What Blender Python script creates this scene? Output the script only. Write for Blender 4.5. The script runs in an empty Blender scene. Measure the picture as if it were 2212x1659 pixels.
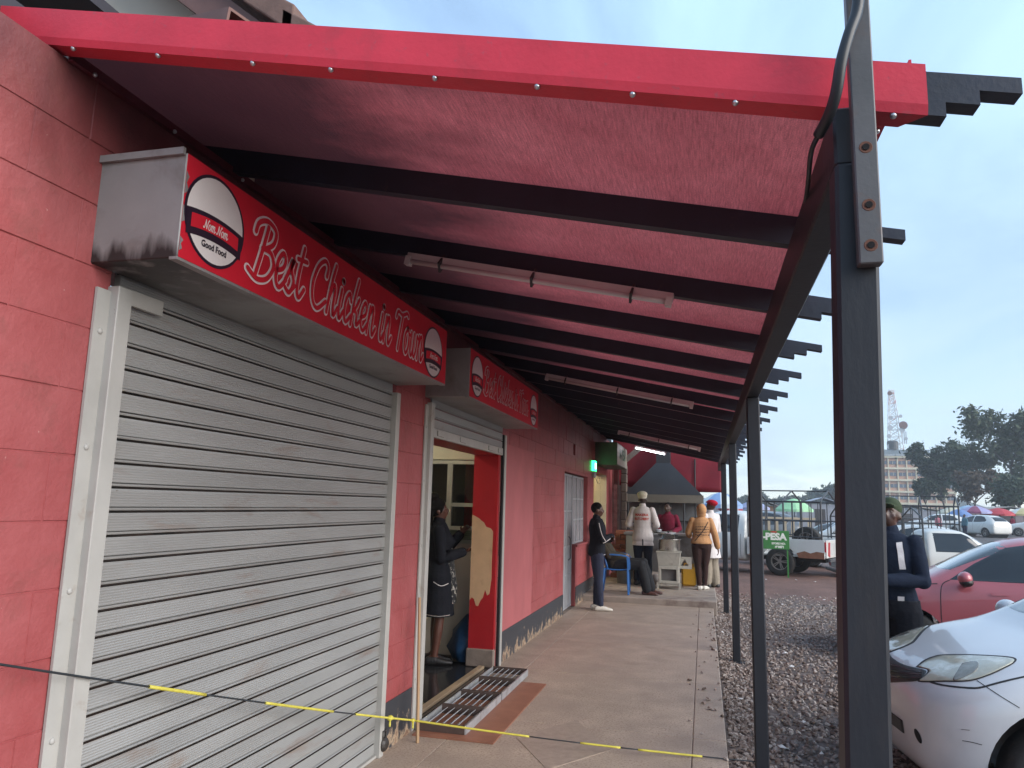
import bpy, bmesh, math, random
import numpy as np
from mathutils import Vector, Matrix
from mathutils.bvhtree import BVHTree

random.seed(7)
RNG = np.random.default_rng(11)
SC = bpy.context.scene
COL = SC.collection

# ------------------------------------------------------------------ camera
# world: X away from the shop wall, Y along the veranda, Z up, walkway at Z = 0
IW, IH, FPX = 2212.0, 1659.0, 1600.0
VPX, VPY, ROLL, EYE = 1520.0, 1098.0, 0.026, 1.6
_dY = Vector((VPX - IW / 2, VPY - IH / 2, FPX)).normalized()
_up = _dY.cross(Vector((1, ROLL, 0))).normalized()
if _up.y > 0: _up = -_up
_dX = _dY.cross(_up).normalized()
if _dX.x < 0: _dX = -_dX
cam_d = bpy.data.cameras.new('Camera')
cam = bpy.data.objects.new('Camera', cam_d); COL.objects.link(cam)
cx = Vector((_dX.x, _dY.x, _up.x)); cy = Vector((_dX.y, _dY.y, _up.y)); cz = Vector((_dX.z, _dY.z, _up.z))
M3 = Matrix((cx, -cy, -cz)).transposed()
cam.matrix_world = Matrix.Translation((0, 0, EYE)) @ M3.to_4x4()
cam_d.sensor_width = 36.0; cam_d.lens = 36.0 * FPX / IW
cam_d.clip_start = 0.05; cam_d.clip_end = 3000
SC.camera = cam

# ------------------------------------------------------------------ world and sun (bright cloudy morning)
SUN_EL, SUN_AZ = 22.0, 108.0        # degrees; azimuth clockwise from +Y
w = bpy.data.worlds.new('World'); SC.world = w; w.use_nodes = True
nt = w.node_tree; nt.nodes.clear()
def wn(t, **k):
    n = nt.nodes.new(t)
    for a, b in k.items(): setattr(n, a, b)
    return n
sky = wn('ShaderNodeTexSky', sky_type='NISHITA', sun_disc=False)
sky.sun_elevation = math.radians(SUN_EL); sky.sun_rotation = math.radians(SUN_AZ)
sky.altitude = 1800; sky.air_density = 1.0; sky.dust_density = 1.2; sky.ozone_density = 1.0
tc = wn('ShaderNodeTexCoord'); sep = wn('ShaderNodeSeparateXYZ')
nt.links.new(tc.outputs['Generated'], sep.inputs[0])
mx = wn('ShaderNodeMath', operation='MAXIMUM'); mx.inputs[1].default_value = 0.0
nt.links.new(sep.outputs['Z'], mx.inputs[0])
ad = wn('ShaderNodeMath', operation='ADD'); ad.inputs[1].default_value = 0.16; nt.links.new(mx.outputs[0], ad.inputs[0])
dv = wn('ShaderNodeVectorMath', operation='DIVIDE'); cmb = wn('ShaderNodeCombineXYZ')
for k in 'XYZ': nt.links.new(ad.outputs[0], cmb.inputs[k])
nt.links.new(tc.outputs['Generated'], dv.inputs[0]); nt.links.new(cmb.outputs[0], dv.inputs[1])
mp = wn('ShaderNodeMapping'); mp.inputs['Scale'].default_value = (0.8, 0.62, 0.4); mp.inputs['Rotation'].default_value = (0, 0, 0.5)
nt.links.new(dv.outputs[0], mp.inputs[0])
nz = wn('ShaderNodeTexNoise'); nz.inputs['Scale'].default_value = 1.6; nz.inputs['Detail'].default_value = 7; nz.inputs['Roughness'].default_value = 0.56; nz.inputs['Distortion'].default_value = 0.5
nt.links.new(mp.outputs[0], nz.inputs['Vector'])
rp = wn('ShaderNodeValToRGB'); rp.color_ramp.elements[0].position = 0.36; rp.color_ramp.elements[1].position = 0.66
rp.color_ramp.elements[0].color = (0.4, 0.4, 0.4, 1); rp.color_ramp.elements[1].color = (1, 1, 1, 1)
nt.links.new(nz.outputs['Fac'], rp.inputs[0])
# thin cloud layer: pale and slightly warm low down, pale blue grey higher up
crm = wn('ShaderNodeValToRGB'); crm.color_ramp.elements[0].position = 0.0; crm.color_ramp.elements[1].position = 0.55
crm.color_ramp.elements[0].color = (0.47, 0.545, 0.635, 1); crm.color_ramp.elements[1].color = (0.47, 0.71, 1.0, 1)
e = crm.color_ramp.elements.new(0.13); e.color = (0.50, 0.65, 0.82, 1)
nt.links.new(mx.outputs[0], crm.inputs[0])
csc = wn('ShaderNodeVectorMath', operation='SCALE'); csc.inputs['Scale'].default_value = 5.4; nt.links.new(crm.outputs[0], csc.inputs[0])
mix = wn('ShaderNodeMixRGB'); nt.links.new(rp.outputs[0], mix.inputs[0]); nt.links.new(sky.outputs[0], mix.inputs[1]); nt.links.new(csc.outputs[0], mix.inputs[2])
bgn = wn('ShaderNodeBackground'); bgn.inputs['Strength'].default_value = 0.1
nt.links.new(mix.outputs[0], bgn.inputs[0])
wo = wn('ShaderNodeOutputWorld'); nt.links.new(bgn.outputs[0], wo.inputs[0])
sl = bpy.data.lights.new('Sun', 'SUN'); sun = bpy.data.objects.new('Sun', sl); COL.objects.link(sun)
sl.energy = 2.0; sl.angle = math.radians(60); sl.color = (1.0, 0.935, 0.865)
_a, _e = math.radians(SUN_AZ), math.radians(SUN_EL)
SUNV = Vector((math.sin(_a) * math.cos(_e), math.cos(_a) * math.cos(_e), math.sin(_e)))
sun.rotation_euler = SUNV.to_track_quat('Z', 'Y').to_euler()
SC.view_settings.view_transform = 'Standard'; SC.view_settings.look = 'None'
SC.view_settings.gamma = 1.0; SC.view_settings.use_curve_mapping = False
SC.view_settings.exposure = 1.38
SC.cycles.max_bounces = 7; SC.cycles.diffuse_bounces = 4; SC.cycles.glossy_bounces = 3; SC.cycles.transmission_bounces = 5; SC.cycles.volume_bounces = 1; SC.cycles.caustics_reflective = False; SC.cycles.caustics_refractive = False

# ------------------------------------------------------------------ pixel helper (photo at 2212 x 1659 -> point at depth)
def pray(x, y):
    d = Vector((x - IW / 2, y - IH / 2, FPX))
    return Vector((_dX.dot(d), _dY.dot(d), _up.dot(d)))
def at(x, y, Y): d = pray(x, y); t = Y / d.y; return Vector((0, 0, EYE)) + d * t
def atZ(x, y, z): d = pray(x, y); t = (z - EYE) / d.z; return Vector((0, 0, EYE)) + d * t
def atX(x, y, X): d = pray(x, y); t = X / d.x; return Vector((0, 0, EYE)) + d * t

# ------------------------------------------------------------------ materials
MATS = {}
def lin(c): return tuple(((v / 12.92) if v <= 0.04045 else ((v + 0.055) / 1.055) ** 2.4) for v in c)
def pm(name, col, rough=0.6, var=0.12, scale=6.0, bump=0.0, bscale=60.0, metal=0.0, spec=0.5, second=None, sec_scale=2.0, sec_lo=0.55, sec_hi=0.65,
       third=None, th_scale=8.0, th_lo=0.6, th_hi=0.7, stretch=(1, 1, 1), rnd=0.0, emit=None, coat=0.0, space='W', rvar=0.0, alpha=None, trans=0.0):
    """base colour with noise variation, optional worn patches (second / third colours), fine bump"""
    if name in MATS: return MATS[name]
    m = bpy.data.materials.new(name); m.use_nodes = True; t = m.node_tree; N = t.nodes; L = t.links
    b = N['Principled BSDF']
    b.inputs['Roughness'].default_value = rough; b.inputs['Metallic'].default_value = metal
    b.inputs['Specular IOR Level'].default_value = spec; b.inputs['Coat Weight'].default_value = coat
    b.inputs['Transmission Weight'].default_value = trans
    if alpha is not None: b.inputs['Alpha'].default_value = alpha
    if space == 'W':
        g = N.new('ShaderNodeNewGeometry'); vec = g.outputs['Position']
    else:
        g = N.new('ShaderNodeTexCoord'); vec = g.outputs['Object']
    mp = N.new('ShaderNodeMapping'); mp.inputs['Scale'].default_value = stretch; L.new(vec, mp.inputs[0]); vec = mp.outputs[0]
    def noise(sc, det=5, ro=0.6, dist=0.0):
        n = N.new('ShaderNodeTexNoise'); n.inputs['Scale'].default_value = sc; n.inputs['Detail'].default_value = det
        n.inputs['Roughness'].default_value = ro; n.inputs['Distortion'].default_value = dist; L.new(vec, n.inputs['Vector']); return n
    def mask(n, lo, hi):
        r = N.new('ShaderNodeMapRange'); r.inputs['From Min'].default_value = lo; r.inputs['From Max'].default_value = hi; L.new(n.outputs['Fac'], r.inputs['Value']); return r.outputs[0]
    n1 = noise(scale)
    hs = N.new('ShaderNodeMapRange'); hs.inputs['From Min'].default_value = 0.25; hs.inputs['From Max'].default_value = 0.75
    hs.inputs['To Min'].default_value = 1 - var; hs.inputs['To Max'].default_value = 1 + var; L.new(n1.outputs['Fac'], hs.inputs['Value'])
    mul = N.new('ShaderNodeMixRGB'); mul.blend_type = 'MULTIPLY'; mul.inputs[0].default_value = 1; mul.inputs[1].default_value = (*col, 1)
    L.new(hs.outputs[0], mul.inputs[2]); cur = mul.outputs[0]
    for sec, ss, lo, hi in ((second, sec_scale, sec_lo, sec_hi), (third, th_scale, th_lo, th_hi)):
        if sec:
            n2 = noise(ss, 8, 0.65, 0.4); mk = mask(n2, lo, hi)
            mr = N.new('ShaderNodeMixRGB'); L.new(mk, mr.inputs[0]); L.new(cur, mr.inputs[1]); mr.inputs[2].default_value = (*sec, 1); cur = mr.outputs[0]
    if rnd:
        oi = N.new('ShaderNodeObjectInfo'); r = N.new('ShaderNodeMapRange'); r.inputs['To Min'].default_value = 1 - rnd; r.inputs['To Max'].default_value = 1 + rnd
        L.new(oi.outputs['Random'], r.inputs['Value']); mr = N.new('ShaderNodeMixRGB'); mr.blend_type = 'MULTIPLY'; mr.inputs[0].default_value = 1
        L.new(cur, mr.inputs[1]); L.new(r.outputs[0], mr.inputs[2]); cur = mr.outputs[0]
    L.new(cur, b.inputs['Base Color'])
    if rvar:
        n4 = noise(scale * 1.7, 4); r = N.new('ShaderNodeMapRange'); r.inputs['To Min'].default_value = max(rough - rvar, 0.03); r.inputs['To Max'].default_value = min(rough + rvar, 1)
        L.new(n4.outputs['Fac'], r.inputs['Value']); L.new(r.outputs[0], b.inputs['Roughness'])
    if bump:
        n3 = noise(bscale, 4); bp = N.new('ShaderNodeBump'); bp.inputs['Strength'].default_value = bump; bp.inputs['Distance'].default_value = 0.01
        L.new(n3.outputs['Fac'], bp.inputs['Height']); L.new(bp.outputs[0], b.inputs['Normal'])
    if emit:
        b.inputs['Emission Color'].default_value = (*emit[0], 1); b.inputs['Emission Strength'].default_value = emit[1]
    MATS[name] = m
    return m

# ------------------------------------------------------------------ mesh helpers
def link(name, me, mat, parent=None, smooth=False):
    o = bpy.data.objects.new(name, me); COL.objects.link(o)
    if mat is not None and not me.materials: me.materials.append(mat)
    if smooth: me.polygons.foreach_set('use_smooth', [True] * len(me.polygons))
    if parent is not None: o.parent = parent
    return o
def empty(name, loc=(0, 0, 0), rz=0.0):
    o = bpy.data.objects.new(name, None); COL.objects.link(o); o.location = loc; o.rotation_euler = (0, 0, rz); o.empty_display_size = 0.2
    return o
def tag(o, label=None, cat=None, group=None, kind=None):
    if label: o['label'] = label
    if cat: o['category'] = cat
    if group: o['group'] = group
    if kind: o['kind'] = kind
    return o
class MB:
    def __init__(s): s.v = []; s.f = []
    def add(s, vs, fs):
        k = len(s.v); s.v += [tuple(p) for p in vs]; s.f += [tuple(i + k for i in q) for q in fs]; return s
    def box(s, x0, x1, y0, y1, z0, z1, ch=0.0):
        """axis aligned box, ch = chamfer of every edge"""
        if ch <= 0:
            vs = [(x, y, z) for z in (z0, z1) for y in (y0, y1) for x in (x0, x1)]
            return s.add(vs, [(0, 2, 3, 1), (4, 5, 7, 6), (0, 1, 5, 4), (2, 6, 7, 3), (0, 4, 6, 2), (1, 3, 7, 5)])
        c = ch; X = (x0, x1); Y = (y0, y1); Z = (z0, z1); idx = {}; vs = []
        for i in (0, 1):
            for j in (0, 1):
                for k in (0, 1):
                    sx, sy, sz = (1, -1)[i], (1, -1)[j], (1, -1)[k]
                    p = (X[i], Y[j], Z[k])
                    for a, q in enumerate(((p[0], p[1] + sy * c, p[2] + sz * c), (p[0] + sx * c, p[1], p[2] + sz * c), (p[0] + sx * c, p[1] + sy * c, p[2]))):
                        idx[i, j, k, a] = len(vs); vs.append(q)
        I = lambda *t: idx[t]
        fs = []
        for i in (0, 1):
            q = [I(i, 0, 0, 0), I(i, 1, 0, 0), I(i, 1, 1, 0), I(i, 0, 1, 0)]; fs.append(q if i else q[::-1])
            q = [I(0, i, 0, 1), I(0, i, 1, 1), I(1, i, 1, 1), I(1, i, 0, 1)]; fs.append(q if i else q[::-1])
            q = [I(0, 0, i, 2), I(1, 0, i, 2), I(1, 1, i, 2), I(0, 1, i, 2)]; fs.append(q if i else q[::-1])
        for i in (0, 1):
            for j in (0, 1):
                q = [I(i, j, 0, 0), I(i, j, 1, 0), I(i, j, 1, 1), I(i, j, 0, 1)]; fs.append(q if i == j else q[::-1])
                q = [I(i, 0, j, 0), I(i, 0, j, 2), I(i, 1, j, 2), I(i, 1, j, 0)]; fs.append(q if i == j else q[::-1])
                q = [I(0, i, j, 1), I(1, i, j, 1), I(1, i, j, 2), I(0, i, j, 2)]; fs.append(q if i == j else q[::-1])
                for k in (0, 1):
                    q = [I(i, j, k, 0), I(i, j, k, 1), I(i, j, k, 2)]; fs.append(q)
        return s.add(vs, fs)
    def obox(s, c, ax, ay, az, hx, hy, hz):
        """oriented box: centre, three unit axes, half sizes"""
        c, ax, ay, az = (Vector(q) for q in (c, ax, ay, az))
        vs = [c + ax * hx * i + ay * hy * j + az * hz * k for k in (-1, 1) for j in (-1, 1) for i in (-1, 1)]
        return s.add(vs, [(0, 2, 3, 1), (4, 5, 7, 6), (0, 1, 5, 4), (2, 6, 7, 3), (0, 4, 6, 2), (1, 3, 7, 5)])
    def bar(s, p, q, hw, hh, up=(0, 0, 1)):
        p, q = Vector(p), Vector(q); d = (q - p); L = d.length; d.normalize(); u = Vector(up)
        sd = d.cross(u); sd = sd.normalized() if sd.length > 1e-6 else Vector((1, 0, 0)); u = sd.cross(d)
        return s.obox((p + q) / 2, d, sd, u, L / 2, hw, hh)
    def tube(s, pts, r, n=8, caps=True):
        pts = [Vector(p) for p in pts]; rs = r if isinstance(r, (list, tuple)) else [r] * len(pts)
        rings = []; u = None
        for i, p in enumerate(pts):
            d = (pts[min(i + 1, len(pts) - 1)] - pts[max(i - 1, 0)]).normalized()
            if u is None:
                u = d.cross(Vector((0, 0, 1)));  u = u.normalized() if u.length > 1e-3 else Vector((1, 0, 0))
            else:
                u = (u - d * u.dot(d)); u = u.normalized() if u.length > 1e-5 else d.orthogonal().normalized()
            v = d.cross(u); rings.append([p + (u * math.cos(2 * math.pi * k / n) + v * math.sin(2 * math.pi * k / n)) * rs[i] for k in range(n)])
        vs = [q for R in rings for q in R]; fs = []
        for i in range(len(pts) - 1):
            for k in range(n): fs.append((i * n + k, i * n + (k + 1) % n, (i + 1) * n + (k + 1) % n, (i + 1) * n + k))
        if caps: fs.append(tuple(range(n))[::-1]); fs.append(tuple((len(pts) - 1) * n + k for k in range(n)))
        return s.add(vs, fs)
    def lathe(s, prof, n=20, c=(0, 0, 0), axis='Z'):
        vs = []; fs = []
        for r, h in prof:
            for k in range(n):
                a = 2 * math.pi * k / n; p = (r * math.cos(a), r * math.sin(a), h)
                if axis == 'Y': p = (p[0], p[2], p[1])
                if axis == 'X': p = (p[2], p[0], p[1])
                vs.append((p[0] + c[0], p[1] + c[1], p[2] + c[2]))
        for i in range(len(prof) - 1):
            for k in range(n): fs.append((i * n + k, i * n + (k + 1) % n, (i + 1) * n + (k + 1) % n, (i + 1) * n + k))
        return s.add(vs, fs)
    def prism(s, poly, a0, a1, axis='Y'):
        """polygon extruded along an axis; poly in the other two axes (in XYZ order)"""
        n = len(poly)
        def P(p, a): return {'X': (a, p[0], p[1]), 'Y': (p[0], a, p[1]), 'Z': (p[0], p[1], a)}[axis]
        vs = [P(p, a0) for p in poly] + [P(p, a1) for p in poly]
        return s.add(vs, [tuple(range(n))[::-1], tuple(range(n, 2 * n))] + [(i, (i + 1) % n, n + (i + 1) % n, n + i) for i in range(n)])
    def sphere(s, c, r, n=10, m=7, sc=(1, 1, 1)):
        vs = []; fs = []
        for j in range(m + 1):
            t = math.pi * j / m
            for k in range(n):
                a = 2 * math.pi * k / n; vs.append((c[0] + r * sc[0] * math.sin(t) * math.cos(a), c[1] + r * sc[1] * math.sin(t) * math.sin(a), c[2] + r * sc[2] * math.cos(t)))
        for j in range(m):
            for k in range(n): fs.append((j * n + k, (j + 1) * n + k, (j + 1) * n + (k + 1) % n, j * n + (k + 1) % n))
        return s.add(vs, fs)
    def quad(s, a, b, c, d): return s.add([a, b, c, d], [(0, 1, 2, 3)])
    def mesh(s, name='m', fix=True):
        me = bpy.data.meshes.new(name); me.from_pydata(s.v, [], s.f)
        if fix:
            bm = bmesh.new(); bm.from_mesh(me); bmesh.ops.recalc_face_normals(bm, faces=bm.faces); bm.to_mesh(me); bm.free()
        me.update(); return me
    def build(s, name, mat, parent=None, smooth=False, bevel=0.0, fix=True):
        o = link(name, s.mesh(name, fix), mat, parent, smooth)
        if bevel:
            b = o.modifiers.new('Bevel', 'BEVEL'); b.width = bevel; b.segments = 2; b.limit_method = 'ANGLE'; b.angle_limit = math.radians(40)
        return o
def copy_tree(o, parent=None):
    c = o.copy(); COL.objects.link(c)
    if parent is not None: c.parent = parent
    for ch in list(o.children): copy_tree(ch, c)
    return c
def smooth_angle(o, deg=40):
    me = o.data; me.polygons.foreach_set('use_smooth', [True] * len(me.polygons))
    bm = bmesh.new(); bm.from_mesh(me)
    for ed in bm.edges:
        if len(ed.link_faces) == 2 and ed.calc_face_angle(0) > math.radians(deg): ed.smooth = False
    bm.to_mesh(me); bm.free(); return o
_txt = {}
def text_mesh(s, size, bold=0.0, align='CENTER', ext=0.0):
    c = bpy.data.curves.new('t', 'FONT'); c.body = s; c.size = size; c.align_x = align; c.align_y = 'CENTER'; c.offset = bold; c.extrude = ext; c.resolution_u = 3
    o = bpy.data.objects.new('t', c); COL.objects.link(o); dg = bpy.context.evaluated_depsgraph_get(); dg.update()
    me = bpy.data.meshes.new_from_object(o.evaluated_get(dg)); bpy.data.objects.remove(o); return me
def catmull(pts, n=6, closed=False):
    P = [Vector(p) for p in pts]; out = []
    if len(P) < 3:
        return [P[0].lerp(P[-1], i / n) for i in range(n + 1)]
    for i in range(len(P) - 1):
        p0, p1, p2, p3 = P[max(i - 1, 0)], P[i], P[i + 1], P[min(i + 2, len(P) - 1)]
        for k in range(n):
            t = k / n; out.append(0.5 * ((2 * p1) + (p2 - p0) * t + (2 * p0 - 5 * p1 + 4 * p2 - p3) * t * t + (3 * p1 - p0 - 3 * p2 + p3) * t ** 3))
    out.append(P[-1]); return out
# ================================================================== SETTING: ground, gravel, walkway
G0 = -0.12
def sstep(a, b, x): t = min(max((x - a) / (b - a), 0), 1); return t * t * (3 - 2 * t)
def gz(x, y):
    dip = sstep(3.2, 5.2, x) * sstep(13, 20, y) * (1 - sstep(40, 60, y)) * 0.34
    return G0 - dip + 0.1 * sstep(45, 70, y)
xs = [-300, -120, -60, -30, -12, -5, -2.4, 0.06, 0.2] + [0.6 + 0.5 * i for i in range(26)] + [16, 20, 26, 34, 45, 60, 90, 150, 260, 500, 1200]
ys = [-60, -20, -8, -3] + [0.7 * i for i in range(0, 90)] + [66, 72, 80, 95, 120, 160, 220, 320, 500, 900, 1600]
vs = [(x, y, gz(x, y) + (0.012 * math.sin(x * 3.1 + y * 1.3) * math.sin(y * 2.2 - x) if 0.6 < x < 14 and 0 < y < 60 else 0)) for y in ys for x in xs]
nx = len(xs); fs = [(j * nx + i, j * nx + i + 1, (j + 1) * nx + i + 1, (j + 1) * nx + i) for j in range(len(ys) - 1) for i in range(nx - 1)]
me = bpy.data.meshes.new('ground'); me.from_pydata(vs, [], fs)
# earth: murram red-brown road, grey-brown gravelled apron near the veranda
mg = bpy.data.materials.new('earth'); mg.use_nodes = True; t = mg.node_tree; N, L = t.nodes, t.links; b = N['Principled BSDF']; b.inputs['Roughness'].default_value = 0.9
g = N.new('ShaderNodeNewGeometry'); sp = N.new('ShaderNodeSeparateXYZ'); L.new(g.outputs['Position'], sp.inputs[0])
def _noise(sc, det=6, ro=0.6):
    n = N.new('ShaderNodeTexNoise'); n.inputs['Scale'].default_value = sc; n.inputs['Detail'].default_value = det; n.inputs['Roughness'].default_value = ro; L.new(g.outputs['Position'], n.inputs['Vector']); return n
na = _noise(0.9); nb = _noise(14); nc = _noise(0.35)
r1 = N.new('ShaderNodeValToRGB'); r1.color_ramp.elements[0].color = (0.08, 0.04, 0.03, 1); r1.color_ramp.elements[1].color = (0.23, 0.12, 0.09, 1); r1.color_ramp.elements[0].position = 0.3; r1.color_ramp.elements[1].position = 0.72
mA = N.new('ShaderNodeMath'); mA.operation = 'MULTIPLY_ADD'; mA.inputs[1].default_value = 0.55; L.new(na.outputs['Fac'], mA.inputs[0])
mB = N.new('ShaderNodeMath'); mB.operation = 'MULTIPLY'; mB.inputs[1].default_value = 0.45; L.new(nb.outputs['Fac'], mB.inputs[0]); L.new(mB.outputs[0], mA.inputs[2]); L.new(mA.outputs[0], r1.inputs[0])
r2 = N.new('ShaderNodeValToRGB'); r2.color_ramp.elements[0].color = (0.07, 0.052, 0.045, 1); r2.color_ramp.elements[1].color = (0.18, 0.14, 0.125, 1); L.new(nb.outputs['Fac'], r2.inputs[0]); r2.color_ramp.elements[0].position = 0.35; r2.color_ramp.elements[1].position = 0.65
yy = N.new('ShaderNodeMath'); yy.operation = 'MULTIPLY_ADD'; yy.inputs[1].default_value = 5.0; L.new(na.outputs['Fac'], yy.inputs[0]); L.new(sp.outputs['Y'], yy.inputs[2])
mr = N.new('ShaderNodeMapRange'); mr.inputs['From Min'].default_value = 17.2; mr.inputs['From Max'].default_value = 19.0; L.new(yy.outputs[0], mr.inputs['Value'])
mm = N.new('ShaderNodeMixRGB'); L.new(mr.outputs[0], mm.inputs[0]); L.new(r2.outputs[0], mm.inputs[1]); L.new(r1.outputs[0], mm.inputs[2])
# tarmac further out
yt = N.new('ShaderNodeMath'); yt.operation = 'MULTIPLY_ADD'; yt.inputs[1].default_value = 9.0; L.new(nc.outputs['Fac'], yt.inputs[0]); L.new(sp.outputs['Y'], yt.inputs[2])
mt = N.new('ShaderNodeMapRange'); mt.inputs['From Min'].default_value = 30; mt.inputs['From Max'].default_value = 36; L.new(yt.outputs[0], mt.inputs['Value'])
m2 = N.new('ShaderNodeMixRGB'); L.new(mt.outputs[0], m2.inputs[0]); L.new(mm.outputs[0], m2.inputs[1]); m2.inputs[2].default_value = (0.085, 0.075, 0.072, 1)
L.new(m2.outputs[0], b.inputs['Base Color'])
bp = N.new('ShaderNodeBump'); bp.inputs['Strength'].default_value = 0.7; bp.inputs['Distance'].default_value = 0.03; L.new(nb.outputs['Fac'], bp.inputs['Height']); L.new(bp.outputs[0], b.inputs['Normal'])
tag(link('ground', me, mg, smooth=True), kind='structure')

# loose gravel (tens of thousands of stones: one object)
def gravel():
    n = 27000
    y = 1.6 + 15.2 * RNG.random(n) ** 0.9; x = 0.17 + (0.9 + 0.42 * y) * RNG.random(n) ** 1.15
    keep = (RNG.random(n) < np.clip((17.0 - y) / 3.0, 0, 1)); x, y = x[keep], y[keep]; n = len(x)
    x2 = 0.15 + 0.35 * RNG.random(2600); y2 = 1.6 + 14 * RNG.random(2600); x = np.append(x, x2); y = np.append(y, y2); x = np.append(x, 0.12 - 0.3 * RNG.random(70) ** 2.5); y = np.append(y, 2.5 + 10 * RNG.random(70)); n = len(x)
    s = 0.009 + 0.014 * RNG.random(n) ** 2.2
    base = np.array([(-1, -1, -.55), (1, -1, -.55), (1, 1, -.55), (-1, 1, -.55), (-.7, -.6, .6), (.75, -.7, .5), (.6, .75, .7), (-.65, .6, .5)])
    F = np.array([(0, 1, 5, 4), (1, 2, 6, 5), (2, 3, 7, 6), (3, 0, 4, 7), (4, 5, 6, 7)])
    a = RNG.random(n) * 6.283; ca, sa = np.cos(a), np.sin(a)
    V = base[None] * (0.75 + 0.5 * RNG.random((n, 8, 3))) * (s[:, None, None] * np.stack([np.ones(n), .6 + .4 * RNG.random(n), .45 + .5 * RNG.random(n)], 1)[:, None, :])
    tx, ty = (RNG.random(n) - .5) * .9, (RNG.random(n) - .5) * .9
    V[:, :, 2] += V[:, :, 0] * tx[:, None] + V[:, :, 1] * ty[:, None]
    Vx = V[:, :, 0] * ca[:, None] - V[:, :, 1] * sa[:, None] + x[:, None]; Vy = V[:, :, 0] * sa[:, None] + V[:, :, 1] * ca[:, None] + y[:, None]
    zg = np.array([gz(p, q) if p > 0.14 else 0.0 for p, q in zip(x, y)])
    Vz = V[:, :, 2] + zg[:, None] + 0.35 * s[:, None] + 0.006
    P = np.stack([Vx, Vy, Vz], 2).reshape(-1, 3); FF = (F[None] + 8 * np.arange(n)[:, None, None]).reshape(-1, 4)
    me = bpy.data.meshes.new('gravel'); me.from_pydata(P.tolist(), [], FF.tolist())
    m = bpy.data.materials.new('gravel_stone'); m.use_nodes = True; t = m.node_tree; b = t.nodes['Principled BSDF']; b.inputs['Roughness'].default_value = 0.8
    gi = t.nodes.new('ShaderNodeNewGeometry'); cr = t.nodes.new('ShaderNodeValToRGB')
    cr.color_ramp.elements[0].color = (0.125, 0.09, 0.073, 1); cr.color_ramp.elements[1].color = (0.43, 0.375, 0.335, 1); e = cr.color_ramp.elements.new(0.45); e.color = (0.25, 0.185, 0.152, 1); e = cr.color_ramp.elements.new(0.7); e.color = (0.31, 0.258, 0.23, 1)
    t.links.new(gi.outputs['Random Per Island'], cr.inputs[0]); t.links.new(cr.outputs[0], b.inputs['Base Color'])
    tag(link('gravel', me, m), 'dark grey brown crushed stone gravel beside the walkway', 'gravel', kind='stuff')
gravel()

M_TERR = pm('terrazzo', (0.40, 0.32, 0.255), 0.5, 0.22, 3.5, 0.12, 120, second=(0.22, 0.155, 0.12), sec_scale=70, sec_lo=0.5, sec_hi=0.62, third=(0.31, 0.245, 0.2), th_scale=1.3, th_lo=0.48, th_hi=0.72, rnd=0.05, rvar=0.12)
M_TERR_D = pm('terrazzo_dark', (0.33, 0.26, 0.21), 0.45, 0.2, 20, 0.1, 120)
M_CONC = pm('old_concrete', (0.24, 0.19, 0.16), 0.85, 0.25, 5, 0.35, 40, second=(0.12, 0.085, 0.07), sec_scale=3, sec_lo=0.5, sec_hi=0.7)
WK = MB(); WK.box(-2.3, 0.118, -1.5, 12.9, -0.3, -0.007)
walk = tag(WK.build('walkway', M_CONC), kind='structure')
ycuts = [-1.5, 0.6, 2.3, 4.0, 5.7, 7.4, 9.1, 10.8, 12.9]; xcuts = [-2.03, -1.72, -0.1, 0.13]
for i in range(3):
    for j in range(len(ycuts) - 1):
        m = MB(); gp = 0.0025
        m.box(xcuts[i] + gp, xcuts[i + 1] - (gp if i < 2 else 0), ycuts[j] + gp, ycuts[j + 1] - gp, -0.05 if i < 2 else -0.1, 0.0, 0.002 if i < 2 else 0.006)
        m.build('paving_slab', M_TERR, walk)
m = MB(); m.prism([(-0.95, 4.75), (-0.62, 5.25), (-0.95, 5.85), (-1.28, 5.3)], 0.0, 0.003, 'Z'); m.build('diamond_inlay', M_TERR_D, walk)
pl = MB(); pl.box(-2.03, 0.19, 12.9, 18.5, -0.3, 0.1, 0.012); plat = tag(pl.build('raised_platform', pm('platform_concrete', (0.3, 0.25, 0.21), 0.7, 0.2, 4, 0.25, 60, second=(0.15, 0.105, 0.09), sec_scale=2.5, sec_lo=0.5, sec_hi=0.68)), kind='structure')

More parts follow.
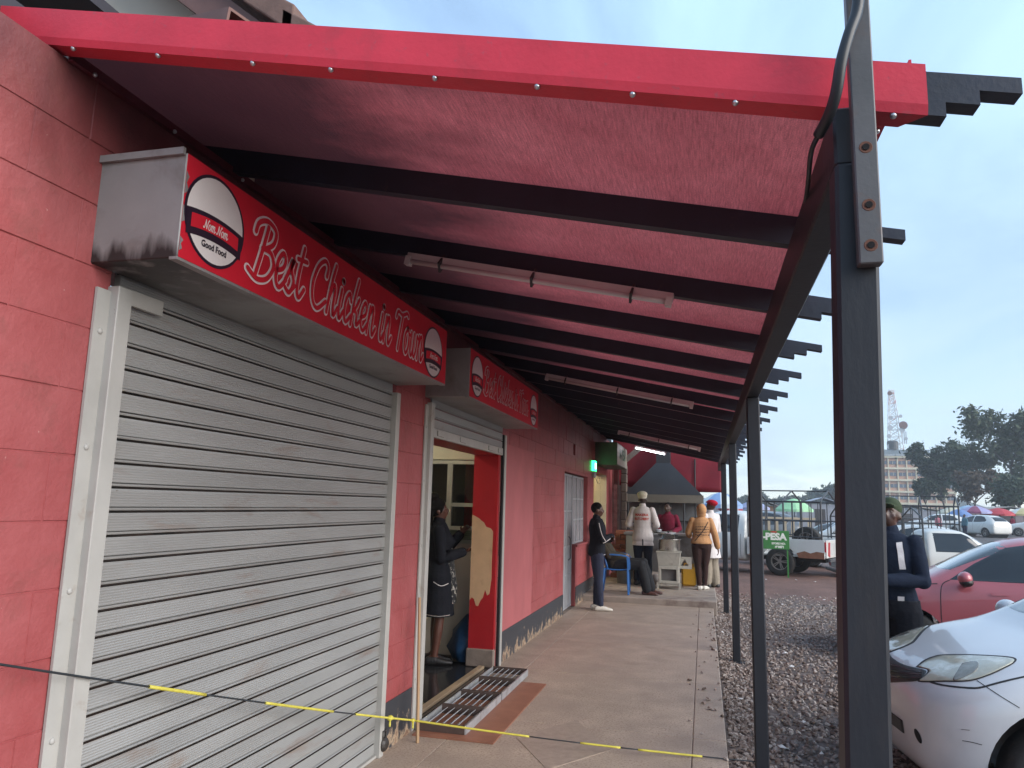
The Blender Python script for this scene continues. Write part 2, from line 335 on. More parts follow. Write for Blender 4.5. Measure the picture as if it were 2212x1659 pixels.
# ================================================================== SHOP BUILDING
XW = -2.02
def wall_mat():
    m = bpy.data.materials.new('pink_paint'); m.use_nodes = True; t = m.node_tree; N, L = t.nodes, t.links; b = N['Principled BSDF']
    g = N.new('ShaderNodeNewGeometry'); sp = N.new('ShaderNodeSeparateXYZ'); L.new(g.outputs['Position'], sp.inputs[0])
    def noise(sc, det=6, ro=0.6, stretch=None):
        n = N.new('ShaderNodeTexNoise'); n.inputs['Scale'].default_value = sc; n.inputs['Detail'].default_value = det; n.inputs['Roughness'].default_value = ro
        if stretch:
            mp = N.new('ShaderNodeMapping'); mp.inputs['Scale'].default_value = stretch; L.new(g.outputs['Position'], mp.inputs[0]); L.new(mp.outputs[0], n.inputs['Vector'])
        else: L.new(g.outputs['Position'], n.inputs['Vector'])
        return n
    n1 = noise(2.2); cr = N.new('ShaderNodeValToRGB'); cr.color_ramp.elements[0].position = 0.3; cr.color_ramp.elements[1].position = 0.75
    cr.color_ramp.elements[0].color = (0.29, 0.056, 0.057, 1); cr.color_ramp.elements[1].color = (0.39, 0.112, 0.115, 1); L.new(n1.outputs['Fac'], cr.inputs[0])
    def mixin(cur, colr, fac):
        x = N.new('ShaderNodeMixRGB'); L.new(fac, x.inputs[0]); L.new(cur, x.inputs[1]); x.inputs[2].default_value = (*colr, 1); return x.outputs[0]
    def rng(src, lo, hi, a=0.0, c=1.0):
        r = N.new('ShaderNodeMapRange'); r.inputs['From Min'].default_value = lo; r.inputs['From Max'].default_value = hi; r.inputs['To Min'].default_value = a; r.inputs['To Max'].default_value = c; L.new(src, r.inputs['Value']); return r.outputs[0]
    def mul(a, c):
        x = N.new('ShaderNodeMath'); x.operation = 'MULTIPLY'; L.new(a, x.inputs[0]); L.new(c, x.inputs[1]); return x.outputs[0]
    cur = cr.outputs[0]
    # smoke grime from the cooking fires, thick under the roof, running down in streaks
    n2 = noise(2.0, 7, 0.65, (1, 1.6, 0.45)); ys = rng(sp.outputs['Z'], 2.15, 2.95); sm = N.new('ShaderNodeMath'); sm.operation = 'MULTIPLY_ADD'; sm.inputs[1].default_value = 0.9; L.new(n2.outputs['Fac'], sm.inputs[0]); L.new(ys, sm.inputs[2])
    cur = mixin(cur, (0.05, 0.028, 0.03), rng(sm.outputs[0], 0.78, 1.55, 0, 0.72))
    # grubby smears and scuffs
    n3 = noise(5.5, 8, 0.7); cur = mixin(cur, (0.19, 0.07, 0.06), rng(n3.outputs['Fac'], 0.53, 0.74, 0, 0.6))
    n4 = noise(38, 3, 0.5); cur = mixin(cur, (0.62, 0.45, 0.4), rng(n4.outputs['Fac'], 0.76, 0.80, 0, 0.6))
    L.new(cur, b.inputs['Base Color']); L.new(rng(n1.outputs['Fac'], 0.2, 0.8, 0.38, 0.6), b.inputs['Roughness']); b.inputs['Specular IOR Level'].default_value = 0.28
    n5 = noise(26, 5, 0.6); bp = N.new('ShaderNodeBump'); bp.inputs['Strength'].default_value = 0.45; bp.inputs['Distance'].default_value = 0.012; L.new(n5.outputs['Fac'], bp.inputs['Height']); L.new(bp.outputs[0], b.inputs['Normal'])
    return m
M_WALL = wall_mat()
M_RED = pm('red_gloss', (0.42, 0.018, 0.024), 0.3, 0.12, 3, 0.1, 40, second=(0.2, 0.02, 0.02), sec_scale=4, sec_lo=0.62, sec_hi=0.8)
M_SKIRT = bpy.data.materials.new('skirting_paint'); M_SKIRT.use_nodes = True
t = M_SKIRT.node_tree; N, L = t.nodes, t.links; b = N['Principled BSDF']; b.inputs['Roughness'].default_value = 0.55
g = N.new('ShaderNodeNewGeometry'); sp = N.new('ShaderNodeSeparateXYZ'); L.new(g.outputs['Position'], sp.inputs[0])
n = N.new('ShaderNodeTexNoise'); n.inputs['Scale'].default_value = 9; n.inputs['Detail'].default_value = 8; n.inputs['Roughness'].default_value = 0.65; L.new(g.outputs['Position'], n.inputs['Vector'])
ma = N.new('ShaderNodeMath'); ma.operation = 'MULTIPLY_ADD'; ma.inputs[1].default_value = -1.1; L.new(sp.outputs['Z'], ma.inputs[0]); L.new(n.outputs['Fac'], ma.inputs[2])
cr = N.new('ShaderNodeValToRGB'); cr.color_ramp.elements[0].color = (0.035, 0.036, 0.042, 1); cr.color_ramp.elements[0].position = 0.42; cr.color_ramp.elements[1].color = (0.42, 0.31, 0.21, 1); cr.color_ramp.elements[1].position = 0.5
e = cr.color_ramp.elements.new(0.56); e.color = (0.2, 0.12, 0.08, 1); L.new(ma.outputs[0], cr.inputs[0]); L.new(cr.outputs[0], b.inputs['Base Color'])

bld = tag(empty('shop_building', (0, 0, 0)), 'long pink painted blockwork shop building with roller shuttered openings', 'building')
_bm = {}
def block_mesh(l, h):
    k = (round(l, 3), round(h, 3))
    if k in _bm: return _bm[k]
    c = 0.0025; R = lambda x, i: [(x, i, i), (x, l - i, i), (x, l - i, h - i), (x, i, h - i)]
    vs = R(-0.014, 0) + R(-0.004, 0) + R(0, c); fs = [(8, 9, 10, 11)]
    for s in (0, 4):
        for i in range(4): fs.append((s + i, s + (i + 1) % 4, s + 4 + (i + 1) % 4, s + 4 + i))
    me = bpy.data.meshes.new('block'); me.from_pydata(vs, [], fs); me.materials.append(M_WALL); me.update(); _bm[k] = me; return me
def wall_piece(y0, y1, z0, z1, holes=(), blocks=True, bz0=None):
    m = MB(); ycut = sorted({y0, y1, *[h[0] for h in holes], *[h[1] for h in holes]}); zc = sorted({z0, z1, *[h[2] for h in holes], *[h[3] for h in holes]})
    for i in range(len(ycut) - 1):
        for j in range(len(zc) - 1):
            a, c = (ycut[i] + ycut[i + 1]) / 2, (zc[j] + zc[j + 1]) / 2
            if any(h[0] < a < h[1] and h[2] < c < h[3] for h in holes): continue
            m.box(XW - 0.27, XW - 0.005, ycut[i], ycut[i + 1], zc[j], zc[j + 1])
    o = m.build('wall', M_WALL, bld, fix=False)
    if not blocks: return o
    H, Lb, gp = 0.215, 0.43, 0.003
    r = 0; z = 0.0
    while z < z1 - 1e-3:
        za, zb = max(z, z0 if bz0 is None else bz0), min(z + H, z1)
        if zb - za > 0.03:
            yk = math.floor((y0) / Lb) * Lb - (Lb / 2 if r % 2 else 0)
            while yk < y1:
                ya, yb = max(yk, y0), min(yk + Lb, y1)
                if yb - ya > 0.02 and not any(h[0] - 0.01 < (ya + yb) / 2 < h[1] + 0.01 and h[2] - 0.02 < (za + zb) / 2 < h[3] + 0.02 for h in holes):
                    b = bpy.data.objects.new('block', block_mesh(yb - ya - gp, zb - za - gp)); COL.objects.link(b); b.parent = o
                    b.location = (XW + random.uniform(-0.003, 0.001), ya + gp / 2, za + gp / 2)
                yk += Lb
        z += H; r += 1
    return o
WTOP = 3.02
wall_piece(0.2, 2.1, 0, WTOP)
wall_piece(2.1, 4.64, 2.42, WTOP, blocks=False)
wall_piece(4.64, 5.3, 0, WTOP)
wall_piece(5.3, 7.4, 2.11, WTOP, blocks=False)
vents = [(8.15, 8.45, 2.3, 2.45), (11.62, 12.05, 2.4, 2.62)]
wall_piece(7.4, 11.08, 0, WTOP, holes=vents[:1])
wall_piece(11.08, 13.42, 2.1, WTOP, holes=vents[1:])
wall_piece(12.14, 13.42, 0, 0.95)
wall_piece(13.42, 14.15, 0, WTOP)
wall_piece(14.15, 16.2, 2.25, WTOP, blocks=False)
wall_piece(16.2, 19.0, 0, WTOP, blocks=False)
wall_piece(-1.4, 0.2, 0, WTOP, blocks=False)
for v in vents:      # airbrick openings
    MB().box(XW - 0.2, XW - 0.19, v[0], v[1], v[2], v[3]).build('vent_back', pm('vent_dark', (0.012, 0.01, 0.01), 0.9), bld)
def skirting(y0, y1):
    m = MB(); m.box(XW - 0.01, XW + 0.006, y0, y1, 0.0, 0.3); m.build('skirting', M_SKIRT, bld)
skirting(4.69, 5.17); skirting(7.52, 11.06); skirting(12.16, 14.12); skirting(0.2, 2.02)
# smooth plaster panel on the long wall
m = MB(); m.box(XW - 0.003, XW + 0.004, 7.53, 8.95, 0.302, 2.22); m.build('plaster_panel', pm('panel_pink', (0.40, 0.115, 0.12), 0.55, 0.14, 2.5, 0.2, 30, spec=0.3, second=(0.35, 0.098, 0.102), sec_scale=2.2, sec_lo=0.5, sec_hi=0.75, third=(0.26, 0.09, 0.09), th_scale=5, th_lo=0.62, th_hi=0.8, stretch=(1, 1, 0.6)), bld)
# --- room behind the open doorway
M_FLOORD = pm('dark_tile', (0.02, 0.021, 0.024), 0.12, 0.2, 5, second=(0.05, 0.045, 0.04), sec_scale=3, sec_lo=0.6, sec_hi=0.75)
M_CREAM = pm('cream_wall', (0.62, 0.58, 0.44), 0.6, 0.1, 3)
M_DARKW = pm('kitchen_wall', (0.10, 0.10, 0.11), 0.5, 0.2, 3)
M_ALU = pm('aluminium_frame', (0.55, 0.54, 0.47), 0.4, 0.1, 10, metal=0.4)
M_GLASS = pm('window_glass', (0.85, 0.9, 0.9), 0.04, 0.02, 2, trans=1.0, spec=0.6)
m = MB(); m.box(-5.2, XW - 0.02, 4.7, 9.4, -0.06, -0.004); m.build('room_floor', M_FLOORD, bld)
m = MB(); m.box(-5.2, XW - 0.28, 4.7, 9.4, 2.7, 2.75); m.build('room_ceiling', M_CREAM, bld)
m = MB(); m.box(-5.25, -5.2, 4.7, 9.4, 0, 2.7); m.box(-5.2, XW - 0.28, 9.4, 9.45, 0, 2.7); m.box(-5.2, XW - 0.28, 4.65, 4.7, 0, 2.7); m.build('room_wall', M_CREAM, bld)
YP = 7.78
m = MB(); m.box(-5.2, XW - 0.28, YP, YP + 0.1, 0.0, 1.16); m.build('counter_front', pm('counter_laminate', (0.60, 0.53, 0.45), 0.45, 0.1, 2), bld)
m = MB(); m.box(-5.2, XW - 0.28, YP - 0.03, YP + 0.34, 1.16, 1.19); m.build('counter_top', pm('steel_top', (0.45, 0.47, 0.42), 0.3, 0.1, 6, metal=0.6), bld)
m = MB(); m.box(-5.2, XW - 0.28, YP, YP + 0.1, 2.06, 2.7); m.build('bulkhead', M_CREAM, bld)
for z in (1.32, 1.57, 2.03):
    m = MB(); m.box(-5.2, XW - 0.28, YP, YP + 0.05, z - 0.02, z + 0.02); m.build('window_rail', M_ALU, bld)
for x in (-2.36, -2.70, -3.6):
    m = MB(); m.box(x - 0.03, x + 0.03, YP + 0.003, YP + 0.047, 1.34, 2.01); m.build('window_mullion', M_ALU, bld)
for a, c in ((-2.67, -2.39), (-3.57, -2.73)):
    for z0, z1 in ((1.34, 1.55), (1.59, 2.01)):
        m = MB(); m.box(a, c, YP + 0.022, YP + 0.028, z0, z1); m.build('window_pane', M_GLASS, bld)
m = MB(); m.box(-2.72, -2.58, 8.4, 8.45, 0.9, 2.3); m.build('red_door_panel', M_RED, bld)
m = MB(); m.box(-5.2, -2.8, 8.9, 8.92, 0, 2.7); m.box(-2.45, -2.3, 8.9, 8.92, 0, 2.7); m.build('kitchen_wall', M_DARKW, bld)
for i in range(5):
    m = MB(); m.box(-3.0, -2.4, YP + 0.12, YP + 0.3, 1.192 + 0.02 * i, 1.207 + 0.02 * i); m.build('tray_edge', pm('tray_plastic', (0.3, 0.36, 0.25), 0.4), bld)
# reveals of the doorway: red gloss paint, peeled back to beige plaster on the far jamb
m = MB(); m.box(XW - 0.272, XW - 0.012, 7.355, 7.399, 0.17, 2.11); jamb = m.build('far_jamb', M_RED, bld)
m = MB(); m.box(XW - 0.29, XW - 0.002, 7.335, 7.399, -0.003, 0.17, 0.01); m.build('jamb_plinth', M_CONC, bld)
rr = random.Random(5); top = [(XW - 0.272 + 0.225 * i / 9, 1.47 - 0.16 * (i / 9) ** 1.2 + rr.uniform(-0.014, 0.014)) for i in range(10)]
bot = [(XW - 0.272 + 0.205 * i / 9, 0.62 + 0.05 * math.sin(i * 1.3) + (0.11 if i > 6 else 0) + rr.uniform(-0.012, 0.012)) for i in range(10)][::-1]
m = MB(); m.prism(top + [(XW - 0.052, 1.0), (XW - 0.05, 0.85)] + bot, 7.3515, 7.356, 'Y'); m.build('peeled_patch', pm('bare_plaster', (0.60, 0.38, 0.22), 0.7, 0.12, 6, 0.1, 40, second=(0.42, 0.25, 0.14), sec_scale=7, sec_lo=0.63, sec_hi=0.8), bld)
m = MB(); m.box(XW - 0.27, XW - 0.013, 5.3, 7.354, 2.085, 2.108); m.build('door_soffit', M_RED, bld)
m = MB(); m.box(XW - 0.26, XW - 0.06, 5.302, 5.312, 0.0, 2.085); m.build('near_jamb', M_RED, bld)
m = MB(); m.box(-2.16, -2.1, 5.42, 7.3, -0.004, 0.024, 0.004); m.build('threshold_strip', pm('worn_wood', (0.30, 0.22, 0.14), 0.7, 0.25, 9, 0.2, 50, stretch=(1, 0.2, 1)), bld)
# --- grey steel double door with panes, further along
M_GREYD = pm('grey_door_paint', (0.30, 0.31, 0.33), 0.45, 0.15, 5, 0.1, 30, second=(0.14, 0.11, 0.1), sec_scale=6, sec_lo=0.62, sec_hi=0.78)
M_PANEG = pm('frosted_pane', (0.33, 0.32, 0.34), 0.25, 0.12, 3)
XD = XW - 0.06
def framed(name, y0, y1, z0, z1, ysp, zsp, parent, pane, mid=None):
    d = MB(); th = 0.03; d.box(XD - 0.02, XD, y0, y0 + th, z0, z1); d.box(XD - 0.02, XD, y1 - th, y1, z0, z1); d.box(XD - 0.02, XD, y0 + th, y1 - th, z0, z0 + th); d.box(XD - 0.02, XD, y0 + th, y1 - th, z1 - th, z1)
    f = d.build(name, M_GREYD, parent)
    for y in ysp: MB().box(XD - 0.018, XD + 0.006, y - 0.012, y + 0.012, z0 + th, z1 - th).build('glazing_bar', M_GREYD, f)
    for z in zsp: MB().box(XD - 0.018, XD + 0.004, y0 + th, y1 - th, z - 0.012, z + 0.012).build('glazing_bar', M_GREYD, f)
    yy = [y0 + th] + list(ysp) + [y1 - th]; zz = [z0 + th] + list(zsp) + [z1 - th]
    for i in range(len(yy) - 1):
        for j in range(len(zz) - 1): MB().box(XD - 0.014, XD - 0.008, yy[i] + .001, yy[i + 1] - .001, zz[j] + .001, zz[j + 1] - .001).build('door_pane', pane if zz[j] > 0.9 else M_GREYD, f)
    return f
framed('door_leaf', 11.1, 11.62, 0.015, 2.08, [], [0.52, 0.95, 1.5], bld, M_PANEG)
framed('door_leaf', 11.63, 12.12, 0.015, 2.08, [], [0.52, 0.95, 1.5], bld, M_PANEG)
framed('window', 12.15, 13.3, 0.97, 2.08, [12.55, 12.95], [1.36, 1.7], bld, M_PANEG)
m = MB(); m.tube([(XW - 0.03, 11.66, 0.75), (XW + 0.0, 11.66, 0.78), (XW + 0.0, 11.66, 1.08), (XW - 0.03, 11.66, 1.11)], 0.009, 8); m.build('door_handle', pm('dark_iron', (0.03, 0.028, 0.03), 0.5), bld)
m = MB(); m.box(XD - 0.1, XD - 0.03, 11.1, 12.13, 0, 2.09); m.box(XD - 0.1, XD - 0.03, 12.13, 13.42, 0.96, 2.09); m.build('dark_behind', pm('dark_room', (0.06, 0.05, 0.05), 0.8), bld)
m = MB(); m.box(XW - 0.06, XW + 0.03, 12.15, 13.42, 0.93, 0.965, 0.006); m.build('window_sill', M_WALL, bld)
# --- kitchen doorway lit from inside: pale tiles
m = MB(); m.box(-3.4, -3.36, 13.6, 17.5, 0, 2.7); m.box(-3.4, XW - 0.28, 17.0, 17.04, 0, 2.7); m.box(-3.4, XW - 0.28, 13.6, 13.64, 0, 2.7); m.box(-3.4, XW - 0.28, 13.6, 17.0, 2.6, 2.64); m.build('kitchen_room', M_CREAM, bld)
M_TILE = pm('glazed_tile', (0.68, 0.62, 0.46), 0.2, 0.06, 3, rnd=0.06)
for i in range(7):
    for j in range(2):
        m = MB(); z = 0.12 + 0.3 * i; m.box(XW - 0.26 + 0.125 * j, XW - 0.26 + 0.122 * (j + 1) , 16.175, 16.198, z, z + 0.296, 0.003); m.build('wall_tile', M_TILE, bld)
m = MB(); m.box(XW - 0.27, XW - 0.02, 16.19, 16.2, 0.1, 2.25); m.build('tile_bed', M_CREAM, bld)
m = MB(); m.tube([(-2.75, 15.4, 2.45), (-2.75, 16.4, 2.45)], 0.018, 10); m.build('kitchen_tube_lamp', pm('warm_lamp', (1, 0.9, 0.7), 0.4, emit=((1.0, 0.85, 0.55), 22.0)), bld)

MB().box(-2.3, -2.26, -1.4, 19.0, 2.95, 3.26).build('eave_infill', pm('dark_soffit', (0.03, 0.03, 0.04), 0.7), bld)
m = MB(); m.tube([(-3.2, 6.3, 2.66), (-3.2, 7.4, 2.66)], 0.016, 10); m.build('room_tube_lamp', pm('room_lamp', (1, 1, 0.9), 0.4, emit=((1.0, 0.97, 0.82), 20.0)), bld)
# ---- roof of the main building: tiled, its gable verge shows above the veranda fascia
M_TILER = pm('roof_tile', (0.17, 0.105, 0.085), 0.8, 0.3, 8, 0.3, 40)
M_BROWN = pm('brown_timber', (0.17, 0.085, 0.07), 0.6, 0.2, 8)
EV, SLP = (-1.50, 3.46), 0.86          # eave point (X, Z) and slope
def rz_(x): return EV[1] + (EV[0] - x) * SLP
m = MB(); m.prism([(EV[0] + 0.02, rz_(EV[0]) - 0.02), (-6.2, rz_(-6.2)), (-6.2, rz_(-6.2) - 0.08), (EV[0] + 0.02, rz_(EV[0]) - 0.1)], 2.62, 19.0, 'Y'); roofm = m.build('tiled_roof', M_TILER, bld)
for i in range(18):        # verge tiles, overlapping downhill
    x1 = EV[0] + 0.06 - 0.2 * i; x0 = x1 - 0.26
    m = MB(); m.add([(x0, 2.5, rz_(x0) + 0.02), (x1, 2.5, rz_(x1) + 0.075), (x1, 2.86, rz_(x1) + 0.075), (x0, 2.86, rz_(x0) + 0.02), (x0, 2.5, rz_(x0) - 0.09), (x1, 2.5, rz_(x1) - 0.06), (x1, 2.86, rz_(x1) - 0.0), (x0, 2.86, rz_(x0) - 0.0)],
                  [(0, 1, 2, 3), (0, 4, 5, 1), (1, 5, 6, 2), (4, 7, 6, 5), (3, 2, 6, 7), (0, 3, 7, 4)])
    m.build('verge_tile', M_TILER, roofm, bevel=0.02)
m = MB(); m.prism([(EV[0] - 0.22, rz_(EV[0] - .22) - 0.12), (-6.2, rz_(-6.2) - 0.1), (-6.2, 3.0), (XW - 0.02, 3.0), (XW - 0.02, 3.3)], 2.8, 2.9, 'Y'); m.build('gable_wall', pm('cream_gable', (0.62, 0.52, 0.42), 0.7, 0.08, 3), bld)
m = MB(); m.bar((-1.68, 2.58, 3.42), (-2.75, 2.62, 4.3), 0.03, 0.07); m.build('barge_board', M_BROWN, bld)
m = MB()       # open ended rectangular steel section poking out of the gable
for (a, c) in (((0.07, 0), (0.006, 0.05)), ((-0.07, 0), (0.006, 0.05)), ((0, 0.045), (0.064, 0.006)), ((0, -0.045), (0.064, 0.006))):
    p = Vector((-1.84, 2.44, 3.53)); q = Vector((-2.95, 2.75, 3.72)); d = (q - p).normalized(); sd = d.cross(Vector((0, 0, 1))).normalized(); u = sd.cross(d)
    m.bar(p + sd * a[0] + u * a[1], q + sd * a[0] + u * a[1], c[0], c[1])
m.build('steel_tie_beam', M_BROWN, bld)
m = MB(); m.prism([(-2.38, 3.62), (-6.2, 4.0), (-6.2, 3.95), (-2.38, 3.57)], 1.9, 2.7, 'Y'); m.build('eave_soffit', pm('dark_soffit', (0.03, 0.03, 0.04), 0.7), bld)

# ================================================================== VERANDA ROOF
SL = 0.21
def zs(x): return 2.735 - SL * (x + 0.078)         # underside of the red sheet
YF, DP, NP = 1.75, 0.945, 16
XE, XT = 0.47, 0.70
ver = tag(empty('veranda_roof', (0, 1.75, 0)), 'red sheet veranda roof on dark purlins along the shop front', 'roof')
ver.location = (0, 0, 0)
M_SHEET = bpy.data.materials.new('red_sheet'); M_SHEET.use_nodes = True
t = M_SHEET.node_tree; N, L = t.nodes, t.links; b = N['Principled BSDF']; b.inputs['Roughness'].default_value = 0.5
g = N.new('ShaderNodeNewGeometry')
def nz_(sc, det=6, ro=0.6, st=(1, 1, 1)):
    mp = N.new('ShaderNodeMapping'); mp.inputs['Scale'].default_value = st; L.new(g.outputs['Position'], mp.inputs[0])
    n = N.new('ShaderNodeTexNoise'); n.inputs['Scale'].default_value = sc; n.inputs['Detail'].default_value = det; n.inputs['Roughness'].default_value = ro; L.new(mp.outputs[0], n.inputs['Vector']); return n
n1 = nz_(1.6, 8, 0.65); n2 = nz_(190, 3, 0.6, (1, 0.07, 1)); n2b = nz_(260, 2, 0.5); n3 = nz_(2.4, 7, 0.6, (0.5, 1, 1))
c1 = N.new('ShaderNodeValToRGB'); c1.color_ramp.elements[0].color = (0.38, 0.08, 0.098, 1); c1.color_ramp.elements[1].color = (0.56, 0.16, 0.18, 1); c1.color_ramp.elements[0].position = 0.3; c1.color_ramp.elements[1].position = 0.7; L.new(n1.outputs['Fac'], c1.inputs[0])
c2 = N.new('ShaderNodeMixRGB'); c2.blend_type = 'MULTIPLY'; c2.inputs[0].default_value = 0.85; L.new(c1.outputs[0], c2.inputs[1])
r2 = N.new('ShaderNodeMapRange'); r2.inputs['From Min'].default_value = 0.3; r2.inputs['From Max'].default_value = 0.7; r2.inputs['To Min'].default_value = 0.35; r2.inputs['To Max'].default_value = 1.6; av = N.new('ShaderNodeMath'); av.operation = 'MULTIPLY_ADD'; av.inputs[1].default_value = 0.5; L.new(n2.outputs['Fac'], av.inputs[0]); ah = N.new('ShaderNodeMath'); ah.operation = 'MULTIPLY'; ah.inputs[1].default_value = 0.5; L.new(n2b.outputs['Fac'], ah.inputs[0]); L.new(ah.outputs[0], av.inputs[2]); L.new(av.outputs[0], r2.inputs['Value']); L.new(r2.outputs[0], c2.inputs[2])
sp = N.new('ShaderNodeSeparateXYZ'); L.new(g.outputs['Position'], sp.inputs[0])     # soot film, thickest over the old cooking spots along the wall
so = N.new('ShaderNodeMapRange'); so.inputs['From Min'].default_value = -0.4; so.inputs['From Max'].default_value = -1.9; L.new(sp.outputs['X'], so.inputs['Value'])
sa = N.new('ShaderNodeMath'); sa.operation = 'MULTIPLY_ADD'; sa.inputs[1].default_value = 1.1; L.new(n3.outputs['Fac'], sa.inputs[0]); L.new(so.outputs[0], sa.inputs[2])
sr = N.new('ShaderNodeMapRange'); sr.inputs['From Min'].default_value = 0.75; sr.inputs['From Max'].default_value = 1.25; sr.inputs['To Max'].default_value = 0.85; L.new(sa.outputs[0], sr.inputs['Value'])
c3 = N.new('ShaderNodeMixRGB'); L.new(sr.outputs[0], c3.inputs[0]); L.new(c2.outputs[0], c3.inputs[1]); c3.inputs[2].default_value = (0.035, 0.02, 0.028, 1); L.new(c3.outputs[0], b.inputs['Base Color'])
bp = N.new('ShaderNodeBump'); bp.inputs['Strength'].default_value = 0.35; bp.inputs['Distance'].default_value = 0.01; L.new(n2.outputs['Fac'], bp.inputs['Height']); L.new(bp.outputs[0], b.inputs['Normal'])
YEND = YF + DP * (NP - 1) + 0.15
m = MB(); xa = -2.25
m.quad((xa, YF, zs(xa)), (XE, YF, zs(XE)), (XE, YEND, zs(XE)), (xa, YEND, zs(xa))); m.build('roof_sheet', M_SHEET, ver, fix=False)
tr_ = N.new('ShaderNodeBsdfTranslucent'); L.new(c3.outputs[0], tr_.inputs[0]); mxs = N.new('ShaderNodeMixShader'); mxs.inputs[0].default_value = 0.22; L.new(b.outputs[0], mxs.inputs[1]); L.new(tr_.outputs[0], mxs.inputs[2]); L.new(mxs.outputs[0], N['Material Output'].inputs[0])
M_PURL = pm('purlin_paint', (0.012, 0.017, 0.032), 0.55, 0.25, 6, 0.15, 40, second=(0.09, 0.05, 0.045), sec_scale=5, sec_lo=0.66, sec_hi=0.8)
def purlin_mesh():
    m = MB(); T = lambda x, d: (x, zs(x) - 0.002 - d)
    poly = [(-2.26, zs(-2.26) - 0.002), T(XT, 0), T(XT, 0.038), T(XT - 0.085, 0.038), T(XT - 0.085, 0.073), T(XT - 0.155, 0.073), T(XT - 0.155, 0.108), (-2.26, zs(-2.26) - 0.110)]
    m.prism(poly, -0.025, 0.025, 'Y'); return m.mesh('purlin')
pme = purlin_mesh()
for i in range(NP):
    o = link('purlin', pme, M_PURL, ver); o.location = (random.uniform(-0.012, 0.012), YF + 0.03 + DP * i, random.uniform(-0.002, 0.0)); 
# red fascia capping on the first purlin
M_FASC = pm('red_fascia', (0.60, 0.042, 0.07), 0.45, 0.16, 4, 0.12, 60, spec=0.3, second=(0.45, 0.045, 0.065), sec_scale=3.5, sec_lo=0.55, sec_hi=0.72, third=(0.3, 0.1, 0.12), th_scale=30, th_lo=0.62, th_hi=0.8)
m = MB(); xb = XE + 0.04
m.add([(-2.6, YF - 0.002, zs(-2.6) + 0.012), (xb, YF - 0.002, zs(xb) + 0.012), (xb, YF - 0.002, zs(xb) - 0.088), (-2.6, YF - 0.002, zs(-2.6) - 0.088),
       (-2.6, YF + 0.1, zs(-2.6) + 0.012), (xb, YF + 0.1, zs(xb) + 0.012), (xb, YF + 0.004, zs(xb) - 0.112), (-2.6, YF + 0.004, zs(-2.6) - 0.112), (xb - 0.05, YF + 0.06, zs(xb - .05) - 0.117), (-2.6, YF + 0.06, zs(-2.6) - 0.117)],
      [(0, 1, 2, 3), (0, 4, 5, 1), (3, 2, 6, 7), (7, 6, 8, 9)]); m.build('fascia_capping', M_FASC, ver)
m = MB()
m.prism([(XE - 0.03, zs(XE) - 0.004), (XE + 0.012, zs(XE) - 0.004), (XE + 0.012, zs(XE) + 0.02), (XE + 0.006, zs(XE) + 0.02), (XE + 0.006, zs(XE) - 0.001), (XE - 0.03, zs(XE) - 0.001)], YF, YEND, 'Y'); m.build('edge_trim', M_FASC, ver)
m = MB(); m.prism([(XW + 0.001, zs(XW) - 0.135), (XW + 0.022, zs(XW) - 0.135), (XW + 0.022, zs(XW) - 0.131), (XW + 0.006, zs(XW) - 0.131), (XW + 0.006, zs(XW) - 0.09), (XW + 0.001, zs(XW) - 0.09)], YF + 0.06, YEND, 'Y'); m.build('wall_trim', pm('sooty_red', (0.11, 0.014, 0.022), 0.5, 0.3, 6), ver)
M_SCREW = pm('screw_zinc', (0.55, 0.56, 0.58), 0.3, 0.1, 30, metal=0.9)
sm_ = MB(); sm_.sphere((0, 0, 0), 0.0085, 8, 5); sme = sm_.mesh('screw'); sme.materials.append(M_SCREW); sme.polygons.foreach_set('use_smooth', [True] * len(sme.polygons))
def screw(x, y, z): o = bpy.data.objects.new('screw', sme); COL.objects.link(o); o.parent = ver; o.location = (x, y, z)
for x in (-1.95, -1.62, -1.28, -1.02, -0.7, -0.41, -0.16, 0.09, 0.36, 0.44): screw(x, YF + 0.012, zs(x) - 0.115)
for i in range(NP - 1):
    for d in (0.3, 0.62): screw(XE - 0.005, YF + DP * (i + d), zs(XE) - 0.008)
for d in (0.15, 0.55, 1.0): screw(XW + 0.024, YF + d, zs(XW) - 0.132)
# longitudinal beam on the posts
ZB0, ZB1 = 2.37, 2.50
M_POST = pm('post_steel', (0.018, 0.02, 0.026), 0.5, 0.25, 5, 0.12, 50, spec=0.35, second=(0.035, 0.032, 0.034), sec_scale=4, sec_lo=0.58, sec_hi=0.75, third=(0.08, 0.045, 0.032), th_scale=14, th_lo=0.7, th_hi=0.8, stretch=(1, 1, 0.35))
m = MB(); m.box(0.298, 0.382, 1.695, YEND - 0.1, ZB0, ZB1 + 0.01, 0.006); m.build('edge_beam', M_POST, ver)
POSTS = [1.72, 5.35, 9.2, 13.25]
plab = ['nearest thick dark steel veranda post, the one in front of the silver car', 'second dark steel veranda post counting from the camera', 'third dark steel veranda post, standing in the gravel', 'far dark steel veranda post next to the raised platform']
for y, lb in zip(POSTS, plab):
    p = tag(empty('veranda_post', (0.34, y, G0)), lb, 'post', 'veranda posts')
    if y < 2: p.location.x = 0.277; p.rotation_euler = (0, 0.0245, 0)      # the near post leans a little
    m = MB(); m.box(-0.043, 0.043, -0.043, 0.043, 0.0, ZB0 - G0 - 0.002, 0.008); m.build('shaft', M_POST, p)
    m = MB(); m.box(-0.09, 0.09, -0.09, 0.09, -0.02, 0.012, 0.003); m.build('base_plate', M_POST, p)
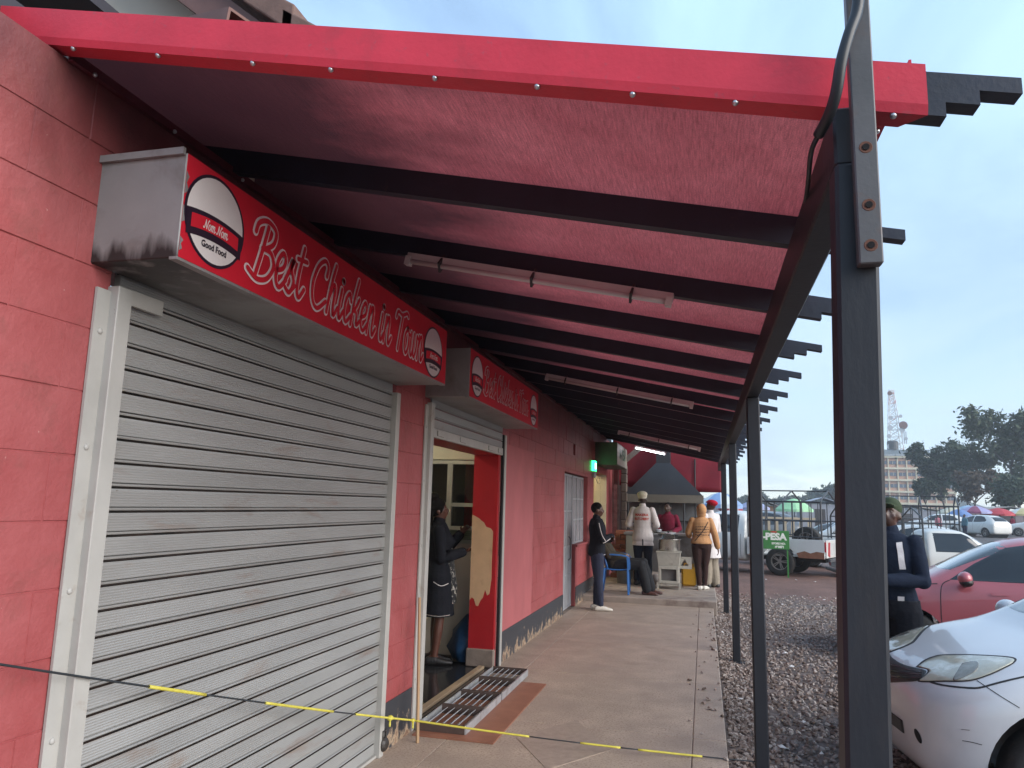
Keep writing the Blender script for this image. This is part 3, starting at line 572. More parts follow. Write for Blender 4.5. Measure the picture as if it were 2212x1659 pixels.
# tall tube clamped to the nearest post, rising past the roof, and the cable strapped to it
fp = tag(empty('flag_pole', (0.352, POSTS[0] - 0.062, 2.12)), 'square steel pole bolted to the nearest veranda post rising past the fascia', 'pole')
m = MB(); m.box(-0.024, 0.024, -0.016, 0.016, 0, 1.6, 0.003); m.build('tube', pm('pole_steel', (0.085, 0.083, 0.085), 0.45, 0.25, 6, 0.1, 50, second=(0.12, 0.08, 0.065), sec_scale=6, sec_lo=0.55, sec_hi=0.7), fp)
for z in (0.04, 0.13, 0.262):
    m = MB(); m.lathe([(0.0001, -0.019), (0.0075, -0.019), (0.0075, -0.0165)], 10, (0.0, 0, z), 'Y'); m.build('bolt_hole', pm('hole_black', (0.004, 0.004, 0.005), 0.9), fp)
    m = MB(); m.lathe([(0.0076, -0.0165), (0.013, -0.0172), (0.014, -0.016)], 12, (0.0, 0, z), 'Y'); m.build('rust_ring', pm('rust', (0.13, 0.055, 0.035), 0.8), fp)
cb = [at(1858, -60, 1.62), at(1852, 20, 1.61), at(1835, 70, 1.6), at(1818, 130, 1.6), at(1806, 200, 1.62), at(1790, 250, 1.65), at(1768, 292, 1.7)]
m = MB(); m.tube(catmull([tuple(q) for q in cb], 5), 0.0125, 10); cab = tag(m.build('conduit', pm('black_conduit', (0.014, 0.017, 0.022), 0.4, 0.1, 20), smooth=True), 'black corrugated conduit strapped to the tall pole at the nearest post', 'cable')
m = MB(); m.tube(catmull([tuple(q) for q in (cb[-1], at(1752, 330, 1.75), at(1745, 400, 2.0), at(1735, 465, 2.4))], 5), 0.006, 8); m.build('cable_tail', MATS['black_conduit'], cab, smooth=True)
# ================================================================== ROLLER SHUTTERS
M_SLAT = pm('shutter_steel', (0.335, 0.335, 0.325), 0.40, 0.12, 4, 0.05, 60, metal=0.25, second=(0.26, 0.19, 0.15), sec_scale=5, sec_lo=0.58, sec_hi=0.78, third=(0.12, 0.07, 0.05), th_scale=22, th_lo=0.71, th_hi=0.77, stretch=(1, 0.35, 1.6), rnd=0.05, rvar=0.1)
M_GUIDE = pm('guide_paint', (0.40, 0.39, 0.365), 0.5, 0.1, 5, 0.05, 50, second=(0.27, 0.2, 0.15), sec_scale=6, sec_lo=0.6, sec_hi=0.78, third=(0.06, 0.04, 0.035), th_scale=18, th_lo=0.72, th_hi=0.76)
M_DARKG = pm('black_gap', (0.008, 0.008, 0.009), 0.8)
PITCH = 0.085
def slat_mesh(y0, y1):
    fr = [(-0.004, 0.0), (0.004, 0.002)]
    z = 0.006
    for i in range(6): fr += [(0.0048, z), (0.0034, z + 0.004)]; z += 0.0095
    fr += [(0.004, 0.0645), (-0.013, 0.066), (-0.015, 0.0728), (0.0055, 0.0738), (0.008, 0.0775), (0.0055, 0.082), (-0.004, 0.0848)]
    m = MB(); m.prism(fr + [(-0.022, 0.0848), (-0.022, 0.0)], y0, y1, 'Y'); me = m.mesh('slat'); me.materials.append(M_SLAT); me.materials.append(pm('slat_joint_rust', (0.05, 0.03, 0.024), 0.7, 0.4, 9, second=(0.012, 0.009, 0.008), sec_scale=6, sec_lo=0.4, sec_hi=0.6))
    for p in me.polygons:
        if 0.0646 < p.center.z < 0.0733 and p.center.x > -0.02 and len(p.vertices) == 4: p.material_index = 1
    return me
XS = XW - 0.012
sh1 = tag(empty('roller_shutter', (XS, 3.4, 0)), 'large closed grey roller shutter on the left under the first red sign', 'shutter', 'shop roller shutters')
s1 = slat_mesh(2.15 - 3.4, 4.602 - 3.4)
for i in range(29):
    o = link('slat', s1, None, sh1); o.location = (random.uniform(-0.0015, 0.0015), 0, 0.02 + PITCH * i); o.rotation_euler = (random.uniform(-0.0008, 0.0008), random.uniform(-0.05, 0.05), random.uniform(-0.0012, 0.0012))
def guide(par, ya, yb, yc, z1, side, cx):
    """flange ya-yb flat on the wall, channel yb-yc proud"""
    o = par.location
    m = MB(); m.box(XW + 0.002 - o.x, XW + 0.012 - o.x, min(ya, yb) - o.y, max(ya, yb) - o.y, 0.0, z1); m.box(XW - 0.03 - o.x, XW + cx - o.x, min(yb, yc) - o.y, max(yb, yc) - o.y, 0.0, z1 + 0.02, 0.003)
    g_ = m.build('guide_rail', M_GUIDE, par)
    for z in (0.35, 0.82, 1.28, 1.75, 2.15):
        if ya != yb and z < z1: MB().sphere((XW + 0.013 - o.x, (ya + yb) / 2 - o.y, z), 0.011, 8, 5, (0.6, 1, 1)).build('bolt', M_GUIDE, g_, smooth=True)
guide(sh1, 2.03, 2.09, 2.157, 2.30, 1, 0.045)
guide(sh1, 4.66, 4.66, 4.60, 2.30, -1, 0.03)
m = MB(); m.box(XW + 0.012 - XS, XW + 0.03 - XS, 2.16 - 3.4, 2.33 - 3.4, 2.27, 2.325); m.build('stop_bracket', M_GUIDE, sh1)
m = MB(); m.box(-0.03, 0.02, 2.15 - 3.4, 4.602 - 3.4, 0.002, 0.018); m.build('bottom_bar', M_GUIDE, sh1)
sh2 = tag(empty('roller_shutter', (XS, 6.3, 0)), 'rolled up grey roller shutter hanging over the open doorway', 'shutter', 'shop roller shutters')
s2 = slat_mesh(5.31 - 6.3, 7.4 - 6.3)
for i in range(4): o = link('slat', s2, None, sh2); o.location = (0.02, 0, 2.16 + PITCH * i)
m = MB(); m.box(0.008, 0.034, 5.31 - 6.3, 7.4 - 6.3, 2.085, 2.158, 0.004); bb = m.build('bottom_bar', M_GUIDE, sh2)
for y in (5.42, 5.98, 6.85, 7.2): MB().box(0.034, 0.045, y - 6.3, y - 6.3 + 0.14, 2.1, 2.145, 0.004).build('lock_plate', M_GUIDE, bb)
guide(sh2, 5.185, 5.24, 5.305, 2.32, 1, 0.04)
m = MB(); m.box(-0.02, 0.035, 7.41 - 6.3, 7.45 - 6.3, 0.0, 2.3); m.build('track_slot', M_DARKG, sh2)
m = MB(); m.box(-0.02, 0.045, 7.45 - 6.3, 7.51 - 6.3, 0.0, 2.3, 0.003); m.build('guide_rail', M_GUIDE, sh2)
pdl = MB(); pdl.sphere((0, 0, 0), 0.05, 10, 7, (0.6, 1, 0.9)); pdl.tube([(0, -0.025, 0.03), (0, -0.025, 0.08), (0, 0.025, 0.08), (0, 0.025, 0.03)], 0.008, 6)
tag(pdl.build('padlock', pm('dark_iron2', (0.03, 0.025, 0.022), 0.5)), 'dark padlock at the bottom corner of the closed shutter', 'padlock').location = (XW + 0.03, 4.66, 0.07)
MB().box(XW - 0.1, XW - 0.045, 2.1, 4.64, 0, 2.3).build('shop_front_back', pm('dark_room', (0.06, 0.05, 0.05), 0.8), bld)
# ================================================================== RED SIGN BOXES
M_BOX = pm('galvanised_box', (0.27, 0.27, 0.265), 0.5, 0.15, 3, 0.06, 40, metal=0.2, second=(0.16, 0.14, 0.125), sec_scale=2.5, sec_lo=0.5, sec_hi=0.7, third=(0.015, 0.013, 0.013), th_scale=5, th_lo=0.66, th_hi=0.76)
M_SIGN = pm('sign_vinyl', (0.62, 0.016, 0.034), 0.45, 0.1, 2, 0.04, 20, spec=0.25, second=(0.5, 0.014, 0.03), sec_scale=1.2, sec_lo=0.4, sec_hi=0.7)
M_WHITE = pm('print_white', (0.72, 0.68, 0.66), 0.4, 0.06, 8)
M_PINKP = pm('print_pale', (0.82, 0.72, 0.72), 0.4, 0.06, 8)
M_INK = pm('print_dark', (0.016, 0.01, 0.022), 0.4)
GL = {  # hand lettered script: advance, strokes (x 0.., y 0 baseline 1 cap height)
 'B': (0.66, [[(.33, .96), (.25, .5), (.14, .0)], [(.0, .76), (.06, .95), (.3, 1.06), (.56, .96), (.54, .72), (.34, .56), (.24, .53)], [(.24, .53), (.5, .52), (.62, .3), (.48, .04), (.2, -.05), (-.08, .06)]]),
 'e': (0.36, [[(.03, .22), (.24, .3), (.3, .44), (.2, .53), (.07, .36), (.07, .1), (.2, .0), (.38, .16)]]),
 's': (0.30, [[(.0, .16), (.2, .52), (.16, .36), (.27, .18), (.17, .0), (.02, .05)], [(.2, .03), (.32, .14)]]),
 't': (0.34, [[(.2, .92), (.11, .35), (.11, .08), (.2, .0), (.34, .16)], [(.02, .6), (.34, .64)]]),
 'C': (0.64, [[(.54, .72), (.56, .92), (.42, 1.02), (.2, .84), (.06, .45), (.12, .1), (.32, -.02), (.6, .2)]]),
 'h': (0.44, [[(.23, 1.0), (.12, .5), (.03, .0)], [(.07, .24), (.2, .5), (.29, .46), (.26, .14), (.31, .0), (.45, .16)]]),
 'i': (0.25, [[(.12, .52), (.06, .14), (.12, .0), (.26, .16)], [(.17, .73), (.175, .75)]]),
 'c': (0.34, [[(.31, .4), (.23, .53), (.1, .42), (.05, .16), (.15, .0), (.36, .16)]]),
 'k': (0.42, [[(.23, 1.0), (.12, .5), (.03, .0)], [(.33, .52), (.2, .34), (.09, .26)], [(.1, .27), (.25, .24), (.28, .04), (.43, .14)]]),
 'n': (0.42, [[(.1, .52), (.02, .0)], [(.06, .26), (.2, .52), (.28, .46), (.25, .14), (.3, .0), (.44, .16)]]),
 'T': (0.56, [[(.0, .8), (.08, .96), (.34, .93), (.62, 1.04), (.72, .98)], [(.38, .93), (.3, .5), (.22, .0)]]),
 'o': (0.38, [[(.2, .52), (.06, .38), (.05, .12), (.15, .0), (.28, .14), (.29, .4), (.2, .52)], [(.27, .44), (.4, .42)]]),
 'w': (0.5, [[(.06, .5), (.03, .14), (.12, .0), (.22, .18), (.25, .5)], [(.25, .5), (.22, .12), (.31, .0), (.42, .2), (.44, .48), (.52, .44)]]),
 'N': (0.56, [[(-.08, .14), (-.02, .02), (.08, .2), (.16, .96)], [(.16, .96), (.24, .4), (.36, .04)], [(.36, .04), (.44, .7), (.54, 1.02), (.6, .9)]]),
 'm': (0.6, [[(.08, .52), (.02, .0)], [(.05, .26), (.18, .52), (.25, .44), (.2, .0)], [(.23, .26), (.36, .52), (.44, .44), (.4, .1), (.46, .0), (.6, .16)]]),
 ' ': (0.22, []),
}
def stroke_poly(m, pts, r, x, k):
    """flat ribbon with round ends in the plane X = x (points are (Y, Z))"""
    P = [Vector((p[0], p[1])) for p in pts]; n = len(P); Lf, Rt = [], []
    for i in range(n):
        d = P[min(i + 1, n - 1)] - P[max(i - 1, 0)]
        d = d.normalized() if d.length > 1e-7 else Vector((1, 0)); nn = Vector((-d.y, d.x)); Lf.append(P[i] + nn * r); Rt.append(P[i] - nn * r)
    d0 = (P[1] - P[0]).normalized() if (P[1] - P[0]).length > 1e-7 else Vector((1, 0)); d1 = (P[-1] - P[-2]).normalized() if (P[-1] - P[-2]).length > 1e-7 else Vector((1, 0))
    vs = [(x, *q) for q in Lf + Rt]; fs = [(i, i + 1, n + i + 1, n + i) for i in range(n - 1)]; m.add(vs, fs)
    for c, d in ((P[0], d0), (P[-1], d1)):
        m.add([(x + 0.00002, c.x + r * math.cos(a * math.pi / 5), c.y + r * math.sin(a * math.pi / 5)) for a in range(10)], [tuple(range(10))])
def script(m_out, m_in, s, y0, z0, size, x, sx=1.0, ro=0.084, ri=0.046, shear=0.1):
    pen = 0.0; k = 0
    fy = lambda y: y * 1.25 if y <= .54 else .675 + (y - .54) * .86
    for ch in s:
        adv, st = GL[ch]
        if ch.islower(): st = [[(p[0], fy(p[1])) for p in q] for q in st]
        for pts in st:
            q = catmull([(p[0], p[1], 0) for p in pts], 5); q = [(y0 + (pen + p.x + shear * p.y) * size * sx, z0 + p.y * size) for p in q]; k += 1
            stroke_poly(m_out, q, ro * size, x + 0.00008 * k, k)
            if m_in is not None: stroke_poly(m_in, q, ri * size, x + 0.0034 + 0.00003 * k, k)
        pen += adv
    return pen * size * sx
def swidth(s): return sum(GL[c][0] for c in s)
def ellipse(m, yc, zc, ry, rz, x, n=40): m.add([(x, yc + ry * math.cos(2 * math.pi * i / n), zc + rz * math.sin(2 * math.pi * i / n)) for i in range(n)], [tuple(range(n))])
def arcband(m, yc, zc, hw, z_lo, z_hi, x, drop, n=12, flare=0.0):
    a = []; c = []
    for i in range(n + 1):
        u = -1 + 2 * i / n; a.append((x, yc + u * hw, zc + z_lo - drop * u * u)); c.append((x, yc + u * (hw + flare), zc + z_hi - drop * u * u))
    m.add(a + c, [(i, i + 1, n + 2 + i, n + 1 + i) for i in range(n)])
def roundel(par, yc, zc, ry, rz, x):
    m = MB(); ellipse(m, yc, zc, ry, rz, x); m.build('roundel_rim', M_INK, par, fix=False)
    m = MB(); ellipse(m, yc, zc, ry * 0.93, rz * 0.93, x + 0.001); m.build('roundel_ground', M_WHITE, par, fix=False)
    m = MB(); arcband(m, yc, zc, ry * 0.90, -rz * 0.46, rz * 0.10, x + 0.002, rz * 0.10, flare=ry * 0.04); m.build('banner_border', M_INK, par, fix=False)
    m = MB(); arcband(m, yc, zc, ry * 0.78, -rz * 0.30, rz * 0.0, x + 0.003, rz * 0.08); m.build('banner', M_SIGN, par, fix=False)
    s = 'Nom Nom'; sz = rz * 0.21; wd = swidth(s) * sz * 1.15; m = MB(); script(m, None, s, yc - wd / 2, zc - rz * 0.27, sz, x + 0.004, 1.15, ro=0.05); m.build('banner_lettering', M_WHITE, par, fix=False)
    me = text_mesh('Good Food', rz * 0.2, 0.001); o = link('tag_line', me, M_INK, par); o.rotation_euler = (math.pi / 2, 0, math.pi / 2); o.location = (x + 0.003, yc, zc - rz * 0.6); o.scale = (0.9, 1, 1)
def sign_box(y0, y1, label, words_at, cap, zbase, ovs):
    z0, z1, x1 = 2.375, 2.745, -1.675
    s = tag(empty('sign_box', (0, 0, 0)), label, 'sign', 'red shop signs over the openings')
    m = MB(); m.box(XW - 0.005, x1, y0, y1, z0, z1, 0.004); m.build('casing', M_BOX, s)
    m = MB(); m.box(x1 - 0.03, x1 + 0.001, y0 - 0.002, y1 + 0.002, z0 - 0.006, z0 + 0.004); m.build('bottom_flange', M_BOX, s)
    m = MB(); m.box(x1, x1 + 0.003, y0 + 0.003, y1 - 0.003, z0 + 0.004, z1 - 0.003); m.build('face_panel', M_SIGN, s)
    words = 'Best Chicken in Town'; ya, yb = words_at
    sx = (yb - ya) / (swidth(words) * cap)
    mo, mi = MB(), MB(); script(mo, mi, words, ya, zbase, cap, x1 + 0.005, sx); mo.build('lettering_outline', M_PINKP, s, fix=False); mi.build('lettering_fill', M_SIGN, s, fix=False)
    for yc, zc, ry, rz in ovs: roundel(s, yc, zc, ry, rz, x1 + 0.0045)
    return s
sign_box(2.0, 4.65, 'long red sign over the closed shutter, lettered Best Chicken in Town', (2.39, 4.2), 0.225, 2.447, [(2.172, 2.562, 0.168, 0.165), (4.4, 2.545, 0.168, 0.165)])
sign_box(5.19, 7.55, 'red sign over the open doorway, smaller and further along the front', (5.56, 7.08), 0.2, 2.46, [(5.37, 2.555, 0.15, 0.16), (7.34, 2.545, 0.15, 0.16)])
# burnt, lifted corner of the first sign
m = MB(); m.box(XW - 0.0, -1.68, 1.985, 1.998, 2.735, 2.76); m.build('lifted_sheet', M_BOX, bld)

rs_ = random.Random(21)
# soot licked up the near end of the first sign casing: streaky stain in its paint
mb_ = M_BOX.copy(); mb_.name = 'scorched_casing'; t = mb_.node_tree; N, L = t.nodes, t.links; bs = N['Principled BSDF']; src = bs.inputs['Base Color'].links[0].from_socket
g = N.new('ShaderNodeNewGeometry'); sp = N.new('ShaderNodeSeparateXYZ'); L.new(g.outputs['Position'], sp.inputs[0]); mp = N.new('ShaderNodeMapping'); mp.inputs['Scale'].default_value = (13, 13, 2.2); L.new(g.outputs['Position'], mp.inputs[0])
nn = N.new('ShaderNodeTexNoise'); nn.inputs['Scale'].default_value = 1.0; nn.inputs['Detail'].default_value = 5; L.new(mp.outputs[0], nn.inputs['Vector'])
zr_ = N.new('ShaderNodeMapRange'); zr_.inputs['From Min'].default_value = 2.53; zr_.inputs['From Max'].default_value = 2.37; L.new(sp.outputs['Z'], zr_.inputs['Value'])
ad_ = N.new('ShaderNodeMath'); ad_.operation = 'MULTIPLY_ADD'; ad_.inputs[1].default_value = 0.62; L.new(zr_.outputs[0], ad_.inputs[0]); L.new(nn.outputs['Fac'], ad_.inputs[2])
mk_ = N.new('ShaderNodeMapRange'); mk_.inputs['From Min'].default_value = 0.86; mk_.inputs['From Max'].default_value = 1.06; mk_.inputs['To Max'].default_value = 0.95; L.new(ad_.outputs[0], mk_.inputs['Value'])
yr_ = N.new('ShaderNodeMapRange'); yr_.inputs['From Min'].default_value = 2.6; yr_.inputs['From Max'].default_value = 2.05; L.new(sp.outputs['Y'], yr_.inputs['Value'])
mu_ = N.new('ShaderNodeMath'); mu_.operation = 'MULTIPLY'; L.new(mk_.outputs[0], mu_.inputs[0]); L.new(yr_.outputs[0], mu_.inputs[1])
mx_ = N.new('ShaderNodeMixRGB'); L.new(mu_.outputs[0], mx_.inputs[0]); L.new(src, mx_.inputs[1]); mx_.inputs[2].default_value = (0.016, 0.014, 0.013, 1); L.new(mx_.outputs[0], bs.inputs['Base Color'])
for o in bpy.data.objects:
    if o.name == 'casing': o.data.materials[0] = mb_
for z0, h_ in ((2.40, .05), (2.50, .06), (2.60, .08)):
    m = MB(); m.prism([(2.001, z0), (2.012 + rs_.uniform(0, .01), z0 + h_ * .2), (2.006, z0 + h_ * .5), (2.016, z0 + h_ * .8), (2.001, z0 + h_)], -1.6719, -1.6706, 'X'); m.build('torn_edge', M_BOX, bld)
# ================================================================== LIGHT FITTINGS, DOOR PROPS, STALL
M_BATTEN = pm('batten_white', (0.55, 0.50, 0.50), 0.45, 0.1, 8)
M_TUBE = pm('tube_glass', (0.62, 0.58, 0.58), 0.25, 0.05, 8)
def tube_light(y, x0, x1, label, lit=False, dz=0.0):
    t = tag(empty('tube_light', ((x0 + x1) / 2, y, zs((x0 + x1) / 2) - 0.13 - dz)), label, 'light', 'tube lights under the veranda roof')
    p0 = Vector((x0, y, zs(x0) - 0.135 - dz)) - t.location; p1 = Vector((x1, y, zs(x1) - 0.135 - dz)) - t.location
    m = MB(); m.bar(p0, p1, 0.025, 0.02); m.build('batten', M_BATTEN, t)
    d = (p1 - p0).normalized(); dn = Vector((-d.z, 0, d.x)) * -1
    if dn.z > 0: dn = -dn
    dn = (dn + Vector((0, -0.8, 0))).normalized()
    m = MB(); m.tube([p0 + d * 0.03 + dn * 0.036, p1 - d * 0.03 + dn * 0.036], 0.0135, 10)
    m.build('tube', pm('lit_tube', (1, 1, 1), 0.4, emit=((0.9, 0.95, 1.0), 9.0)) if lit else M_TUBE, t, smooth=True)
    for p, s in ((p0, 1), (p1, -1)):
        m = MB(); m.bar(p + d * 0.0 * s, p + d * 0.03 * s, 0.022, 0.024); m.v = [tuple(Vector(v) + dn * 0.034) for v in m.v]; m.build('lamp_holder', M_BATTEN, t)
    if not lit:
        for f in (0.14, 0.5, 0.86):
            c = p0.lerp(p1, f); m = MB(); m.obox(c + dn * 0.012, d, dn, d.cross(dn), 0.006, 0.042, 0.03); m.build('clip', pm('clip_black', (0.02, 0.02, 0.022), 0.5), t)
tube_light(YF + DP * 2 - 0.045, -1.53, -0.13, 'unlit white tube light nearest the camera under the veranda roof')
tube_light(YF + DP * 6 - 0.045, -1.55, -0.08, 'second unlit tube light along the veranda ceiling')
tube_light(YF + DP * 11 - 0.045, -1.33, -0.03, 'third unlit tube light, dimmest and furthest under the roof', dz=0.06)
tube_light(YF + DP * 15 - 0.05, -1.4, -0.74, 'short glowing tube light over the food stall', lit=True, dz=0.02)

# emergency sign
ex = tag(empty('exit_sign', (XW + 0.03, 14.02, 2.34)), 'small glowing green emergency sign beside the tiled doorway', 'sign')
m = MB(); m.box(-0.03, 0.02, -0.13, 0.13, -0.22, 0.1, 0.006); m.build('housing', pm('grey_plastic', (0.3, 0.3, 0.3), 0.5), ex)
m = MB(); m.box(-0.03, 0.024, -0.135, 0.12, -0.1, 0.09); m.build('lit_panel', pm('green_glow', (0.02, 0.4, 0.12), 0.4, emit=((0.02, 0.9, 0.2), 3.0)), ex)
m = MB(); m.box(0.024, 0.026, -0.07, 0.06, -0.06, 0.05); m.build('symbol', pm('pale_glow', (0.6, 0.9, 0.7), 0.4, emit=((0.5, 1.0, 0.65), 4.0)), ex)
m = MB(); m.tube(catmull([(0.0, 0.1, -0.2), (0.03, 0.3, -0.32), (0.03, 0.55, -0.3), (0.0, 0.72, -0.2)], 6), 0.006, 6); m.build('flex', MATS['black_conduit'], ex)
# mobile money box sign over the kitchen doorway
ms = tag(empty('projecting_sign', (XW, 15.3, 2.4)), 'small box sign lettered M-PESA over the tiled doorway near the stall', 'sign')
m = MB(); m.box(-0.004, 0.42, -0.95, 0.95, -0.02, 0.42, 0.006); m.build('casing', pm('sign_green', (0.06, 0.065, 0.045), 0.6, 0.2, 4, second=(0.13, 0.11, 0.08), sec_scale=4, sec_lo=0.5, sec_hi=0.7), ms)
m = MB(); m.box(0.42, 0.424, -0.93, 0.93, 0.0, 0.4); m.build('face_panel', pm('sign_offwhite', (0.45, 0.42, 0.33), 0.5, 0.1, 4), ms)
o = link('lettering', text_mesh('M-PESA', 0.3, 0.006), pm('sign_letter_green', (0.05, 0.16, 0.06), 0.5), ms); o.rotation_euler = (math.pi / 2, 0, math.pi / 2); o.location = (0.428, 0, 0.22); o.scale = (1.2, 1, 1)

# --- door mats, board, stick, cord
M_GALV = pm('galvanised', (0.52, 0.53, 0.54), 0.45, 0.2, 9, 0.1, 60, metal=0.55, second=(0.25, 0.2, 0.17), sec_scale=7, sec_lo=0.55, sec_hi=0.75)
M_RUSTY = pm('rusty_frame', (0.09, 0.06, 0.05), 0.7, 0.3, 10, 0.2, 50)
for k, (y0, lb) in enumerate(((5.2, 'steel bladed foot grate in front of the doorway, nearer one'), (6.17, 'steel bladed foot grate in front of the doorway, further one'))):
    gr = tag(empty('foot_grate', (-1.79, y0, 0.012)), lb, 'grate', 'foot grates at the doorway')
    Lg = 0.93
    for sx in (-0.17, 0.17):
        m = MB(); m.box(sx - 0.005, sx + 0.005, 0, Lg, 0.0, 0.055); m.build('side_rail', M_GALV, gr)
    for yy in (0.0, Lg / 2, Lg):
        m = MB(); m.box(-0.165, 0.165, yy - 0.005, yy + 0.005, 0.0, 0.06 if yy != Lg / 2 else 0.07); m.build('cross_rail', M_RUSTY, gr)
    for hb in range(2):
        for i in range(6):
            x = -0.14 + 0.055 * i; m = MB(); a = 0.6
            m.obox((x, Lg * (0.25 + 0.5 * hb), 0.03), (0, 1, 0), (math.cos(a), 0, math.sin(a)), (-math.sin(a), 0, math.cos(a)), Lg / 4 - 0.008, 0.029, 0.002); m.build('blade', M_GALV, gr)
m = MB(); m.box(-1.97, -1.39, 5.1, 6.85, 0.0005, 0.011); tag(m.build('brown_board', pm('hardboard', (0.27, 0.115, 0.07), 0.6, 0.2, 6, 0.1, 50)), 'thin brown board lying under the steel foot grates', 'board')
m = MB(); m.tube([(-1.88, 4.97, 0.0), (-1.945, 5.06, 0.93)], [0.012, 0.01], 6); tag(m.build('stick', pm('bare_wood', (0.42, 0.27, 0.15), 0.7, 0.25, 12, stretch=(1, 1, 0.2))), 'thin wooden stick leaning on the door frame', 'stick')
A, B, C = atX(-60, 1426, -1.97), Vector((-1.895, 4.98, 0.13)), Vector((0.30, 5.33, 0.0))
B = at(892, 1556, 4.97)
cord = tag(empty('barrier_cord', B), 'yellow and black barrier cord strung low across the front', 'cord')
M_YEL = pm('cord_yellow', (0.62, 0.55, 0.08), 0.5, 0.15, 30); M_BLK = pm('cord_black', (0.02, 0.025, 0.03), 0.5)
def cordpts(p, q, sag, n=60): return [p.lerp(q, i / n) - Vector((0, 0, sag * 4 * (i / n) * (1 - i / n))) for i in range(n + 1)]
for p, q, sag, cuts in ((A, B, 0.012, [0, .22, .32, .46, .66, .74, 1.0]), (B, C, 0.015, [0, .36, .5, .62, .68, .86, 1.0])):
    P = cordpts(p, q, sag)
    for i in range(len(cuts) - 1):
        seg = [v - B for v in P[int(cuts[i] * 60):int(cuts[i + 1] * 60) + 1]]; dark = (i % 2 == 0) if p is A else (i % 2 == 1)
        m = MB(); m.tube(seg, 0.0042 if dark else 0.007, 6); m.build('dark_length' if dark else 'yellow_length', M_BLK if dark else M_YEL, cord, smooth=True)
for bp_, rr_ in ((B, 0.016), (cordpts(A, B, 0.012)[53], 0.02)):
    m = MB(); m.sphere(bp_ - B, rr_, 8, 6, (1, 1.4, 0.8)); m.tube([bp_ - B, bp_ - B + Vector((0.02, -0.05, -0.035))], 0.006, 6); m.build('knot', M_YEL, cord, smooth=True)
# --- blue bin bag and phone in the doorway are set with the woman; blue bag behind the jamb
m = MB(); m.lathe([(0.001, 0), (0.15, 0.02), (0.19, 0.14), (0.15, 0.3), (0.07, 0.4), (0.03, 0.46), (0.001, 0.47)], 20)
for i, v in enumerate(m.v): m.v[i] = (v[0] * (1 + 0.2 * math.sin(v[2] * 23 + v[1] * 30)), v[1] * (1 + 0.2 * math.cos(v[0] * 30 + v[2] * 14)), v[2])
tag(m.build('bin_bag', pm('blue_plastic', (0.01, 0.06, 0.15), 0.5, 0.2, 8, 0.6, 14), smooth=True), 'dark blue plastic bag on the floor inside the doorway', 'bag').location = (-2.36, 7.57, 0)

# ---------------------------------------------------------------- food stall
M_STEEL = pm('stall_steel', (0.27, 0.27, 0.27), 0.38, 0.2, 3, 0.1, 20, metal=0.5, second=(0.15, 0.12, 0.11), sec_scale=2.5, sec_lo=0.5, sec_hi=0.7)
ctr = tag(empty('serving_counter', (-0.8, 15.6, 0.1)), 'grey steel serving counter of the open air food stall', 'counter')
m = MB(); m.box(-0.75, 0.72, -0.05, 0.6, 0.22, 0.93, 0.01); m.build('body', M_STEEL, ctr)
m = MB(); m.box(-0.79, 0.75, -0.09, 0.64, 0.93, 0.98, 0.008); m.build('worktop', pm('worn_steel_top', (0.36, 0.36, 0.35), 0.35, 0.15, 5, metal=0.5), ctr)
for x in (-0.68, 0.66):
    for y in (0.02, 0.54): m = MB(); m.box(x - 0.025, x + 0.025, y - 0.025, y + 0.025, 0, 0.22); m.build('leg', M_STEEL, ctr)
m = MB(); m.box(-0.74, -0.42, -0.058, -0.05, 0.24, 0.92); m.build('front_panel', pm('pale_panel', (0.38, 0.40, 0.34), 0.4, 0.1, 4), ctr)
m = MB(); m.lathe([(0.001, 0), (0.17, 0), (0.21, 0.02), (0.2, 0.022), (0.16, 0.006), (0.001, 0.006)], 20); tag(m.build('plate', pm('enamel', (0.5, 0.5, 0.5), 0.3), smooth=True), 'round metal tray on the stall counter', 'tray').location = (-0.75, 15.68, 1.082)
m = MB(); m.lathe([(0.001, 0), (0.06, 0), (0.1, 0.06), (0.105, 0.07), (0.095, 0.068), (0.05, 0.01), (0.001, 0.01)], 18); tag(m.build('bowl', pm('clear_bowl', (0.55, 0.58, 0.6), 0.15, metal=0.5), smooth=True), 'small shiny bowl on the stall counter', 'bowl').location = (-0.93, 15.66, 1.082)
# brick hearth and meat at the left end
hb = tag(empty('brick_hearth', (-1.72, 16.3, 0.1)), 'low brick hearth behind the left end of the stall counter', 'hearth')
M_BRK = pm('hearth_brick', (0.28, 0.10, 0.06), 0.8, 0.25, 8, 0.3, 40, rnd=0.2)
for r in range(10):
    for i in range(3):
        m = MB(); x = -0.22 + 0.22 * i + (0.11 if r % 2 else 0); m.box(x, x + 0.205, -0.1, 0.1, 0.1 * r + 0.003, 0.1 * r + 0.093, 0.006); m.build('brick', M_BRK, hb)
# hood
M_HOOD = pm('hood_steel', (0.024, 0.026, 0.031), 0.5, 0.2, 2, 0.1, 20, metal=0.2, second=(0.03, 0.03, 0.035), sec_scale=2, sec_lo=0.5, sec_hi=0.7)
M_CLOTH = pm('red_tarp', (0.2, 0.008, 0.02), 0.6, 0.25, 2, 0.2, 12)
hd = tag(empty('smoke_hood', (-0.86, 16.6, 1.7)), 'tall dark grey smoke hood over the food stall', 'hood')
m = MB(); x0, x1 = -0.83, 0.85
a = [(x0, 0, 0.16), (x1, 0, 0.16), (x1, 1.1, 0.16), (x0, 1.1, 0.16), (-0.16, 0.4, 0.88), (0.15, 0.4, 0.88), (0.15, 0.7, 0.88), (-0.16, 0.7, 0.88)]
m.add(a, [(0, 1, 5, 4), (1, 2, 6, 5), (2, 3, 7, 6), (3, 0, 4, 7)]); m.build('canopy', M_HOOD, hd)
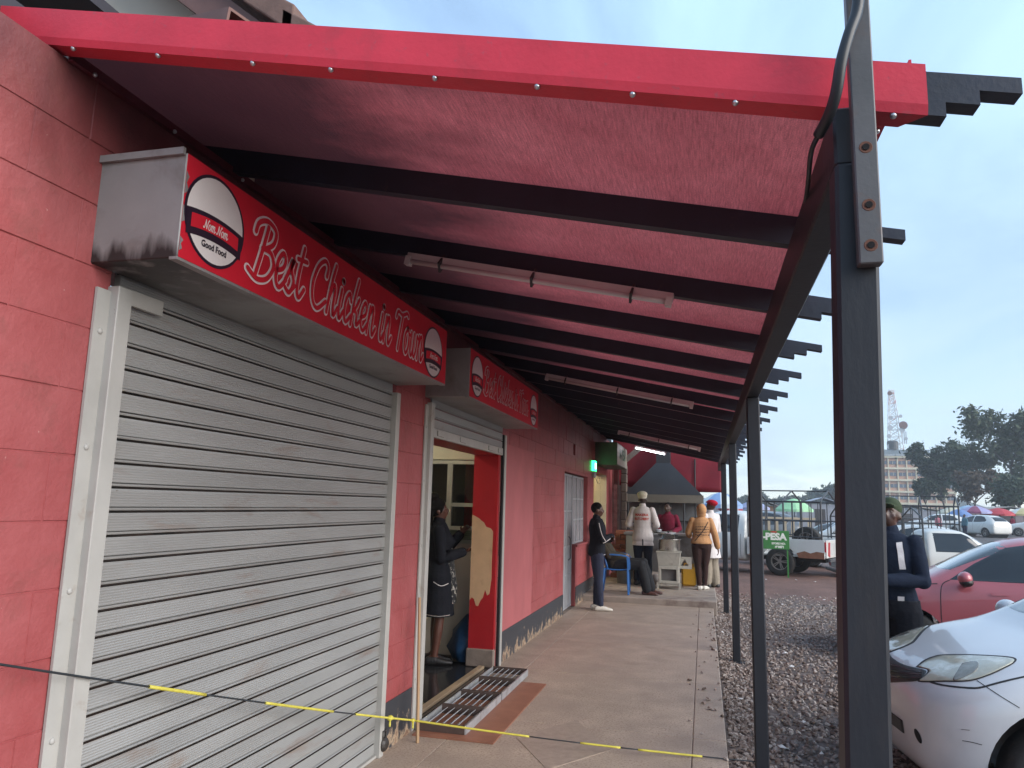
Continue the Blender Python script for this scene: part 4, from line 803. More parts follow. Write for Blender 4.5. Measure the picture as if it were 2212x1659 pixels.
m = MB(); m.box(-0.16, 0.15, 0.4, 0.7, 0.86, 1.5); m.build('duct', M_HOOD, hd)
m = MB(); m.box(x0 - 0.01, x1 + 0.01, -0.012, 0.0, 0.0, 0.17); m.box(x1, x1 + 0.012, 0, 1.1, 0.0, 0.17); m.box(x0 - 0.012, x0, 0, 1.1, 0.0, 0.17); m.build('skirt', pm('hood_skirt', (0.15, 0.138, 0.115), 0.6, 0.2, 4), hd)
for x in (-0.75, 0.45, 0.8): m = MB(); m.tube([(x, 0.02, -1.6), (x, 0.02, 0.1)], 0.02, 8); m.build('support', M_HOOD, hd)
m = MB(); m.box(x0 + 0.02, x1 - 0.1, 1.08, 1.1, -1.1, 0.1); m.build('back_panel', pm('stall_back', (0.14, 0.145, 0.155), 0.6, 0.2, 2), hd)
m = MB(); m.box(x0 + 0.02, x1 - 0.1, 0.95, 1.08, -0.42, -0.39); m.build('shelf', M_HOOD, hd)
for i in range(7):
    m = MB(); m.tube([(-0.6 + 0.09 * i, 0.9, -0.06), (-0.6 + 0.09 * i, 0.9, -0.2 - 0.05 * (i % 3))], 0.008, 6); m.build('hanging_ladle', MATS['dark_iron'], hd)
# red tarpaulin screens closing the end of the veranda
tp = tag(empty('red_tarpaulin', (-0.8, 17.5, 2.0)), 'dark red tarpaulin hung across the far end of the veranda', 'tarpaulin')
def cloth_sheet(pts_top, pts_bot, n=24, amp=0.03):
    m = MB(); rows = 8; vs = []
    for j in range(rows + 1):
        for i in range(n + 1):
            u = i / n; p = Vector(pts_top[0]).lerp(Vector(pts_top[1]), u); q = Vector(pts_bot[0]).lerp(Vector(pts_bot[1]), u); r = p.lerp(q, j / rows)
            r.y += amp * math.sin(u * 21 + j * 0.5) * (j / rows); r.z += (-0.05 * math.sin(math.pi * u) if j == rows else 0); vs.append(r)
    return m.add(vs, [(j * (n + 1) + i, j * (n + 1) + i + 1, (j + 1) * (n + 1) + i + 1, (j + 1) * (n + 1) + i) for j in range(rows) for i in range(n)])
o = cloth_sheet((-1.25, 0, 0.95), (1.2, 0, 0.6)) if False else cloth_sheet(((-1.25, 0, 1.25), (1.25, 0, 0.72)), ((-1.25, 0, 0.1), (1.25, 0, -0.04)))
o.build('sheet', M_CLOTH, tp, smooth=True).modifiers.new('Solid', 'SOLIDIFY').thickness = 0.004
m = MB(); m.tube([(0.62, -0.05, -1.9), (0.62, -0.05, 0.7)], 0.018, 8); m.build('pole', M_HOOD, tp)
# concertina steel shutter folded against the wall, masonry pier, slanting plank
fs_ = tag(empty('folding_gate', (-1.93, 16.35, 0.1)), 'folded bundle of vertical steel gate bars beside the tiled doorway', 'gate')
M_BARS = pm('gate_bar', (0.16, 0.13, 0.115), 0.5, 0.3, 9, metal=0.4, second=(0.07, 0.04, 0.03), sec_scale=6, sec_lo=0.5, sec_hi=0.6)
for i in range(9): m = MB(); m.box(0.018 * i, 0.018 * i + 0.009, 0.02 * (i % 2), 0.03 + 0.02 * (i % 2), 0, 2.4); m.build('bar', M_BARS, fs_)
pr = tag(empty('masonry_pier', (-1.70, 16.62, 0.1)), 'rough dark masonry pier between the gate bars and the stall', 'pier')
for i in range(13): m = MB(); m.box(-0.06 + random.uniform(-.01, .01), 0.07 + random.uniform(-.01, .01), -0.1, 0.1, 0.2 * i + 0.004, 0.2 * i + 0.196, 0.015); m.build('stone', pm('pier_stone', (0.12, 0.09, 0.075), 0.85, 0.3, 7, 0.4, 30, rnd=0.25), pr)
m = MB(); p, q = at(1473 - 1473 + 1335, 915, 16.3), at(1395, 862, 16.3)
m.bar(at(1344, 1002 - 2, 16.2) , at(1395, 862 + 95, 16.2), 0.02, 0.055); tag(m.build('slanting_plank', pm('grey_plank', (0.24, 0.21, 0.19), 0.7, 0.3, 9)), 'pale slanting plank fixed between the pier and the stall hood', 'plank')
m = MB(); m.box(-2.03, -0.08, 18.3, 18.36, 0.1, 2.5); tag(m.build('stall_back_wall', pm('stall_sheet', (0.09, 0.09, 0.095), 0.7, 0.25, 3)), 'dark sheet metal wall closing the back of the food stall', 'wall')
# stove stand with pots
st = tag(empty('charcoal_stove', (-0.65, 14.66, 0.1)), 'beige metal charcoal stove stand under the cooking pot', 'stove')
M_STOVE = pm('stove_paint', (0.40, 0.38, 0.33), 0.5, 0.15, 6, 0.1, 30, second=(0.16, 0.12, 0.1), sec_scale=5, sec_lo=0.55, sec_hi=0.72)
W2 = 0.22
m = MB(); m.add([(-W2, -W2, 0.66), (W2, -W2, 0.66), (W2, W2, 0.66), (-W2, W2, 0.66), (-W2 + .03, -W2 + .03, 0.42), (W2 - .03, -W2 + .03, 0.42), (W2 - .03, W2 - .03, 0.42), (-W2 + .03, W2 - .03, 0.42)], [(0, 1, 2, 3), (0, 4, 5, 1), (1, 5, 6, 2), (2, 6, 7, 3), (3, 7, 4, 0), (7, 6, 5, 4)]); m.build('fire_box', M_STOVE, st, bevel=0.006)
m = MB(); m.box(-W2 - .01, W2 + .01, -W2 - .01, W2 + .01, 0.66, 0.685, 0.004); m.build('top_rim', M_STOVE, st)
m = MB(); m.box(-0.19, -0.14, -0.2, 0.2, 0.1, 0.42); m.box(0.14, 0.19, -0.2, 0.2, 0.1, 0.42); m.box(-0.14, 0.14, -0.2, 0.2, 0.36, 0.42); m.box(-0.14, 0.14, -0.2, 0.2, 0.1, 0.15); m.build('ash_box_frame', M_STOVE, st, bevel=0.006)
m = MB(); m.box(-0.14, 0.14, -0.12, 0.18, 0.15, 0.36); m.build('ash_box', pm('ash_dark', (0.13, 0.12, 0.115), 0.7, 0.2, 6), st)
for x in (-0.2, 0.2):
    for y in (-0.18, 0.18): m = MB(); m.box(x - 0.02, x + 0.02, y - 0.02, y + 0.02, 0, 0.12); m.build('leg', M_STOVE, st)
m = MB(); m.box(-0.22, 0.22, -0.19, -0.17, 0.06, 0.09); m.build('foot_rail', M_STOVE, st)
M_POT = pm('pot_aluminium', (0.62, 0.61, 0.58), 0.24, 0.1, 7, metal=0.9, second=(0.4, 0.37, 0.33), sec_scale=5, sec_lo=0.5, sec_hi=0.7)
pot = tag(empty('cooking_pot', (-0.64, 14.66, 0.785)), 'large shiny aluminium cooking pot on the charcoal stove', 'pot')
m = MB(); m.lathe([(0.001, 0), (0.19, 0.0), (0.2, 0.02), (0.205, 0.21), (0.222, 0.215), (0.222, 0.222), (0.195, 0.222), (0.19, 0.03), (0.001, 0.03)], 28); m.build('vessel', M_POT, pot, smooth=True)
p2_ = tag(empty('small_pot', (-0.66, 14.66, 1.008)), 'smaller lidded aluminium pot sitting on the big cooking pot', 'pot')
m = MB(); m.lathe([(0.001, 0), (0.125, 0.0), (0.13, 0.09), (0.145, 0.095), (0.145, 0.1), (0.06, 0.115), (0.02, 0.12), (0.001, 0.12)], 24); m.build('vessel', M_POT, p2_, smooth=True)
m = MB(); m.sphere((0, 0, 0.135), 0.022, 10, 6); m.build('lid_knob', MATS['clip_black'], p2_, smooth=True)
for sx in (-1, 1): m = MB(); m.tube([(sx * 0.13, -0.03, 0.07), (sx * 0.18, -0.03, 0.075), (sx * 0.18, 0.03, 0.075), (sx * 0.13, 0.03, 0.07)], 0.01, 6); m.build('handle', MATS['clip_black'], p2_, smooth=True)
# yellow jerrycan and a board with a triangle cut in it
jc = tag(empty('jerrycan', (-0.3, 15.3, 0.1)), 'yellow plastic jerrycan on the platform below the counter', 'jerrycan')
M_JC = pm('yellow_plastic', (0.62, 0.33, 0.02), 0.4, 0.1, 6)
m = MB(); m.box(-0.14, 0.14, -0.1, 0.1, 0, 0.36, 0.035); m.build('body', M_JC, jc, smooth=False)
m = MB(); m.lathe([(0.03, 0.36), (0.03, 0.42), (0.001, 0.42)], 12, (0.07, 0, 0)); m.build('spout', M_JC, jc); m = MB(); m.tube([(-0.1, 0, 0.35), (-0.08, 0, 0.42), (0.0, 0, 0.42), (0.03, 0, 0.36)], 0.016, 8); m.build('handle', M_JC, jc)
m = MB(); n_ = [(-0.13, -0.11), (0.13, -0.11), (0.13, 0.11), (-0.13, 0.11)]; tr = [(0.0, 0.065), (0.075, -0.055), (-0.075, -0.055)]
vs = [(x, 0, z) for x, z in n_ + tr] ; m.add(vs, [(0, 1, 5, 6), (1, 2, 4, 5), (2, 3, 4), (3, 0, 6, 4)]); o = tag(m.build('stove_damper_plate', M_STOVE), 'pale metal plate with a triangular hole beside the stove', 'plate'); o.location = (-0.36, 14.62, 0.58); o.modifiers.new('Solid', 'SOLIDIFY').thickness = 0.012
# cooking vessels under the counter
for i, (x, y, r, hh, lb) in enumerate(((-1.2, 15.25, 0.16, 0.3, 'dull aluminium pot on the platform behind the seated man'), (-1.55, 15.2, 0.14, 0.5, 'tall steel drum at the left end of the counter'))):
    m = MB(); m.lathe([(0.001, 0), (r, 0), (r * 1.04, hh), (r * 1.1, hh + 0.01), (r * 0.98, hh + 0.008), (r * 0.95, hh * 0.3), (0.001, hh * 0.3)], 22); tag(m.build('drum', pm('dull_alu', (0.33, 0.33, 0.32), 0.4, 0.2, 6, metal=0.5), smooth=True), lb, 'pot').location = (x, y, 0.1)
m = MB(); m.sphere((0, 0, 0.1), 0.11, 12, 8, (1, 1, 0.9)); tag(m.build('plastic_bag', pm('white_bag', (0.6, 0.58, 0.56), 0.5, 0.1, 9, 0.4, 20), smooth=True), 'white plastic bag on the platform behind the stove', 'bag').location = (-0.92, 15.35, 0.1)
# --- blue plastic armchair
def blue_chair(loc, rz):
    c = tag(empty('plastic_chair', loc, rz), 'blue plastic armchair with a man slouched in it', 'chair'); M = pm('blue_chair', (0.035, 0.16, 0.46), 0.4, 0.12, 7)
    m = MB(); vs = []      # seat, slightly dished; chair faces +X
    for j in range(7):
        for i in range(7): vs.append((-0.22 + 0.44 * i / 6, -0.22 + 0.44 * j / 6, 0.42 + 0.02 * ((i - 3) / 3) ** 2 - 0.015 * (1 - ((j - 3) / 3) ** 2)))
    m.add(vs, [(j * 7 + i, j * 7 + i + 1, (j + 1) * 7 + i + 1, (j + 1) * 7 + i) for j in range(6) for i in range(6)]); o = m.build('seat', M, c, smooth=True); o.modifiers.new('S', 'SOLIDIFY').thickness = 0.02
    m = MB(); vs = []
    for j in range(7):
        for i in range(7): u = (i - 3) / 3; vs.append((-0.2 - 0.13 * j / 6 + 0.05 * u * u, u * (0.23 - 0.02 * j / 6), 0.43 + 0.42 * j / 6 - (0.05 * u * u if j == 6 else 0)))
    m.add(vs, [(j * 7 + i, j * 7 + i + 1, (j + 1) * 7 + i + 1, (j + 1) * 7 + i) for j in range(6) for i in range(6)]); o = m.build('backrest', M, c, smooth=True); o.modifiers.new('S', 'SOLIDIFY').thickness = 0.02
    for sx, sy in ((1, 1), (1, -1), (-1, 1), (-1, -1)):
        m = MB(); top = (0.2 * sx, 0.23 * sy, 0.43); bt = (0.235 * sx - 0.02, 0.27 * sy, 0.0)
        m.bar(top, bt, 0.032, 0.017, (1, 0, 0)); m.build('leg', M, c, bevel=0.006)
    for sy in (1, -1):
        m = MB(); P = catmull([(0.22, 0.25 * sy, 0.42), (0.21, 0.27 * sy, 0.6), (0.15, 0.28 * sy, 0.655), (-0.1, 0.27 * sy, 0.67), (-0.28, 0.24 * sy, 0.66)], 5)
        for i in range(len(P) - 1): m.bar(P[i], P[i + 1] + (P[i + 1] - P[i]) * 0.1, 0.027, 0.011, (0, sy, 0.2) if i < 6 else (0, 0, 1))
        m.build('armrest', M, c)
    return c
blue_chair((-1.50, 13.45, 0.1), 0.06)
# litter
rl = random.Random(3)
M_PAPER = pm('litter_paper', (0.7, 0.68, 0.66), 0.7)
spots = [(345, 0)]
for i, (px, py) in enumerate(((1445, 1490), (1560, 1372), (1695, 1418), (1900 - 190, 1448), (1760, 1260), (1640, 1590), (1690, 1625), (1735, 1570), (1775, 1640), (1655, 1255), (1690, 1310), (1720, 1256), (1600, 1520), (1780, 1300))):
    c = atZ(px, py, G0)
    if c.x < 0.2: continue
    m = MB(); s = rl.uniform(0.02, 0.05); a = rl.uniform(0, 3)
    pts = [(s * math.cos(a + k * 1.256) * rl.uniform(.5, 1.2), s * math.sin(a + k * 1.256) * rl.uniform(.5, 1.2), rl.uniform(0, 0.02)) for k in range(5)] + [(0, 0, rl.uniform(0.015, 0.03))]
    m.add(pts, [(k, (k + 1) % 5, 5) for k in range(5)]); o = tag(m.build('paper_scrap', M_PAPER), 'scrap of white litter lying on the gravel', 'litter', 'white litter scraps on the gravel'); o.location = (c.x, c.y, gz(c.x, c.y) + 0.028); o.modifiers.new('S', 'SOLIDIFY').thickness = 0.002
# ================================================================== PEOPLE
def remesh(mb, vox, smooth=4):
    me = mb.mesh('tmp', fix=True); o = bpy.data.objects.new('tmp', me); COL.objects.link(o)
    r = o.modifiers.new('R', 'REMESH'); r.mode = 'VOXEL'; r.voxel_size = vox; r.use_smooth_shade = True
    if smooth: s = o.modifiers.new('S', 'SMOOTH'); s.iterations = smooth; s.factor = 0.5
    dg = bpy.context.evaluated_depsgraph_get(); dg.update(); out = bpy.data.meshes.new_from_object(o.evaluated_get(dg)); bpy.data.objects.remove(o)
    out.polygons.foreach_set('use_smooth', [True] * len(out.polygons)); return out
def ringloft(mb, rings, M=None, n=18):
    """rings: (z, halfwidth, halfdepth, ycentre) stacked ellipses"""
    vs = []
    for z, a, b, yc in rings:
        for k in range(n):
            t = 2 * math.pi * k / n; p = Vector((a * math.cos(t), yc + b * math.sin(t), z)); vs.append(M @ p if M else p)
    fs = [(i * n + k, i * n + (k + 1) % n, (i + 1) * n + (k + 1) % n, (i + 1) * n + k) for i in range(len(rings) - 1) for k in range(n)]
    fs += [tuple(range(n))[::-1], tuple((len(rings) - 1) * n + k for k in range(n))]; mb.add(vs, fs)
def limb(mb, pts, rad, n=12):
    pts = [Vector(p) for p in pts]; mb.tube(pts, rad, n)
    for p, r in zip(pts, rad): mb.sphere(p, r * 0.995, 10, 8)
def hand(mb, w, d, nrm, curl=0.5, side=1, s=1.0):
    d = Vector(d).normalized(); nrm = Vector(nrm); nrm = (nrm - d * nrm.dot(d)).normalized(); sd = d.cross(nrm) * side; w = Vector(w)
    for i in range(5):
        c = w + d * (0.015 + 0.017 * i) * s
        for j in (-1, 0, 1): mb.sphere(c + sd * 0.017 * j * s, 0.0165 * s, 8, 6)
    for i in range(4):
        b = w + d * 0.09 * s + sd * (0.027 - 0.018 * i) * s; dd = d.copy(); pts = [b]; ln = (0.036, 0.042, 0.039, 0.03)[i]
        for k in range(3):
            a = curl * (0.6 + 0.4 * k); dd = (dd * math.cos(a) + nrm * math.sin(a)).normalized(); pts.append(pts[-1] + dd * ln * (1, 0.75, 0.6)[k] * s)
        limb(mb, pts, [0.0092 * s, 0.0088 * s, 0.0082 * s, 0.0072 * s], 8)
    b = w + d * 0.03 * s + sd * 0.03 * s; limb(mb, [b, b + (sd * 0.7 + d * 0.7 + nrm * 0.2).normalized() * 0.036 * s, b + (sd * 0.55 + d * 1.0 + nrm * 0.4).normalized() * 0.064 * s], [0.012 * s, 0.0105 * s, 0.009 * s], 8)
TORSO = [(0.84, .13, .095, -.005), (0.90, .160, .112, -.008), (0.97, .162, .112, -.005), (1.06, .142, .098, 0.0), (1.16, .145, .10, 0.004), (1.27, .160, .112, .004), (1.36, .165, .105, -.004), (1.42, .135, .082, -.012), (1.465, .07, .062, -.012)]
def person(label, loc, rz, H=1.72, lean=0.0, pelvis=None, head=(0, 0), J=None, wear=(), skin=(0.085, 0.038, 0.025), vox=0.010, hands=(0.5, 0.5), hdir=(None, None), hips=1.0, bust=0.0, extras=None, facing=True):
    s = H / 1.72; root = tag(empty('person', loc, rz), label, 'person'); root.scale = (s, s, s)
    pv = Vector(pelvis or (0, 0, 0.92)); MU = Matrix.Translation(pv) @ Matrix.Rotation(-lean, 4, 'X') @ Matrix.Translation((0, 0, -0.92))
    D = {'sl': MU @ Vector((-.178, -.012, 1.40)), 'sr': MU @ Vector((.178, -.012, 1.40)), 'el': (-.215, -.03, 1.12), 'er': (.215, -.03, 1.12), 'wl': (-.225, .05, .87), 'wr': (.225, .05, .87),
         'hl': pv + Vector((-.09, 0, -.03)), 'hr': pv + Vector((.09, 0, -.03)), 'kl': (-.095, .02, .49), 'kr': (.095, .02, .49), 'al': (-.09, -.01, .085), 'ar': (.09, -.01, .085), 'fl': (0, 1), 'fr': (0, 1)}
    D.update(J or {}); V = {k: Vector(v) for k, v in D.items()}
    MH = MU @ Matrix.Translation((0, -0.01, 1.47)) @ Matrix.Rotation(head[0], 4, 'Z') @ Matrix.Rotation(-head[1], 4, 'X') @ Matrix.Translation((0, 0.01, -1.47))
    tor = [(z, a * (hips if z < 1.0 else 1), b * (hips if z < 1.0 else 1) + (bust if 1.2 < z < 1.35 else 0), y + (bust if 1.2 < z < 1.35 else 0)) for z, a, b, y in TORSO]
    sk = pm('skin_%d' % int(skin[0] * 1000), skin, 0.38, 0.15, 14, 0.15, 90, space='O')
    # ---- body
    m = MB(); ringloft(m, tor, MU)
    limb(m, [MU @ Vector((0, -.012, 1.43)), MH @ Vector((0, .0, 1.53))], [.056, .052])
    hd_ = MB(); hd_.sphere((0, -.005, 1.625), 1, 18, 14, (.074, .094, .098)); hd_.sphere((0, .028, 1.565), 1, 14, 10, (.056, .066, .072)); hd_.sphere((0, .055, 1.528), .026, 8, 6)
    limb(hd_, [(0, .088, 1.615), (0, .104, 1.582)], [.010, .0145], 8)
    for sx in (-1, 1):
        hd_.sphere((sx * .076, -.008, 1.592), 1, 8, 8, (.009, .02, .032)); hd_.sphere((sx * .032, .076, 1.632), 1, 8, 6, (.024, .014, .009)); hd_.sphere((sx * .04, .062, 1.578), 1, 8, 6, (.024, .022, .02))
    limb(hd_, [(-.02, .083, 1.551), (0, .089, 1.552), (.02, .083, 1.551)], [.008, .0105, .008], 6)
    m.add([MH @ Vector(v) for v in hd_.v], hd_.f)
    for q, sg in (('l', -1), ('r', 1)):
        limb(m, [V['s' + q], V['s' + q].lerp(V['e' + q], .5), V['e' + q], V['e' + q].lerp(V['w' + q], .35), V['w' + q]], [.056, .049, .041, .041, .028])
        dv_ = hdir[0 if q == 'l' else 1]; d = Vector(dv_[0]) if dv_ else (V['w' + q] - V['e' + q]); nr = Vector(dv_[1]) if dv_ else Vector((-sg, 0.3, 0))
        hand(m, V['w' + q], d, nr, hands[0 if q == 'l' else 1], sg)
        limb(m, [V['h' + q], V['h' + q].lerp(V['k' + q], .5), V['k' + q], V['k' + q].lerp(V['a' + q], .35), V['a' + q]], [.095 * hips, .08 * hips, .055, .056, .037])
        f = Vector((V['f' + q].x, V['f' + q].y, 0)).normalized(); a = V['a' + q]
        limb(m, [a + Vector((0, 0, -.02)) - f * .035, a + f * .06 + Vector((0, 0, -.042)), a + f * .11 + Vector((0, 0, -.055))], [.034, .03, .022])
    me = remesh(m, vox); link('body', me, sk, root)
    if facing:
        for sx in (-1, 1):
            e = MB(); e.sphere((0, 0, 0), .009, 8, 6); o = e.build('eye', pm('eye_white', (0.2, 0.17, 0.15), 0.4), root, smooth=True); o.matrix_local = MH @ Matrix.Translation((sx * .031, .0775, 1.613)) @ Matrix.Diagonal((1.2, .8, .6, 1))
    out = {}
    for w in wear:
        k = w['kind']; th = w.get('th', .016); m = MB(); nm = k
        if k == 'top':
            nm = w.get('name', 'jacket'); hem = w.get('hem', .9); R = []
            if hem < .84:
                n_ = 5
                for i in range(n_): z = hem + (.84 - hem) * i / n_; R.append((z, .185 * hips + w.get('flare', .02) * (1 - i / n_), .142 * hips + w.get('flare', .02) * .7 * (1 - i / n_), 0))
            R += [(z, max(a, .178 * hips if z < .95 and hem < .84 else 0) + th, max(b, .128 * hips if z < .95 and hem < .84 else 0) + th, y) for z, a, b, y in tor if z >= max(hem, .841 if hem < .84 else 0) - 0.001]
            if hem >= .84: R.insert(0, (hem, np.interp(hem, [q[0] for q in tor], [q[1] for q in tor]) + th * 1.1, np.interp(hem, [q[0] for q in tor], [q[2] for q in tor]) + th * 1.1, -.003))
            ringloft(m, R, MU)
            for q in 'lr':
                S, E, W_ = V['s' + q], V['e' + q], V['w' + q]; e_ = w.get('sleeve', .93)
                limb(m, [S, S.lerp(E, .5), E, E.lerp(W_, .4), E.lerp(W_, e_)], [.050 + th * .6, .047 + th * .8, .042 + th * .9, .040 + th, .030 + th])
            if w.get('collar', True): limb(m, [MU @ Vector((0, -.015, 1.44)), MU @ Vector((0, -.012, 1.49))], [.07, .066])
            if w.get('hood'):
                h2 = MB(); h2.sphere((0, -.03, 1.625), 1, 16, 12, (.105, .118, .128)); h2.sphere((0, -.03, 1.54), 1, 14, 10, (.098, .09, .09)); m.add([MH @ Vector(v) for v in h2.v], h2.f)
        elif k == 'trousers':
            ringloft(m, [(z, a + th, b + th, y) for z, a, b, y in tor if .83 < z < 1.02], MU)
            for q in 'lr':
                h_, kk, a = V['h' + q], V['k' + q], V['a' + q]; fl = w.get('flare', .0)
                limb(m, [h_, h_.lerp(kk, .5), kk, kk.lerp(a, .4), kk.lerp(a, w.get('end', .97))], [.098 * hips + th * .6, .083 * hips + th, .058 + th + fl * .5, .057 + th + fl * .7, .041 + th + fl])
        elif k == 'shoes':
            for q in 'lr':
                f = Vector((V['f' + q].x, V['f' + q].y, 0)).normalized(); a = V['a' + q]; sdv = Vector((f.y, -f.x, 0)); b0 = a.z - .085
                for t, wd, ht in ((-.07, .04, .05), (-.05, .042, .055), (-.02, .044, .058), (.01, .046, .056), (.04, .047, .05), (.07, .048, .044), (.1, .048, .038), (.13, .046, .034), (.155, .042, .03), (.175, .036, .026)):
                    for j in (-1, 0, 1): c = a + f * t + sdv * j * (wd - .02); m.sphere((c.x, c.y, b0 + ht * .8), 1, 8, 6, (.028, .028, ht * .8))
                if w.get('high'): limb(m, [a + Vector((0, 0, -.02)), a + Vector((0, 0, .07))], [.05, .052])
        elif k == 'hair':
            h2 = MB(); h2.sphere((0, -.016, 1.637), 1, 16, 12, (.078 + th * .5, .095 + th * .5, .095 + th * .5))
            if w.get('bun'): h2.sphere((0, -.05, 1.755), 1, 12, 10, (.07, .08, .05)); h2.sphere((0, -.09, 1.63), 1, 12, 10, (.07, .05, .09)); [limb(h2, [(.075 * math.sin(t), -.06 - .04 * math.cos(t), 1.62), (.09 * math.sin(t), -.075 - .04 * math.cos(t), 1.45)], [.018, .012], 6) for t in (-1.2, -.6, 0, .6, 1.2)]
            m.add([MH @ Vector(v) for v in h2.v if True], h2.f)
            # keep hair off the face
            cut = MH @ Vector((0, .045, 1.60)); nrm_ = (MH.to_3x3() @ Vector((0, 1, -.55))).normalized()
            me = remesh(m, vox); bm = bmesh.new(); bm.from_mesh(me); bmesh.ops.bisect_plane(bm, geom=bm.verts[:] + bm.edges[:] + bm.faces[:], plane_co=cut, plane_no=nrm_, clear_outer=True); bm.to_mesh(me); bm.free()
            out[k] = link('hair', me, w['mat'], root); continue
        elif k == 'cap':
            nm = 'cap'; h2 = MB(); st = w.get('style', 'peaked')
            if st == 'chef': h2.sphere((0, -.012, 1.66), 1, 16, 10, (.088, .104, .06)); h2.sphere((0, -.02, 1.705), 1, 16, 10, (.10, .115, .062)); h2.sphere((.015, -.05, 1.70), 1, 12, 8, (.09, .09, .05))
            elif st == 'flat': h2.sphere((0, -.02, 1.68), 1, 16, 10, (.098, .118, .055)); h2.sphere((0, .06, 1.665), 1, 12, 8, (.08, .07, .02)); h2.sphere((0, -.02, 1.65), 1, 16, 10, (.085, .1, .04))
            else: h2.sphere((0, -.012, 1.665), 1, 16, 10, (.086, .104, .085)); h2.sphere((0, .10, 1.655), 1, 12, 8, (.07, .085, .012))
            m.add([MH @ Vector(v) for v in h2.v], h2.f)
        elif k == 'skirt':
            nm = w.get('name', 'skirt'); ringloft(m, [(z, a, b, y) for z, a, b, y in w['rings']], MU)
        out[nm] = link(nm, remesh(m, vox), w['mat'], root)
    return root, out, MU, MH
def bvh_of(o):
    me = o.data; return BVHTree.FromPolygons([v.co.copy() for v in me.vertices], [tuple(p.vertices) for p in me.polygons])
def on_surface(b, org, d, off):
    h = b.ray_cast(Vector(org), Vector(d))
    return (h[0] - Vector(d) * off) if h[0] is not None else None
def stripe(b, pts, w, proj, mat, name, par, off=0.004, n=10):
    """strip following a polyline projected on a surface; proj maps (u,v)->(origin, direction)"""
    P = catmull([(p[0], p[1], 0) for p in pts], n); m = MB(); L_, R_ = [], []
    for i in range(len(P)):
        d = (P[min(i + 1, len(P) - 1)] - P[max(i - 1, 0)]); d.normalize(); nn = Vector((-d.y, d.x, 0)) * w / 2
        for q, lst in ((P[i] + nn, L_), (P[i] - nn, R_)):
            o, dr = proj(q.x, q.y); lst.append(on_surface(b, o, dr, off))
    for i in range(len(P) - 1):
        if None not in (L_[i], L_[i + 1], R_[i], R_[i + 1]): m.quad(L_[i], L_[i + 1], R_[i + 1], R_[i])
    return m.build(name, mat, par, fix=False, smooth=True) if m.v else None
def wrap_text(b, s, size, proj, mat, name, par, u0, v0, bold=0.002, off=0.004, sx=1.0):
    me = text_mesh(s, size, bold); bm = bmesh.new(); bm.from_mesh(me); bmesh.ops.triangulate(bm, faces=bm.faces)
    dead = []
    for v in bm.verts:
        o, d = proj(u0 + v.co.x * sx, v0 + v.co.y); h = on_surface(b, o, d, off)
        if h is None: dead.append(v)
        else: v.co = h
    bmesh.ops.delete(bm, geom=dead, context='VERTS'); bm.to_mesh(me); bm.free(); return link(name, me, mat, par)
fab = lambda n, c, r=0.85, v=0.18, sc=9: pm('cloth_' + n, c, r, v, sc, 1.0, 13, space='O', spec=0.12)
K_BLACK, K_NAVY, K_DENIM = fab('black', (0.012, 0.013, 0.018)), fab('navy', (0.014, 0.02, 0.036)), fab('denim', (0.03, 0.035, 0.06))
K_WHITE, K_TAN, K_BROWN = fab('white', (0.62, 0.58, 0.57), v=0.08), fab('tan', (0.46, 0.25, 0.12), v=0.12), fab('brownleg', (0.04, 0.022, 0.02))
K_MAROON, K_BEIGE, K_TWEED = fab('maroon', (0.13, 0.012, 0.03)), fab('beige', (0.27, 0.23, 0.18)), fab('tweed', (0.045, 0.038, 0.028), v=0.35, sc=40)
K_OLIVE, K_REDCAP, K_CREAM = fab('olive', (0.045, 0.06, 0.035)), fab('redcap', (0.4, 0.012, 0.03)), fab('cream', (0.66, 0.62, 0.5), v=0.07)
K_SHOEW, K_SHOEK, K_SHOEB = pm('shoe_white', (0.6, 0.57, 0.5), 0.6, 0.1, 20, space='O'), pm('shoe_black', (0.015, 0.014, 0.015), 0.5), pm('shoe_brown', (0.07, 0.025, 0.018), 0.4)
K_HAIR = pm('hair_black', (0.007, 0.006, 0.006), 0.75, 0.3, 60, 0.6, 160, space='O', spec=0.1)
def face_dir(dx, dy): return math.atan2(-dx, dy)
HAIR = {'kind': 'hair', 'mat': K_HAIR, 'th': .004}
# woman in the doorway, looking at her phone
pw, wo_, mu, mh = person('woman in long black coat standing in the doorway holding a phone', (-2.64, 7.36, 0), face_dir(.93, .36), 1.62, head=(0.0, -0.15),
    J={'er': (.20, .02, 1.10), 'wr': (.10, .27, 1.17), 'el': (-.20, .04, 1.12), 'wl': (-.06, .24, 1.36), 'kl': (-.08, .0, .47), 'kr': (.08, .03, .47)}, hips=1.12, bust=.02, hands=(0.9, 0.9), hdir=(None, ((.0, 1, .35), (-.3, -.4, 1))),
    wear=[{'kind': 'top', 'name': 'coat', 'mat': K_BLACK, 'hem': .50, 'th': .022, 'flare': .05}, {'kind': 'skirt', 'name': 'print_dress', 'rings': [(.62, .10, .05, .16), (.8, .10, .06, .155), (1.0, .1, .06, .12), (1.2, .08, .05, .11)], 'mat': pm('print_dress', (0.02, 0.02, 0.022), 0.8, 0.2, 10, second=(0.5, 0.47, 0.42), sec_scale=28, sec_lo=0.55, sec_hi=0.6, space='O')},
          {'kind': 'hair', 'mat': K_HAIR, 'th': .02, 'bun': True}, {'kind': 'shoes', 'mat': K_SHOEK}], skin=(0.095, 0.036, 0.024))
b_ = bvh_of(wo_['coat']); pf = lambda u, v: (Vector((2, u, v)), Vector((-1, 0, 0)))
stripe(b_, [(-.05, .86), (0.03, .82), (.11, .84)], .008, pf, K_WHITE, 'pocket_trim', pw)
pb = lambda u, v: (Vector((2, u, v)), Vector((-1, 0, 0)))
